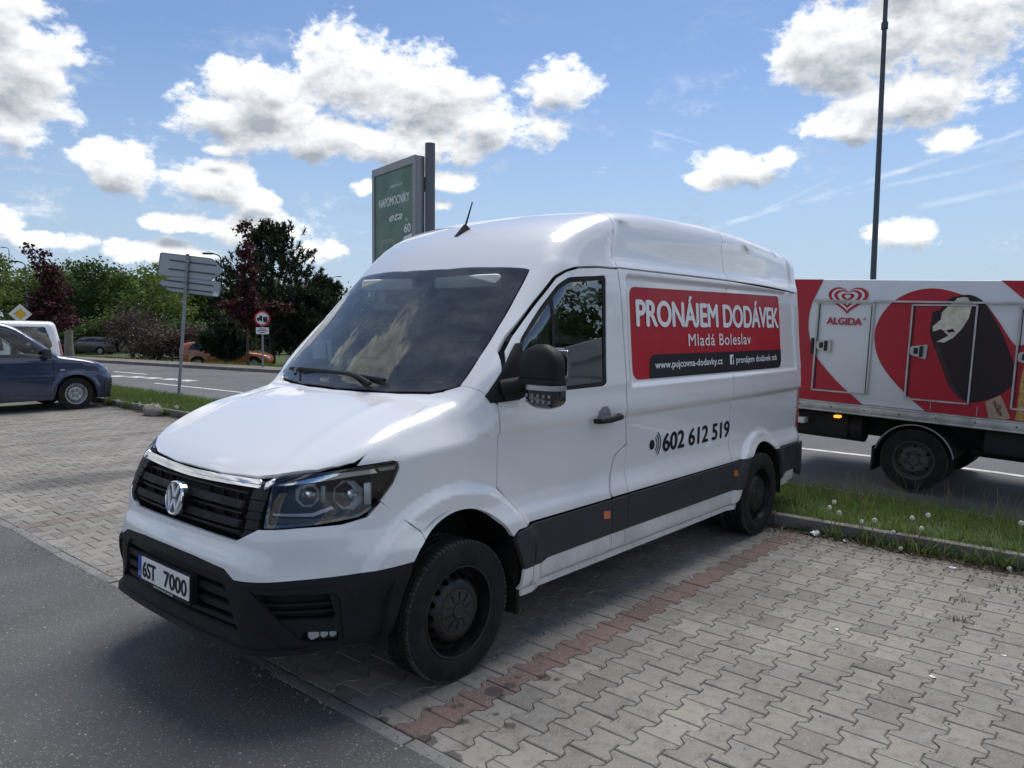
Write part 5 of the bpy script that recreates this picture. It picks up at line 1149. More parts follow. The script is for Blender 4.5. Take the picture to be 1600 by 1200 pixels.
art('ice_cream_bite', [(.288, 2.097), (.340, 2.112), (.384, 2.107), (.426, 2.023), (.41, 1.899), (.358, 1.787), (.284, 1.688), (.204, 1.636), (.132, 1.639), (.206, 1.763), (.094, 1.74), (.082, 1.804), (.153, 1.879), (.161, 1.95), (.212, 2.016), (.251, 2.048)], 'cream')
for q in ([(.077, 1.94), (.16, 1.879), (.075, 1.788)], [(.087, 1.74), (.163, 1.776), (.24, 1.71), (.132, 1.639)], [(.213, 1.763), (.274, 1.785), (.299, 1.752), (.236, 1.74)]): art('chocolate_shard', q, 'choc'); layer[0] -= 1
art('ice_cream_shine', smooth_curve([(.100, 1.60), (.150, 1.62), (.245, 1.40), (.330, 1.20), (.400, 1.10), (.366, 1.097), (.290, 1.198), (.204, 1.397), (.115, 1.60)], 3)[:-1], 'choc_light')
st = art('ice_cream_stick', [(.628, 1.056), (.753, 1.139), (.80, 1.05), (.858, .917), (.82, .897), (.672, .897)], 'stick_wood')
art('wafer_picture', [(.93, 1.45), (.915, 1.335), (.906, 1.031), (.898, .904), (1.2, .904), (1.25, 1.3), (1.1, 1.5)], 'wafer_gold')
def truck_text(t, y, z, h, w, mat, bold=.02, ang=0., off=.012):
    me = text_mesh(t, h, bold, w); c_, s_ = math.cos(ang), math.sin(ang)
    map_mesh(me, lambda c: Vector((off+c.z, y+c.x*c_-c.y*s_, z+c.x*s_+c.y*c_))); return link('lettering', me, mat, box, 0)
truck_text('ALGIDA', -1.004, 1.777, .082, .375, 'truck_red', .05); truck_text('®', -.612, 1.835, .03, .03, 'truck_red')
truck_text('THE', .742, 1.035, .022, .045, 'choc', .02, rad(-62)); truck_text('MAGNUM', .690, 1.060, .034, .15, 'choc', .02, rad(-62))
# heart emblem: concentric hearts
def heart(c, s, n=30):
    o = []
    for i in range(n):
        t = 2*pi*i/n; o.append((c[0]+s*16*math.sin(t)**3/16.5, c[1]+.77*s*(13*math.cos(t)-5*math.cos(2*t)-2*math.cos(3*t)-math.cos(4*t))/16.5))
    return o
layer[0] = 3; hc = (-.797, 2.072)
for i, (s_, m_) in enumerate(((.224, 'truck_red'), (.186, 'truck_white'), (.156, 'truck_red'), (.116, 'truck_white'), (.074, 'truck_red'), (.036, 'truck_white'))):
    art('emblem_heart', [(x+.008*i*.0, y+.004*i) for x, y in heart(hc, s_)], m_)
# service doors: frame strips, latches, top rail
def bar(y0, z0, y1, z1, w, d, mat, name, par=None):
    a, b = Vector((y0, z0)), Vector((y1, z1)); t = (b-a).normalized(); n = Vector((-t.y, t.x))*w/2; mb = MB(); mb.prism([tuple(a-n), tuple(b-n), tuple(b+n), tuple(a+n)], .008, d, MP); return mb.build(name, mat, par or tk, 0)
for (y0, y1, latch) in ((-1.115, -.512, True), (-.122, .478, True), (.855, 1.46, True)):
    dr_ = empty('service_door', (0, 0, 0)); dr_.parent = tk
    for q in ((y0, 2.02, y0, 1.01), (y1, 2.03, y1, 1.02), (y0, 1.012, y1, 1.018), (y0, 2.018, y1, 2.03)): bar(*q, .017, .020, 'aluminium', 'door_frame', dr_)
    for q in ((y0+.02, 2.0, y0+.02, 1.03), (y1-.02, 2.0, y1-.02, 1.03)): bar(*q, .007, .016, 'chassis_black', 'door_gasket', dr_)
    yl = y0+.015
    flat(rounded([(yl, 1.575), (yl+.165, 1.608), (yl+.160, 1.445), (yl, 1.490)], .02, 3), (), .014, .024, MP).build('latch_plate', 'aluminium', dr_)
    mb = MB(); mb.box(.022, .034, yl+.035, yl+.075, 1.50, 1.565, .005); mb.box(.022, .040, yl+.09, yl+.125, 1.47, 1.585, .008); mb.build('latch_handle', 'chassis_black', dr_)
bar(-1.145, 1.61, -1.145, 1.425, .03, .03, 'chassis_black', 'door_buffer')
bar(-1.17, 2.042, 3.4, 2.085, .020, .034, 'aluminium', 'gutter_rail')
for q in ((.134, .993, .134, .905), (.563, 1.0, .563, .905)): bar(*q, .006, .012, 'aluminium', 'flap_edge')
mb = MB(); mb.box(-2.27, .022, -1.74, 3.52, .775, .892, .012); mb.box(-2.27, .030, -1.74, 3.52, .775, .795, .004); mb.box(-2.27, .028, -1.74, 3.52, .872, .890, .004); tx('floor_rail', mb, 'aluminium')
for k_ in range(14):
    mb = MB(); mb.lathe([(.009, 0), (.008, .006), (0, .008)], 8, Matrix.Translation((.022, -1.6+k_*.36, .835)) @ Matrix.Rotation(pi/2, 4, 'Y')); tx('rivet', mb, 'chassis_black', 0)
mb = MB(); mb.box(-1.55, -.75, -1.6, 4.6, .46, .78); mb.box(-.55, -.25, -1.7, -.75, .44, .74, .06); mb.box(-.7, -.12, .62, 2.6, .50, .76, .05); tx('chassis', mb, 'chassis_black')
mb = MB(); mb.box(-2.1, -.02, -1.74, -1.6, .42, .60, .02); tx('underrun_bar', mb, 'chassis_black')
mb = MB(); mb.tube([(-.45, -1.45, .58), (-.45, -.62, .58)], [.17, .17], 16); tx('tank', mb, 'chassis_black')
mb = MB(); mb.tube([(-.62, .45, .44), (-.62, 3.2, .44)], .045, 10); tx('drive_shaft', mb, 'chassis_black')
mb = MB(); mb.box(-.10, -.02, -.86, -.79, .708, .738, .008); tx('marker_lamp', mb, 'lamp_orange')
mb = MB(); mb.box(-.16, -.02, -1.40, -1.19, .60, .67, .008); tx('rear_marker', mb, 'truck_white')
for sg, yy_ in ((1, -.02), (-1, -2.23)):
    w_ = wheel('rear_wheel', (-.17 if sg > 0 else -2.08, -.005, .338), 1, tk, R=.338, Wd=.20, rim_r=.205, disc='truck_rim', cap='truck_rim', holes=6, lugs=True)
    w_.rotation_euler = (0, pi/2 if sg > 0 else -pi/2, 0)
    w_ = wheel('rear_wheel', (-.41 if sg > 0 else -1.84, -.005, .338), 1, tk, R=.338, Wd=.20, rim_r=.205, disc='truck_rim', cap='truck_rim', holes=6, lugs=True); w_.rotation_euler = (0, pi/2 if sg > 0 else -pi/2, 0)
    w_ = wheel('front_wheel', (-.17 if sg > 0 else -2.08, 3.75, .338), 1, tk, R=.338, Wd=.20, rim_r=.205, disc='truck_rim', cap='truck_rim', holes=6, lugs=True); w_.rotation_euler = (0, pi/2 if sg > 0 else -pi/2, 0)
arc_ = [(.405*math.cos(a), .338+.405*math.sin(a)) for a in np.linspace(rad(12), rad(168), 20)]; arc2 = [(.385*math.cos(a), .338+.385*math.sin(a)) for a in np.linspace(rad(168), rad(12), 20)]
mb = MB(); mb.prism(arc_+arc2, -.52, -.035, MP); tx('mudguard', mb, 'chassis_black', 30)
mb = MB(); mb.tube([(-.03, y, z) for y, z in [(.395*math.cos(a), .338+.395*math.sin(a)) for a in np.linspace(rad(12), rad(168), 20)]], .007, 6); tx('mudguard_edge', mb, 'aluminium')
mb = MB(); mb.box(-.50, -.06, -.432, -.412, .16, .44, .004); tx('mud_flap', mb, 'chassis_black')
# cab, out of the picture to the right
mb = MB(); mb.prism([(3.62, .5), (3.62, 2.25), (3.9, 2.35), (4.4, 2.25), (4.95, 1.45), (5.35, 1.15), (5.42, .5)], -2.1, -.14, MP); cab = tx('cab', mb, 'truck_white', 30)
mb = MB(); mb.prism([(3.85, 1.35), (3.85, 2.1), (4.3, 2.08), (4.72, 1.45)], -.139, -.135, MP); mb.build('cab_window', 'dark_glass', cab, 0)
# ================================================================== SIGNS, POLES, BILLBOARD
simple('galvanised', (.24, .26, .28), .5, metal=.5, var=.15, scale=12); simple('sign_back', (.36, .38, .40), .5, metal=.35, var=.10, scale=3); simple('dark_pole', (.055, .07, .085), .55, var=.2, scale=4)
simple('sign_red', (.50, .012, .025), .45); simple('sign_white', (.72, .72, .72), .45); simple('sign_yellow', (.70, .42, .03), .45); simple('sign_black', (.012, .012, .014), .5)
# direction sign seen from behind
sg_ = empty('direction_sign', (-5.51, -13.36, .06)); tag(sg_, 'tall post with two grey arrow-shaped direction boards seen from behind', 'road sign')
ax = Vector((-.29, -.01, 3.24)).normalized(); sg_.rotation_euler = Vector((0, 0, 1)).rotation_difference(ax).to_euler()
mb = MB(); mb.tube([(0, 0, -.1), (0, 0, 3.20)], .035, 14); mb.build('post', 'galvanised', sg_); mb = MB(); mb.tube([(0, 0, 3.20), (0, 0, 3.235)], .038, 14); mb.build('post_cap', 'sign_black', sg_)
mb = MB(); mb.tube([(0, 0, -.06), (0, 0, .10)], .05, 12); mb.build('post_socket', 'galvanised', sg_)
dv = Vector((-.635, .772, 0)).normalized(); nv = Vector((dv.y, -dv.x, 0))    # along the boards; nv towards the camera
if nv.dot(CAM-Vector((-5.5, -13.4, 0))) < 0: nv = -nv
SB = Matrix((dv, Vector((0, 0, 1)), nv)).transposed().to_4x4(); SB.translation = nv*-.05-dv*.07
tl_ = Matrix.Rotation(rad(-3.2), 4, 'Z')
def board(poly, name, bars, L0, L1):
    p = flat(rounded(poly, .06, 4), (), -.006, .004, SB @ tl_).build(name, 'sign_back', sg_)
    e_ = flat(rounded(poly, .06, 4), (rounded([(x*.985+.0, z+(.012 if z < zc_ else -.012)) for x, z in poly for zc_ in [sum(q[1] for q in poly)/len(poly)]], .05, 4),), -.008, .014, SB @ tl_).build('board_edge', 'galvanised', p)
    for z in bars:
        mb = MB(); mb.box(L0, L1, z-.014, z+.014, .004, .03, .004, SB @ tl_); mb.build('stiffener', 'dark_pole', p)
        mb = MB(); mb.tube([(.047*math.cos(a), .047*math.sin(a), z+.0) for a in np.linspace(0, 2*pi, 14)], .012, 6, False); mb.build('clamp', 'galvanised', p)
    return p
board([(-.76, 2.70), (-.76, 3.21), (.45, 3.21), (.74, 2.95), (.45, 2.70)], 'arrow_board', (2.86, 3.06), -.52, .54)
board([(-.45, 2.36), (-.74, 2.53), (-.45, 2.705), (.70, 2.705), (.70, 2.36)], 'arrow_board', (2.45, 2.60), -.58, .53)
mb = MB(); mb.box(.56, .66, 2.36, 2.45, .006, .009, 0, SB @ tl_); mb.build('sticker', 'sign_white', sg_, 0)
def face(loc_, n):  # frame whose local z is the facing direction, local y is up
    n = Vector(n).normalized(); r = Vector((0, 0, 1)).cross(n).normalized(); M_ = Matrix((r, n.cross(r), n)).transposed().to_4x4(); M_.translation = loc_; return M_
tocam = lambda p: (CAM-Vector(p))*Vector((1, 1, 0))
# round prohibition sign with supplementary plate
rp = Vector((-13.0, -22.2, .07)); rs = empty('prohibition_sign', rp); tag(rs, 'round white sign with red rim and dark vehicle pictogram over a small white plate', 'road sign')
mb = MB(); mb.tube([(0, 0, -.1), (0, 0, 2.0)], .035, 10); mb.build('post', 'galvanised', rs)
FM = face((0, 0, 1.96), tocam(rp))
FM2 = face(Vector((0, 0, 0)), tocam(rp)); fo = FM2 @ Vector((0, 0, .05)); FM.translation = Vector((0, 0, 1.84))+fo
flat(circ(.265, 36), (), -.004, .002, FM).build('sign_disc', 'sign_white', rs, 0); flat(circ(.285, 36), (circ(.225, 36),), -.006, .006, FM).build('sign_rim', 'sign_red', rs, 0)
mb = MB(); mb.prism([(-.19, -.06), (-.19, .02), (-.12, .03), (-.08, .10), (.0, .10), (.0, -.06)], .004, .008, FM); mb.prism([(.03, -.12), (.03, .06), (.19, .06), (.19, -.12)], .004, .008, FM); mb.build('pictogram', 'sign_black', rs, 0)
for q in ((-.14, -.075), (-.04, -.075), (.08, -.13), (.15, -.13)): flat(circ(.03, 12, q), (), .004, .009, FM).build('pictogram_wheel', 'sign_black', rs, 0)
flat(rounded([(-.23, -.58), (.23, -.58), (.23, -.33), (-.23, -.33)], .03, 3), (), -.004, .002, FM).build('plate', 'sign_white', rs, 0)
for z, w in ((-.39, .11), (-.455, .17), (-.52, .09)):
    mb = MB(); mb.box(-w, w, z-.014, z+.014, .002, .005, 0, FM); mb.build('plate_line', 'sign_black', rs, 0)
# priority road sign
pp = Vector((-5.97, -25.14, 0)); ps = empty('priority_sign', pp); tag(ps, 'small diamond sign, yellow with white border, above the white van roof', 'road sign')
mb = MB(); mb.tube([(0, 0, -.2), (0, 0, 2.2)], .03, 10); mb.build('post', 'galvanised', ps)
FM = face((0, 0, 1.96), tocam(pp)); FM.translation += FM2.to_3x3() @ Vector((0, 0, .05))
flat([(0, -.33), (.33, 0), (0, .33), (-.33, 0)], (), -.004, .002, FM).build('sign_border', 'sign_white', ps, 0); flat([(0, -.19), (.19, 0), (0, .19), (-.19, 0)], (), .002, .006, FM).build('sign_field', 'sign_yellow', ps, 0)
# street lamps
def lamp(base_, H, r0, r1, arm, azim, label, name='street_lamp', grp=None):
    o = empty(name, base_, azim); tag(o, label, 'street lamp', grp)
    mb = MB(); mb.tube([(0, 0, 0), (0, 0, H*.25), (0, 0, H*.25+.02), (0, 0, H-.35)]+[(arm*(1-math.cos(a)), 0, H-.35+.35*math.sin(a)) for a in np.linspace(.2, 1.35, 6)], [r0, r0*.92, r0*.8, r1]+[r1*.9]*6, 12); mb.build('pole', 'dark_pole', o)
    mb = MB(); mb.box(arm*.75, arm*.75+.75, -.16, .16, H-.06, H+.06, .04); hd = mb.build('lamp_head', 'dark_pole', o)
    mb = MB(); mb.box(arm*.75+.12, arm*.75+.66, -.11, .11, H-.075, H-.058, .01); mb.build('lamp_lens', 'headlamp_clear', hd); return o
lp = lamp((-16.62, -1.86, -.25), 11.35, .085, .045, .9, math.atan2(rt.y, rt.x), 'tall thin dark lamp post rising behind the ice cream truck')
mb = MB(); mb.tube([(0, 0, 8.85), (0, 0, 9.0)], .075, 12); mb.build('pole_collar', 'dark_pole', lp)
for i, (x, y, H, lab) in enumerate(((-39.2, -140.5, 14.4, 'far lamp post at the left edge above the trees, the taller one'), (-38.3, -140.7, 11.6, 'far lamp post at the left edge above the trees, the shorter one'), (-19.3, -68.1, 7.6, 'lamp post with hooked head beside the left red maple'), (-25.5, -48.1, 7.5, 'lamp post whose head shows left of the dark pine'), (-68.1, -93.3, 9.8, 'far lamp post above the van windscreen, right of the small pine'), (-70.9, -103.6, 9.3, 'far slim lamp post between the two pines'))):
    lamp((x, y, terrain_z(x, y)), H-terrain_z(x, y)*0, .09 if i < 2 else .07, .05, .7, math.atan2(-rt.y, -rt.x)+(pi if i == 4 else 0), lab, grp='street lamps in the distance')
# backlit poster on a pole
simple('pole_grey', (.12, .13, .15), .5, metal=.2, var=.08, scale=5)
simple('frame_grey', (.24, .25, .27), .4, metal=.4, var=.08, scale=5)
mt, k, b = base('poster_green'); ob = k.new('ShaderNodeTexCoord').outputs['Object']
k.put(b.inputs['Base Color'], k.mix(k.mapr(k.noise(ob, 2.2, 5., .6), .3, .7), (.10, .175, .145), (.16, .25, .21))); setp(b, Roughness=.5, Specular_IOR_Level=.25)
simple('poster_ink', (.72, .78, .75), .5); simple('poster_grey', (.20, .23, .225), .5); simple('poster_dark', (.02, .05, .04), .5)
TR, TLf = Vector((-4.930, -4.792, 0)), Vector((-5.293, -6.217, 0)); ed = (TR-TLf).normalized(); nb = Vector((-ed.y, ed.x, 0))
if nb.dot(CAM-TR) < 0: nb = -nb
Wb, Hb, zb = (TR-TLf).length, 2.2, 4.185
bb = empty('billboard', ((TR.x+TLf.x)/2, (TR.y+TLf.y)/2, .05)); tag(bb, 'grey framed green poster case on a flat dark pole behind the van', 'billboard')
BM = Matrix((ed, Vector((0, 0, 1)), nb)).transposed().to_4x4(); BM.translation = (0, 0, zb-.05-Hb)
mb = MB(); mb.box(-Wb/2, Wb/2, 0, Hb, -.15, -.012, .02, BM); mb.build('case', 'frame_grey', bb)
flat([(-Wb/2, 0), (Wb/2, 0), (Wb/2, Hb), (-Wb/2, Hb)], ([(-Wb/2+.085, .09), (Wb/2-.085, .09), (Wb/2-.085, Hb-.11), (-Wb/2+.085, Hb-.11)],), -.012, .012, BM).build('frame', 'frame_grey', bb, 0)
po = flat([(-Wb/2+.08, .08), (Wb/2-.08, .08), (Wb/2-.08, Hb-.10), (-Wb/2+.08, Hb-.10)], (), -.012, -.006, BM).build('poster', 'poster_green', bb, 0)
def poster_text(t, x, y, h, w, mat='poster_ink', bold=.02, ang=0., sh=0., off=-.004):
    me = text_mesh(t, h, bold, w, shear=sh); c_, s_ = math.cos(ang), math.sin(ang); map_mesh(me, lambda c: BM @ Vector((x+c.x*c_-c.y*s_, y+c.x*s_+c.y*c_, off+c.z))); return link('lettering', me, mat, po, 0)
poster_text('SBÍREJTE BODY', -.10, Hb-.365, .045, .42); poster_text('NAPOMOCNÍKY', -.50, Hb-.62, .135, 1.02, bold=.03); poster_text('eta', -.14, Hb-.86, .13, .44, bold=.03, sh=.35)
poster_text('60', .36, Hb-1.07, .13, .20, bold=.04); poster_text('SLEVA', .38, Hb-.90, .035, .10)
flat(rounded([(.33, Hb-1.22), (.60, Hb-1.18), (.60, Hb-1.10), (.33, Hb-1.13)], .01, 2), (), -.006, -.004, BM).build('poster_ribbon', 'poster_ink', po, 0)
for (x0, x1, y1) in ((-.48, .05, Hb-1.12),):
    flat(rounded([(x0, .1), (x1, .1), (x1, y1), (x0, y1)], .12, 5), (rounded([(x0+.05, .1), (x1-.05, .1), (x1-.05, y1-.06), (x0+.05, y1-.06)], .10, 5),), -.006, -.0045, BM).build('poster_outline', 'poster_grey', po, 0)
    flat(rounded([(x0+.09, .1), (x1-.09, .1), (x1-.09, y1-.16), (x0+.09, y1-.16)], .06, 5), (), -.006, -.0045, BM).build('poster_shape', 'poster_grey', po, 0)
flat(rounded([(.12, .1), (.48, .1), (.48, Hb-1.38), (.12, Hb-1.33)], .13, 5), (), -.006, -.0045, BM).build('poster_shape', 'poster_grey', po, 0)
pole_p = ed*(Wb/2+.045)-nb*.205
mb = MB(); mb.v = []; n = 20
ring = [(pole_p+ed*(.07*math.cos(a))+nb*(.075*math.sin(a))) for a in np.linspace(0, 2*pi, n, endpoint=False)]
v = [(p.x, p.y, -.1) for p in ring]+[(p.x, p.y, 4.36-.05) for p in ring]; f = [(i, (i+1) % n, n+(i+1) % n, n+i) for i in range(n)]+[tuple(range(n, 2*n)), tuple(range(n))[::-1]]
mb.add(v, f); mb.build('pole', 'pole_grey', bb, 30)
mb = MB(); mb.box(Wb/2-.06, Wb/2+.0, .3, .5, -.20, -.14, 0, BM); mb.box(Wb/2-.06, Wb/2+.0, Hb-.5, Hb-.3, -.20, -.14, 0, BM); mb.build('bracket', 'dark_pole', bb, 0)
# ================================================================== VEGETATION
def mat_leaf(name, a, b_, c_, trans=.35, sc=.8):
    mt = bpy.data.materials.new(name); mt.use_nodes = True; MATS[name] = mt; k = NT(mt.node_tree); k.n.clear()
    t = k.new('ShaderNodeVertexColor', layer_name='tone'); s_ = k.new('ShaderNodeSeparateColor'); k.put(s_.inputs[0], t.outputs[0])
    p = k.new('ShaderNodeNewGeometry').outputs['Position']; n = k.noise(p, sc, 4., .6)
    c = k.mix(s_.outputs[0], a, b_); c = k.mix(k.mapr(n, .38, .66, 0., .7), c, c_)
    d = k.new('ShaderNodeBsdfPrincipled'); k.put(d.inputs['Base Color'], c); d.inputs['Roughness'].default_value = .6; d.inputs['Specular IOR Level'].default_value = .25
    tr = k.new('ShaderNodeBsdfTranslucent'); k.put(tr.inputs[0], k.mix(.35, c, (.14, .20, .02) if a[1] > a[0] else (.12, .02, .02)))
    mx = k.new('ShaderNodeMixShader'); mx.inputs[0].default_value = trans; k.l.new(d.outputs[0], mx.inputs[1]); k.l.new(tr.outputs[0], mx.inputs[2])
    k.l.new(mx.outputs[0], k.new('ShaderNodeOutputMaterial').inputs[0]); return mt
mat_leaf('leaf_green', (0.0671, 0.1194, 0.0267), (0.1268, 0.1896, 0.0466), (0.0523, 0.0913, 0.0234), .35, .35)
mat_leaf('leaf_light', (0.1078, 0.169, 0.0402), (0.1867, 0.2434, 0.0723), (0.0862, 0.1352, 0.0321), .4, .35)
mat_leaf('leaf_dark', (0.0375, 0.0844, 0.0263), (0.0844, 0.15, 0.0413), (0.0338, 0.0675, 0.0225), .25, .35)
mat_leaf('leaf_purple', (0.036, 0.012, 0.0168), (0.084, 0.024, 0.0312), (0.0264, 0.0108, 0.0144), .35, 1.2)
mat_leaf('leaf_plum', (0.0489, 0.0316, 0.0403), (0.0862, 0.0546, 0.0604), (0.0374, 0.0259, 0.0316), .25, .8)
mat_leaf('leaf_brownish', (0.0813, 0.0553, 0.052), (0.1381, 0.0975, 0.0845), (0.065, 0.0488, 0.0455), .25, .8)
mat_leaf('needle', (.007, .019, .013), (.020, .040, .022), (.006, .015, .011), .12, .9)
mat_leaf('grass_blade', (0.0852, 0.1457, 0.0362), (0.1491, 0.2157, 0.0658), (0.0711, 0.1166, 0.0362), .45, 1.4)
mat_leaf('dry_grass', (.16, .14, .07), (.26, .22, .12), (.12, .11, .06), .4, 2.)
mat_leaf('dead_leaf', (.09, .065, .04), (.18, .14, .09), (.05, .04, .03), .1, 9.)
simple('bark', (.075, .06, .048), .9, var=.4, scale=8, bump=.6, bscale=25); simple('bark_grey', (.17, .155, .14), .9, var=.3, scale=6, bump=.5, bscale=20); simple('wood_grey', (.24, .21, .18), .85, var=.3, scale=7)
def quads(P, size, rng, up=.35, aspect=.6, droop=0.):
    """leaf-sized faces at points P"""
    n = len(P); a = rng.normal(size=(n, 3)); a[:, 2] = a[:, 2]*.6-droop; a /= np.linalg.norm(a, axis=1, keepdims=True)
    nr = rng.normal(size=(n, 3)); nr[:, 2] += up*2; b = np.cross(nr, a); b /= np.maximum(np.linalg.norm(b, axis=1, keepdims=True), 1e-6)
    s_ = size*rng.uniform(.6, 1.35, (n, 1)); L = a*s_; Wd = b*s_*aspect*.5
    V = np.stack([P, P+L*.45+Wd, P+L, P+L*.45-Wd], 1).reshape(-1, 3); F_ = np.arange(4*n).reshape(n, 4); return V, F_
def leaf_mesh(name, V, F_, rng, mat, per=4, tone=None):
    me = bpy.data.meshes.new(name); me.from_pydata(V.tolist(), [], F_.tolist()); me.update()
    n = len(V)//per; t = rng.random(n) if tone is None else tone; c = np.repeat(np.stack([t, t, t, np.ones(n)], 1), per, 0)
    at = me.color_attributes.new('tone', 'FLOAT_COLOR', 'POINT'); at.data.foreach_set('color', c.astype(np.float32).ravel()); me.materials.append(MATS[mat]); return me
def crown_points(rng, blobs, n_clump, per, spread):
    """clumps of leaves spread through ellipsoids (cx,cy,cz,rx,ry,rz)"""
    out = []; vol = np.array([b[3]*b[4]*b[5] for b in blobs])**.67; vol = vol/vol.sum()
    for _ in range(n_clump):
        b = blobs[rng.choice(len(blobs), p=vol)]; d = rng.normal(size=3); d /= np.linalg.norm(d); r = rng.uniform(.35, 1.0)**.5*rng.uniform(.85, 1.12)
        c = np.array(b[:3])+d*np.array(b[3:])*r; k_ = int(per*rng.uniform(.5, 1.6)); s_ = spread*rng.uniform(.6, 1.4)
        out.append(c+rng.normal(size=(k_, 3))*np.array((s_, s_, s_*.62)))
    return np.concatenate(out)
def trunk_mb(H, r, rng, limbs=6, lean=0., top=.8, spread=1.6):
    mb = MB(); pts = [(lean*t*t*H+rng.normal()*.03*H*t*.4, rng.normal()*.02*H*t, H*top*t) for t in np.linspace(0, 1, 7)]; pts[0] = (0, 0, -.25)
    mb.tube(pts, [r*(1.25-.15*0), r, r*.85, r*.7, r*.5, r*.3, r*.12], 9)
    for i in range(limbs):
        t = rng.uniform(.3, .85); b = Vector(pts[int(t*6)]); a = rng.uniform(0, 2*pi); L = spread*rng.uniform(.6, 1.1)*(1.15-t)*H/4
        e = b+Vector((math.cos(a)*L, math.sin(a)*L, L*rng.uniform(.4, .9))); m_ = (b+e)/2+Vector((0, 0, -L*.08)); mb.tube([b, m_, e], [r*.4*(1.1-t), r*.28*(1.1-t), r*.08], 6)
    return mb
def tree(name, base_, H, blobs, mat, label, n_clump=130, per=26, spread=.35, leaf=.22, r=.16, seed=0, grp=None, bark='bark', droop=0., limbs=6, cat='tree', top=.8):
    rng = np.random.default_rng(seed+100); o = empty(name, base_); tag(o, label, cat, grp)
    trunk_mb(H, r, rng, limbs, 0., top).build('trunk', bark, o, 40)
    P = crown_points(rng, blobs, n_clump, per, spread); V, F_ = quads(P, leaf, rng, .35, .62, droop)
    zt = (P[:, 2]-P[:, 2].min())/max(1e-6, np.ptp(P[:, 2])); link('crown', leaf_mesh('crown', V, F_, rng, mat, tone=np.clip(rng.random(len(P))*.75+.1, 0, 1)), None, o, 0); return o
def blobs_round(H, R, rng, n=6):
    out = [(0, 0, H*.60, R*.8, R*.8, H*.34)]
    for i in range(n):
        a = 2*pi*i/n+rng.uniform(-.4, .4); q = R*rng.uniform(.35, .65); out.append((q*math.cos(a), q*math.sin(a), H*rng.uniform(.38, .82), R*rng.uniform(.35, .55), R*rng.uniform(.35, .55), H*rng.uniform(.13, .22)))
    return out
# --- tree belt across the road
belt = [(-16.0, -84.5, 7.9, 'leaf_green', 'green tree at the left edge of the tree belt, partly out of the picture'), (-20.0, -88.7, 9.3, 'leaf_light', 'pale green tree above the white van roof at the far left'), (-22.5, -84.9, 8.9, 'leaf_green', 'green tree behind the priority road sign'), (-23.9, -80.3, 7.1, 'leaf_light', 'light green tree directly behind the left red maple'), (-27.3, -81.3, 6.9, 'leaf_green', 'green tree just right of the left red maple'), (-27.8, -75.8, 8.3, 'leaf_dark', 'taller dark green tree above the black estate car'), (-32.4, -81.5, 7.1, 'leaf_green', 'green tree between the dark tree and the direction boards'), (-30.7, -71.3, 7.7, 'leaf_light', 'pale loose tree showing left of the direction boards'), (-36.4, -77.5, 6.8, 'leaf_green', 'green tree right behind the direction boards'), (-39.6, -78.2, 7.3, 'leaf_dark', 'dark green tree between the direction boards and the pine'), (-42.0, -68.7, 6.6, 'leaf_green', 'green tree behind the big pine'), (-43.5, -61.8, 5.3, 'leaf_dark', 'dark green tree behind the small pine'), (-49.6, -63.5, 5.6, 'leaf_green', 'green tree seen past the left windscreen pillar of the van'), (-46.3, -53.3, 5.3, 'leaf_light', 'pale green tree seen through the van cab windows'), (-45.5, -47.2, 4.6, 'leaf_green', 'green tree behind the van cab, seen through its glass'), (-55.2, -51.6, 4.8, 'leaf_dark', 'dark tree hidden behind the van cab')]
for i, (x, y, z, m_, lab) in enumerate(belt):
    rng = np.random.default_rng(i+40); zb_ = terrain_z(x, y); H = z-zb_; R = rng.uniform(3.6, 4.8) if i < 11 else rng.uniform(2.8, 3.6)
    tree('broadleaf_tree', (x, y, zb_), H, blobs_round(H, R, rng, 8), m_, lab, n_clump=250, per=26, spread=.42, leaf=.34, r=.2, seed=i, grp='trees of the belt across the road')
def shrub(pos, H, R, mat, label, seed, n=130, leaf=.2, grp='shrubs along the far car park', name='shrub', spread=.28):
    rng = np.random.default_rng(seed+500); o = empty(name, pos); tag(o, label, 'shrub', grp)
    mb = MB()
    for i in range(6):
        a = rng.uniform(0, 2*pi); mb.tube([(0, 0, -.2), (math.cos(a)*R*.25, math.sin(a)*R*.25, H*.4), (math.cos(a)*R*.5, math.sin(a)*R*.5, H*.75)], [.06, .04, .012], 6)
    mb.build('stems', 'bark', o, 40)
    bl_ = [(0, 0, H*.5, R*.8, R*.8, H*.45)]+[(R*.55*math.cos(a), R*.55*math.sin(a), H*rng.uniform(.35, .6), R*.5, R*.5, H*.32) for a in np.linspace(0, 5.5, 6)]
    P = crown_points(rng, bl_, n, 24, spread); P[:, 2] = np.maximum(P[:, 2], .02); V, F_ = quads(P, leaf, rng); link('crown', leaf_mesh('crown', V, F_, rng, mat), None, o, 0); return o
def tz(x, y): return (x, y, terrain_z(x, y))
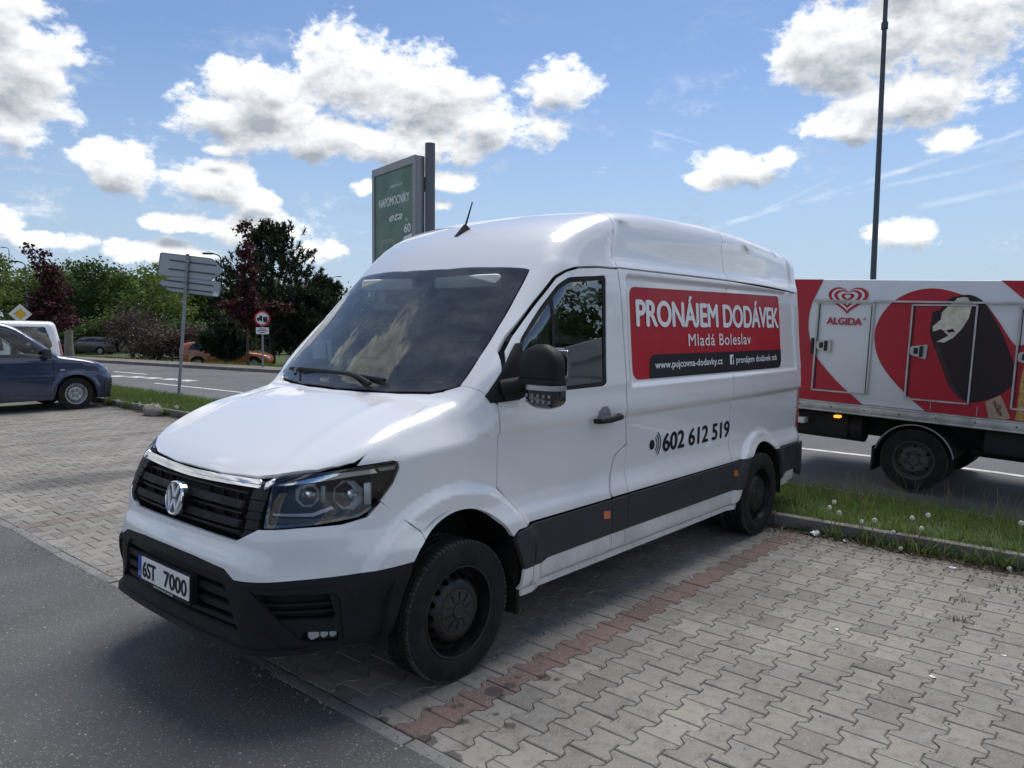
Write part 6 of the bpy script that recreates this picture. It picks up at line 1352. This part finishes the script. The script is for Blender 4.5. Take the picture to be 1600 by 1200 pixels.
for i, (x, y, H, R, m_, lab) in enumerate(((-21.5, -53.5, 4.3, 1.9, 'leaf_plum', 'dark purple plum bush right of the black estate car'), (-18.5, -43.0, 2.9, 1.25, 'leaf_brownish', 'brownish purple shrub left of the direction sign post'), (-20.2, -42.0, 2.8, 1.2, 'leaf_brownish', 'brownish purple shrub behind the direction sign post'), (-15.2, -66, 3.2, 3.0, 'leaf_dark', 'dark green bush behind the white van'), (-19.6, -69.5, 3.0, 2.6, 'leaf_green', 'green bush behind the left red maple trunk'), (-23.5, -68, 3.1, 2.4, 'leaf_dark', 'dark green bush directly behind the black estate car'), (-26.5, -66, 3.6, 2.8, 'leaf_green', 'green bush right behind the rear of the black estate car'), (-29.5, -62, 3.3, 2.6, 'leaf_dark', 'dark green bush between the purple plum and the pine'), (-31.5, -57, 3.0, 2.5, 'leaf_dark', 'dark bush behind the silver car'), (-33.5, -52, 3.2, 2.6, 'leaf_dark', 'dark bush behind the orange car'), (-36.5, -46, 3.2, 2.8, 'leaf_green', 'green bush seen through the van windscreen'), (-12.0, -72, 3.0, 3.0, 'leaf_green', 'green bush at the far left behind the blue leisure van'))):
    shrub(tz(x, y), H, R, m_, lab, i, n=170 if i > 2 else 150, leaf=.26 if i > 2 else .16)
# --- red maples
mp = [(0, 0, 1.9, 1.35, 1.35, .75), (.3, .2, 2.5, 1.0, 1.0, .8), (-.2, .1, 3.3, .75, .75, .9), (0, 0, 4.2, .5, .5, .8), (.35, -.2, 5.0, .18, .18, .35), (.05, .1, 5.35, .22, .22, .25), (.6, -.5, 5.6, .15, .15, .2)]
tree('red_maple', (-12.0, -41.0, -.1), 5.9, [(a*1.0, b*1.0, c+.05, d, e, f) for a, b, c, d, e, f in mp], 'leaf_purple', 'young dark red maple left of the black estate car', 150, 26, .17, .20, .06, 61, 'young red maples', droop=.6, limbs=8)
rtv = np.array((rt.x, rt.y)); mp2 = [(0, 0, 2.1, .7, .7, .55), (rtv[0]*.75, rtv[1]*.75, 2.35, .55, .55, .28), (rtv[0]*1.35, rtv[1]*1.35, 2.5, .45, .45, .22), (-rtv[0]*.7, -rtv[1]*.7, 2.45, .45, .45, .25), (0, 0, 3.0, .55, .55, .6), (0, 0, 3.9, .5, .5, .7), (0, 0, 4.8, .36, .36, .5), (.1, -.1, 5.5, .2, .2, .28), (0, 0, 5.85, .16, .16, .12)]
mp2 = [(a, b, c, d*.68, e*.68, f*.9) for a, b, c, d, e, f in mp2]
tree('red_maple', (-14.5, -25.8, -.02), 5.9, mp2, 'leaf_purple', 'young dark red maple in front of the big dark pine', 170, 22, .11, .16, .05, 62, 'young red maples', droop=.6, limbs=9)
# --- pines
def pine(pos, H, R, label, seed, lean=0., n_br=130):
    rng = np.random.default_rng(seed+900); o = empty('pine_tree', pos); tag(o, label, 'tree', 'dark pines across the road')
    mb = MB(); mb.tube([(0, 0, -.3), (.05, 0, H*.3), (0, .05, H*.65), (0, 0, H*.95)], [.2, .16, .09, .02], 9); tips = []
    for i in range(n_br):
        t = rng.uniform(.12, .98); a = rng.uniform(0, 2*pi); prof = R*(1.0*min(1, (1.03-t)*1.9))**.7*rng.uniform(.75, 1.12)*(.85 if t < .22 else 1)
        z0 = H*t*.93; up_ = prof*rng.uniform(.25, .55); e = Vector((math.cos(a)*prof, math.sin(a)*prof, z0+up_)); m_ = Vector((math.cos(a)*prof*.55, math.sin(a)*prof*.55, z0+up_*.25))
        mb.tube([(0, 0, z0), m_, e], [.05*(1.2-t), .03*(1.2-t), .01], 5)
        tips.append(e)
        for k_ in range(9):
            f = rng.uniform(.3, 1.); q = Vector((0, 0, z0)).lerp(m_, min(1, f*2)) if f < .5 else m_.lerp(e, f*2-1); tips.append(q+Vector(rng.normal(size=3)*np.array((.22, .22, .16))*R/2.2))
    for k_ in range(12): tips.append(Vector((rng.normal()*.15, rng.normal()*.15, H*(.86+.012*k_))))
    mb.build('trunk', 'bark', o, 40)
    V = []; N = 32; tone = []
    for c in tips:
        c = np.array(c); ax_ = rng.normal(size=3)*.35+np.array((c[0]*.25, c[1]*.25, .9)); ax_ /= np.linalg.norm(ax_); L = .42*rng.uniform(.7, 1.25)
        s0 = c+np.outer(rng.uniform(0, L*.8, N), ax_); d = rng.normal(size=(N, 3))*.75+ax_*.9; d /= np.linalg.norm(d, axis=1, keepdims=True)
        w = np.cross(d, rng.normal(size=(N, 3))); w /= np.linalg.norm(w, axis=1, keepdims=True); ln = .20*rng.uniform(.7, 1.2, (N, 1))
        V.append(np.stack([s0-w*.026, s0+w*.026, s0+d*ln+w*.014, s0+d*ln-w*.014], 1).reshape(-1, 3)); tone += list(np.clip(rng.random()*.6+rng.random(N)*.4, 0, 1))
    V = np.concatenate(V); link('crown', leaf_mesh('crown', V, np.arange(len(V)).reshape(-1, 4), rng, 'needle', tone=np.array(tone)), None, o, 0); return o
pine((-21.7, -35.5, terrain_z(-21.7, -35.5)), 8.3, 3.1, 'big dark pine behind the red maple and the round sign', 1, n_br=140)
pine((-16.2, -30.6, terrain_z(-16.2, -30.6)), 1.9, 1.0, 'low dwarf pine in front of the orange car', 7, n_br=60)
pine((-25.5, -36.0, terrain_z(-25.5, -36)), 5.6, 1.9, 'smaller dark pine just left of the van windscreen', 2, n_br=90)
pine((-22.6, -33.0, terrain_z(-22.6, -33)), 4.5, 1.8, 'low dark pine between the big pine and the small one', 3, n_br=80)
# --- bare tree
def bare(pos, H, label):
    rng = random.Random(5); o = empty('bare_tree', pos); tag(o, label, 'tree'); mb = MB(); tw = MB()
    def grow(p, d, L, r, lv):
        e = p+d*L; m_ = (p+e)/2+Vector((rng.uniform(-1, 1), rng.uniform(-1, 1), 0))*L*.06; (mb if lv < 2 else tw).tube([p, m_, e], [r, r*.8, r*.6], 5, False)
        if lv < 5:
            for _ in range(3 if lv else 4):
                nd = (d+Vector((rng.uniform(-1, 1), rng.uniform(-1, 1), rng.uniform(-.1, .6)))*.55).normalized(); grow(p+(e-p)*rng.uniform(.55, 1), nd, L*rng.uniform(.55, .8), r*.6, lv+1)
    grow(Vector((0, 0, 0)), Vector((0, 0, 1)), H*.34, .16, 0); mb.build('trunk', 'bark_grey', o, 0); tw.build('twigs', 'bark_grey', o, 0)
bare((-31.2, -90.5, terrain_z(-31.2, -90.5)), 10.6, 'leafless pale tree rising behind the tree belt, right of the left red maple')
# --- grey stump with two cut forks by the left maple
o = empty('tree_stump', (-11.1, -38.2, -.14)); o.location.x = -14.9; o.location.y = -46.6; o.location.z = terrain_z(-14.9, -46.6); tag(o, 'grey cut-off trunk with a short fork under the left red maple', 'tree stump')
mb = MB(); mb.tube([(0, 0, -.2), (.03, 0, .9), (.0, .02, 1.9), (-.02, 0, 2.35)], [.30, .24, .22, .20], 12); mb.build('trunk', 'wood_grey', o, 40)
e1 = Vector((rt.x, rt.y, 0)); mb = MB(); mb.tube([Vector((0, 0, 2.0)), e1*.32+Vector((0, 0, 2.55))], [.19, .15], 10); mb.tube([Vector((0, 0, 1.9)), -e1*.5+Vector((0, 0, 2.2))], [.10, .05], 8); mb.build('fork', 'wood_grey', o, 40)
# --- trees over the road to the right of the picture, mirrored in the van's windows
for i, (x, y, H) in enumerate(((-24, 17, 8.), (-31, 27, 9.), (-20, 30, 8.5))):
    rng = np.random.default_rng(i+70); tree('broadleaf_tree', (x, y, -.6), H, blobs_round(H, 3.3, rng, 6), 'leaf_dark', ('dark tree mirrored in the van door window', 'larger dark tree out of the picture to the right', 'dark tree farthest out of the picture to the right')[i], 140, 22, .4, .34, .2, 80+i)

# ---------------------------------------------------------------- grass
def blades(P, h, rng, w=.006, lean=.5):
    n = len(P); a = rng.uniform(0, 2*pi, n); d = np.stack([np.cos(a), np.sin(a), np.zeros(n)], 1); s_ = np.stack([-np.sin(a), np.cos(a), np.zeros(n)], 1)
    H = (h*rng.uniform(.45, 1.4, n))[:, None]; le = rng.uniform(.1, lean, n)[:, None]*H; z = np.array((0, 0, 1.))
    m_ = P+z*H*.55+d*le*.35; t = P+z*H*.95+d*le; wv_ = s_*w
    V = np.stack([P-wv_, P+wv_, m_+wv_*.75, m_-wv_*.75, t+wv_*.12, t-wv_*.12], 1).reshape(-1, 3); b = np.arange(n)[:, None]*6
    F_ = np.concatenate([b+np.array([0, 1, 2, 3]), b+np.array([3, 2, 4, 5])]); return V, F_
gr = np.random.default_rng(21)
def field_pts(n, x0, x1, y0, y1, zf, clump=0.):
    x = gr.uniform(x0, x1, n); y = gr.uniform(y0, y1, n)
    if clump: c = gr.uniform(0, 1, (n//14+1, 2))*np.array((x1-x0, y1-y0))+np.array((x0, y0)); k_ = gr.integers(0, len(c), n); m_ = gr.random(n) < clump; x = np.where(m_, c[k_, 0]+gr.normal(0, .05, n), x); y = np.where(m_, c[k_, 1]+gr.normal(0, .05, n), y)
    x = np.clip(x, x0, x1); return np.stack([x, y, np.array([zf(a, b) for a, b in zip(x, y)])], 1)
sets = [(field_pts(21000, -5.80, -4.085, .0, 5.6, verge_z, .5), .065, .0032, .7), (field_pts(1800, -5.80, -4.6, .3, 5.6, verge_z, .4), .14, .0028, .8), (field_pts(15000, -5.80, -4.09, -20, -7.5, verge_z, .5), .11, .005, .7), (field_pts(2500, -5.8, -4.09, -7.5, 0, verge_z), .09, .006, .7), (field_pts(2600, -4.12, -4.06, -16, 6, lambda x, y: .09, .6), .10, .004, 1.6), (field_pts(900, -4.0, -3.94, .9, 6, lambda x, y: .0, .8), .07, .004, 1.2)]
Vs = []; Fs = []; n0 = 0
for P, h, w, le in sets:
    V, F_ = blades(P, h, gr, w, le); Vs.append(V); Fs.append(F_+n0); n0 += len(V)
V = np.concatenate(Vs); o = link('grass', leaf_mesh('grass', V, np.concatenate(Fs), gr, 'grass_blade', 6), None, None, 0); o['kind'] = 'stuff'; o['label'] = 'short green grass on the verge along the kerb'
P = field_pts(900, -5.80, -4.5, .8, 5.6, verge_z, .6); V, F_ = blades(P, .26, gr, .0022, .6); o = link('dry_grass', leaf_mesh('dry_grass', V, F_, gr, 'dry_grass', 6), None, None, 0); o['kind'] = 'stuff'; o['label'] = 'thin seeding grass stalks over the verge'
n_ = 16000; x = gr.uniform(-24, -14.65, n_); y = gr.uniform(-70, -16, n_); x = x+np.array([min(3., .17*max(0, -20-q)) for q in y]); P = np.stack([x, y, np.array([terrain_z(a, b) for a, b in zip(x, y)])], 1); V, F_ = blades(P, .17, gr, .02, .8)
o = link('meadow_grass', leaf_mesh('meadow_grass', V, F_, gr, 'grass_blade', 6), None, None, 0); o['kind'] = 'stuff'; o['label'] = 'rough grass on the bank across the road'
# litter of dead leaves and stalks at the foot of the kerb
n_ = 4200; x = KX+np.abs(gr.normal(0, .10, n_)); y = np.where(gr.random(n_) < .75, gr.uniform(.9, 6, n_), gr.uniform(-16, -8, n_)); x += np.where(gr.random(n_) < .12, gr.uniform(0, .5, n_), 0)
P = np.stack([x, y, gr.uniform(.004, .02, n_)], 1); V, F_ = quads(P, .034, gr, 1.2, .35); V[:, 2] = np.clip(V[:, 2], .003, .04); o = link('leaf_litter', leaf_mesh('leaf_litter', V, F_, gr, 'dead_leaf'), None, None, 0); o['kind'] = 'stuff'; o['label'] = 'dead leaves and stalks along the foot of the kerb'
# dark soil washed up against the kerb
mat_soil('kerb_dirt', (.028, .024, .018), (.05, .042, .032), (.075, .065, .05), 9.)
v = []; f = []; ys2 = np.arange(-16, 6.5, .06)
for i, y in enumerate(ys2):
    w_ = .07+.05*math.sin(y*3.1)+.035*math.sin(y*9.7+1)+gr.uniform(0, .04); w_ = max(.03, w_)*(1. if y > .3 or y < -7 else .6)
    v += [(KX-.001, y, .022+.008*math.sin(y*5)), (KX+w_*.5, y, .012), (KX+w_, y+.02*math.sin(y*23), .001)]
for i in range(len(ys2)-1):
    for j in (0, 1): f.append((3*i+j, 3*i+j+1, 3*i+4+j, 3*i+3+j))
me = bpy.data.meshes.new('soil'); me.from_pydata(v, [], f); me.update()
if me.polygons[0].normal.z < 0: me.flip_normals()
o = link('soil', me, 'kerb_dirt', None, 60); o['kind'] = 'stuff'; o['label'] = 'dark soil washed up along the foot of the kerb'
# weeds rooted in the kerb joint
def weed(pos, h, n, label, mat='grass_blade', wide=.012, dry=0):
    o = empty('weed', pos); tag(o, label, 'weed', 'weeds at the foot of the kerb'); P = gr.normal(0, .03, (n, 3))*np.array((1, 1.6, 0)); V, F_ = blades(P, h, gr, wide, 1.4); link('leaves', leaf_mesh('leaves', V, F_, gr, mat, 6), None, o, 0)
    if dry: P = gr.normal(0, .04, (dry, 3))*np.array((1, 1.6, 0)); V, F_ = blades(P, h*1.9, gr, .0025, .5); link('dry_stalks', leaf_mesh('dry_stalks', V, F_, gr, 'dry_grass', 6), None, o, 0)
for i, (y, h, n, dry, lab) in enumerate(((1.56, .10, 26, 6, 'weed at the kerb foot nearest the van, beside the crumpled paper'), (1.76, .12, 40, 5, 'leafy weed clump at the kerb foot under the pair of dandelion clocks'), (1.93, .09, 26, 3, 'low weed just right of the leafy clump'), (2.12, .15, 34, 10, 'weed with tall dry stalks under the middle dandelion clocks'), (2.30, .11, 30, 4, 'broad weed under the tallest middle dandelion clock'), (2.55, .16, 26, 12, 'tall dry weed right of the middle dandelions'), (2.75, .15, 46, 2, 'bright green weed tuft by the right picture edge'), (-10.6, .2, 30, 4, 'weed at the kerb in front of the direction sign'), (-12.3, .2, 36, 6, 'weed at the kerb by the blue car bumper'), (-13.2, .22, 40, 6, 'weed clump under the blue car nose'))):
    weed((KX+.04, y, .005), h*.95, int(n*.8), lab, wide=.0065 if y > 0 else .012, dry=dry+5)
for i, (x, y, h, lab) in enumerate(((-2.574, 2.696, .05, 'small grass tuft growing in a paving joint on the right'), (-3.40, 2.83, .05, 'flat grass tuft in the paving near the kerb on the right'), (-2.95, 2.62, .035, 'tiny weed in a paving joint between two tufts'))):
    weed((x, y, 0), h*.7, 14, lab, 'grass_blade' if i else 'dry_grass', .004)
# dandelion clocks
mt, k, b = base('pappus'); setp(b, Base_Color=(.72, .72, .68), Roughness=.9, Alpha=1.); simple('stem_green', (.20, .22, .09), .6); simple('seed_core', (.16, .13, .09), .8)
def dandelion(x, y, z0, zh, label, r=.021):
    o = empty('dandelion', (x, y, z0)); tag(o, label, 'dandelion', 'dandelion clocks along the kerb'); lean = gr.normal(0, .03, 2); H = zh-z0
    mb = MB(); mb.tube([(0, 0, 0), (lean[0]*.5, lean[1]*.3, H*.55), (lean[0], lean[1], H)], .0030, 6); mb.build('stem', 'stem_green', o)
    c = np.array((lean[0], lean[1], H)); n = 130; d = gr.normal(size=(n, 3)); d /= np.linalg.norm(d, axis=1, keepdims=True); s_ = np.cross(d, gr.normal(size=(n, 3))); s_ /= np.linalg.norm(s_, axis=1, keepdims=True); t = np.cross(d, s_)
    e = c+d*r; V = np.concatenate([np.stack([c+d*r*.3-s_*.0004, c+d*r*.3+s_*.0004, e+s_*.0004, e-s_*.0004], 1).reshape(-1, 3), np.stack([e-s_*.0034+d*.001, e-t*.0034+d*.002, e+s_*.0034+d*.001, e+t*.0034+d*.002], 1).reshape(-1, 3)])
    hd = link('seed_head', leaf_mesh('seed_head', V, np.arange(len(V)).reshape(-1, 4), gr, 'pappus'), None, o, 0); mb = MB(); mb.ball(tuple(c), .0065, 6); mb.build('seed_core', 'seed_core', hd)
DN = [(1.532, .323, 'upper one of the three dandelion clocks nearest the van'), (1.503, .264, 'left one of the three dandelion clocks nearest the van'), (1.561, .236, 'lowest of the three dandelion clocks nearest the van'), (1.76, .20, 'left one of the pair of dandelion clocks right of the crumpled paper'), (1.813, .225, 'right one of the pair of dandelion clocks right of the crumpled paper'), (2.115, .278, 'dandelion clock left of the tallest one above the kerb'), (2.262, .324, 'tallest dandelion clock in the middle of the right verge'), (2.146, .202, 'small dandelion clock under the tallest one'), (2.019, .137, 'dandelion clock right at the kerb top'), (2.028, .035, 'dandelion clock low in front of the kerb face'), (2.819, .354, 'tall dandelion clock at the right picture edge'), (2.80, .03, 'dandelion clock on the ground at the right picture edge')]
for (y, z, lab) in DN:
    xx = -3.93; dandelion(xx if z > .06 else -3.93+.02, y, 0., z, lab, .0165 if z > .2 else .015)
for (y, z, lab) in ((-13.415, .13, 'dandelion clock beside the blue car bumper'), (-12.745, .13, 'dandelion clock second from the blue car'), (-11.589, .16, 'dandelion clock left of a close pair by the kerb'), (-11.368, .14, 'left one of a close pair of dandelion clocks by the kerb'), (-11.202, .16, 'right one of a close pair of dandelion clocks by the kerb'), (-10.16, .21, 'dandelion clock right of the direction sign post')):
    dandelion(-3.93, y, .0, z, lab, .035)
# rubbish
def scrap(pos, r, label, seed, name='paper_scrap', fl=.6):
    rng = np.random.default_rng(seed); mb = MB(); mb.ball((0, 0, r*fl*.8), (r, r*1.25, r*fl), 7); mb.v = [tuple(np.array(p)*(1+rng.normal(0, .16))+rng.normal(0, r*.06, 3)) for p in mb.v]; mb.v = [(a, b_, max(.003, c)) for a, b_, c in mb.v]
    o = link(name, mb.mesh(name), 'paper_white', None, 25); o.location = pos; o.rotation_euler = (0, 0, rng.uniform(0, 6)); tag(o, label, 'litter', 'scraps of white litter')
scrap((-3.92, 1.37, 0), .038, 'crumpled white paper ball at the kerb foot near the van rear wheel', 1, 'crumpled_paper'); scrap((-3.90, 1.62, 0), .018, 'white scrap at the kerb under the pair of dandelion clocks', 2); scrap((-3.712, 2.443, 0), .018, 'white scrap on the paving before the tall dry weed', 3, fl=.3); scrap((-3.04, 1.69, 0), .010, 'tiny white scrap on the paving right of the van rear wheel', 4, fl=.3); scrap((-1.93, 2.19, 0), .010, 'tiny white scrap in the middle of the right paving', 5, fl=.3); scrap((-2.17, 2.99, 0), .010, 'tiny white scrap near the right picture edge', 6, fl=.3); scrap((-1.625, 2.76, 0), .013, 'pale scrap on the paving at the lower right', 7, fl=.3)
simple('stone_grey', (.25, .23, .20), .9, var=.3, scale=20, bump=.5, bscale=40)
rng = np.random.default_rng(9); mb = MB(); mb.ball((0, 0, .09), (.16, .26, .13), 8); mb.v = [tuple(np.array(p)*(1+rng.normal(0, .06))) for p in mb.v]; o = mb.build('stone', 'stone_grey', None, 40); o.location = (-3.84, -10.9, -.01); tag(o, 'grey stone lying against the kerb left of the van bonnet', 'stone')

simple('grit_grey', (.22, .21, .19), .9, var=.5, scale=40)
def grit(name, n, xf, yf, r, label):
    mb = MB(); V = []; F_ = []
    for i in range(n):
        x, y = xf(), yf(); q = r*gr.uniform(.4, 1.5); a = gr.uniform(0, 6.28); c = len(V)
        V += [(x+q*math.cos(a+k_*2.1), y+q*math.sin(a+k_*2.1), .001) for k_ in range(3)]+[(x+q*.2, y, q*.9+.002)]; F_ += [(c, c+1, c+3), (c+1, c+2, c+3), (c+2, c, c+3)]
    mb.add(V, F_); o = mb.build(name, 'grit_grey', None, 0); o['kind'] = 'stuff'; o['label'] = label
grit('grit', 1100, lambda: .575+gr.normal(0, .05), lambda: gr.uniform(-7, 3), .006, 'loose grit along the joint between asphalt and paving')
grit('grit', 700, lambda: gr.uniform(-3.9, .5), lambda: gr.uniform(.9, 5), .0045, 'loose grit scattered over the paving on the right')
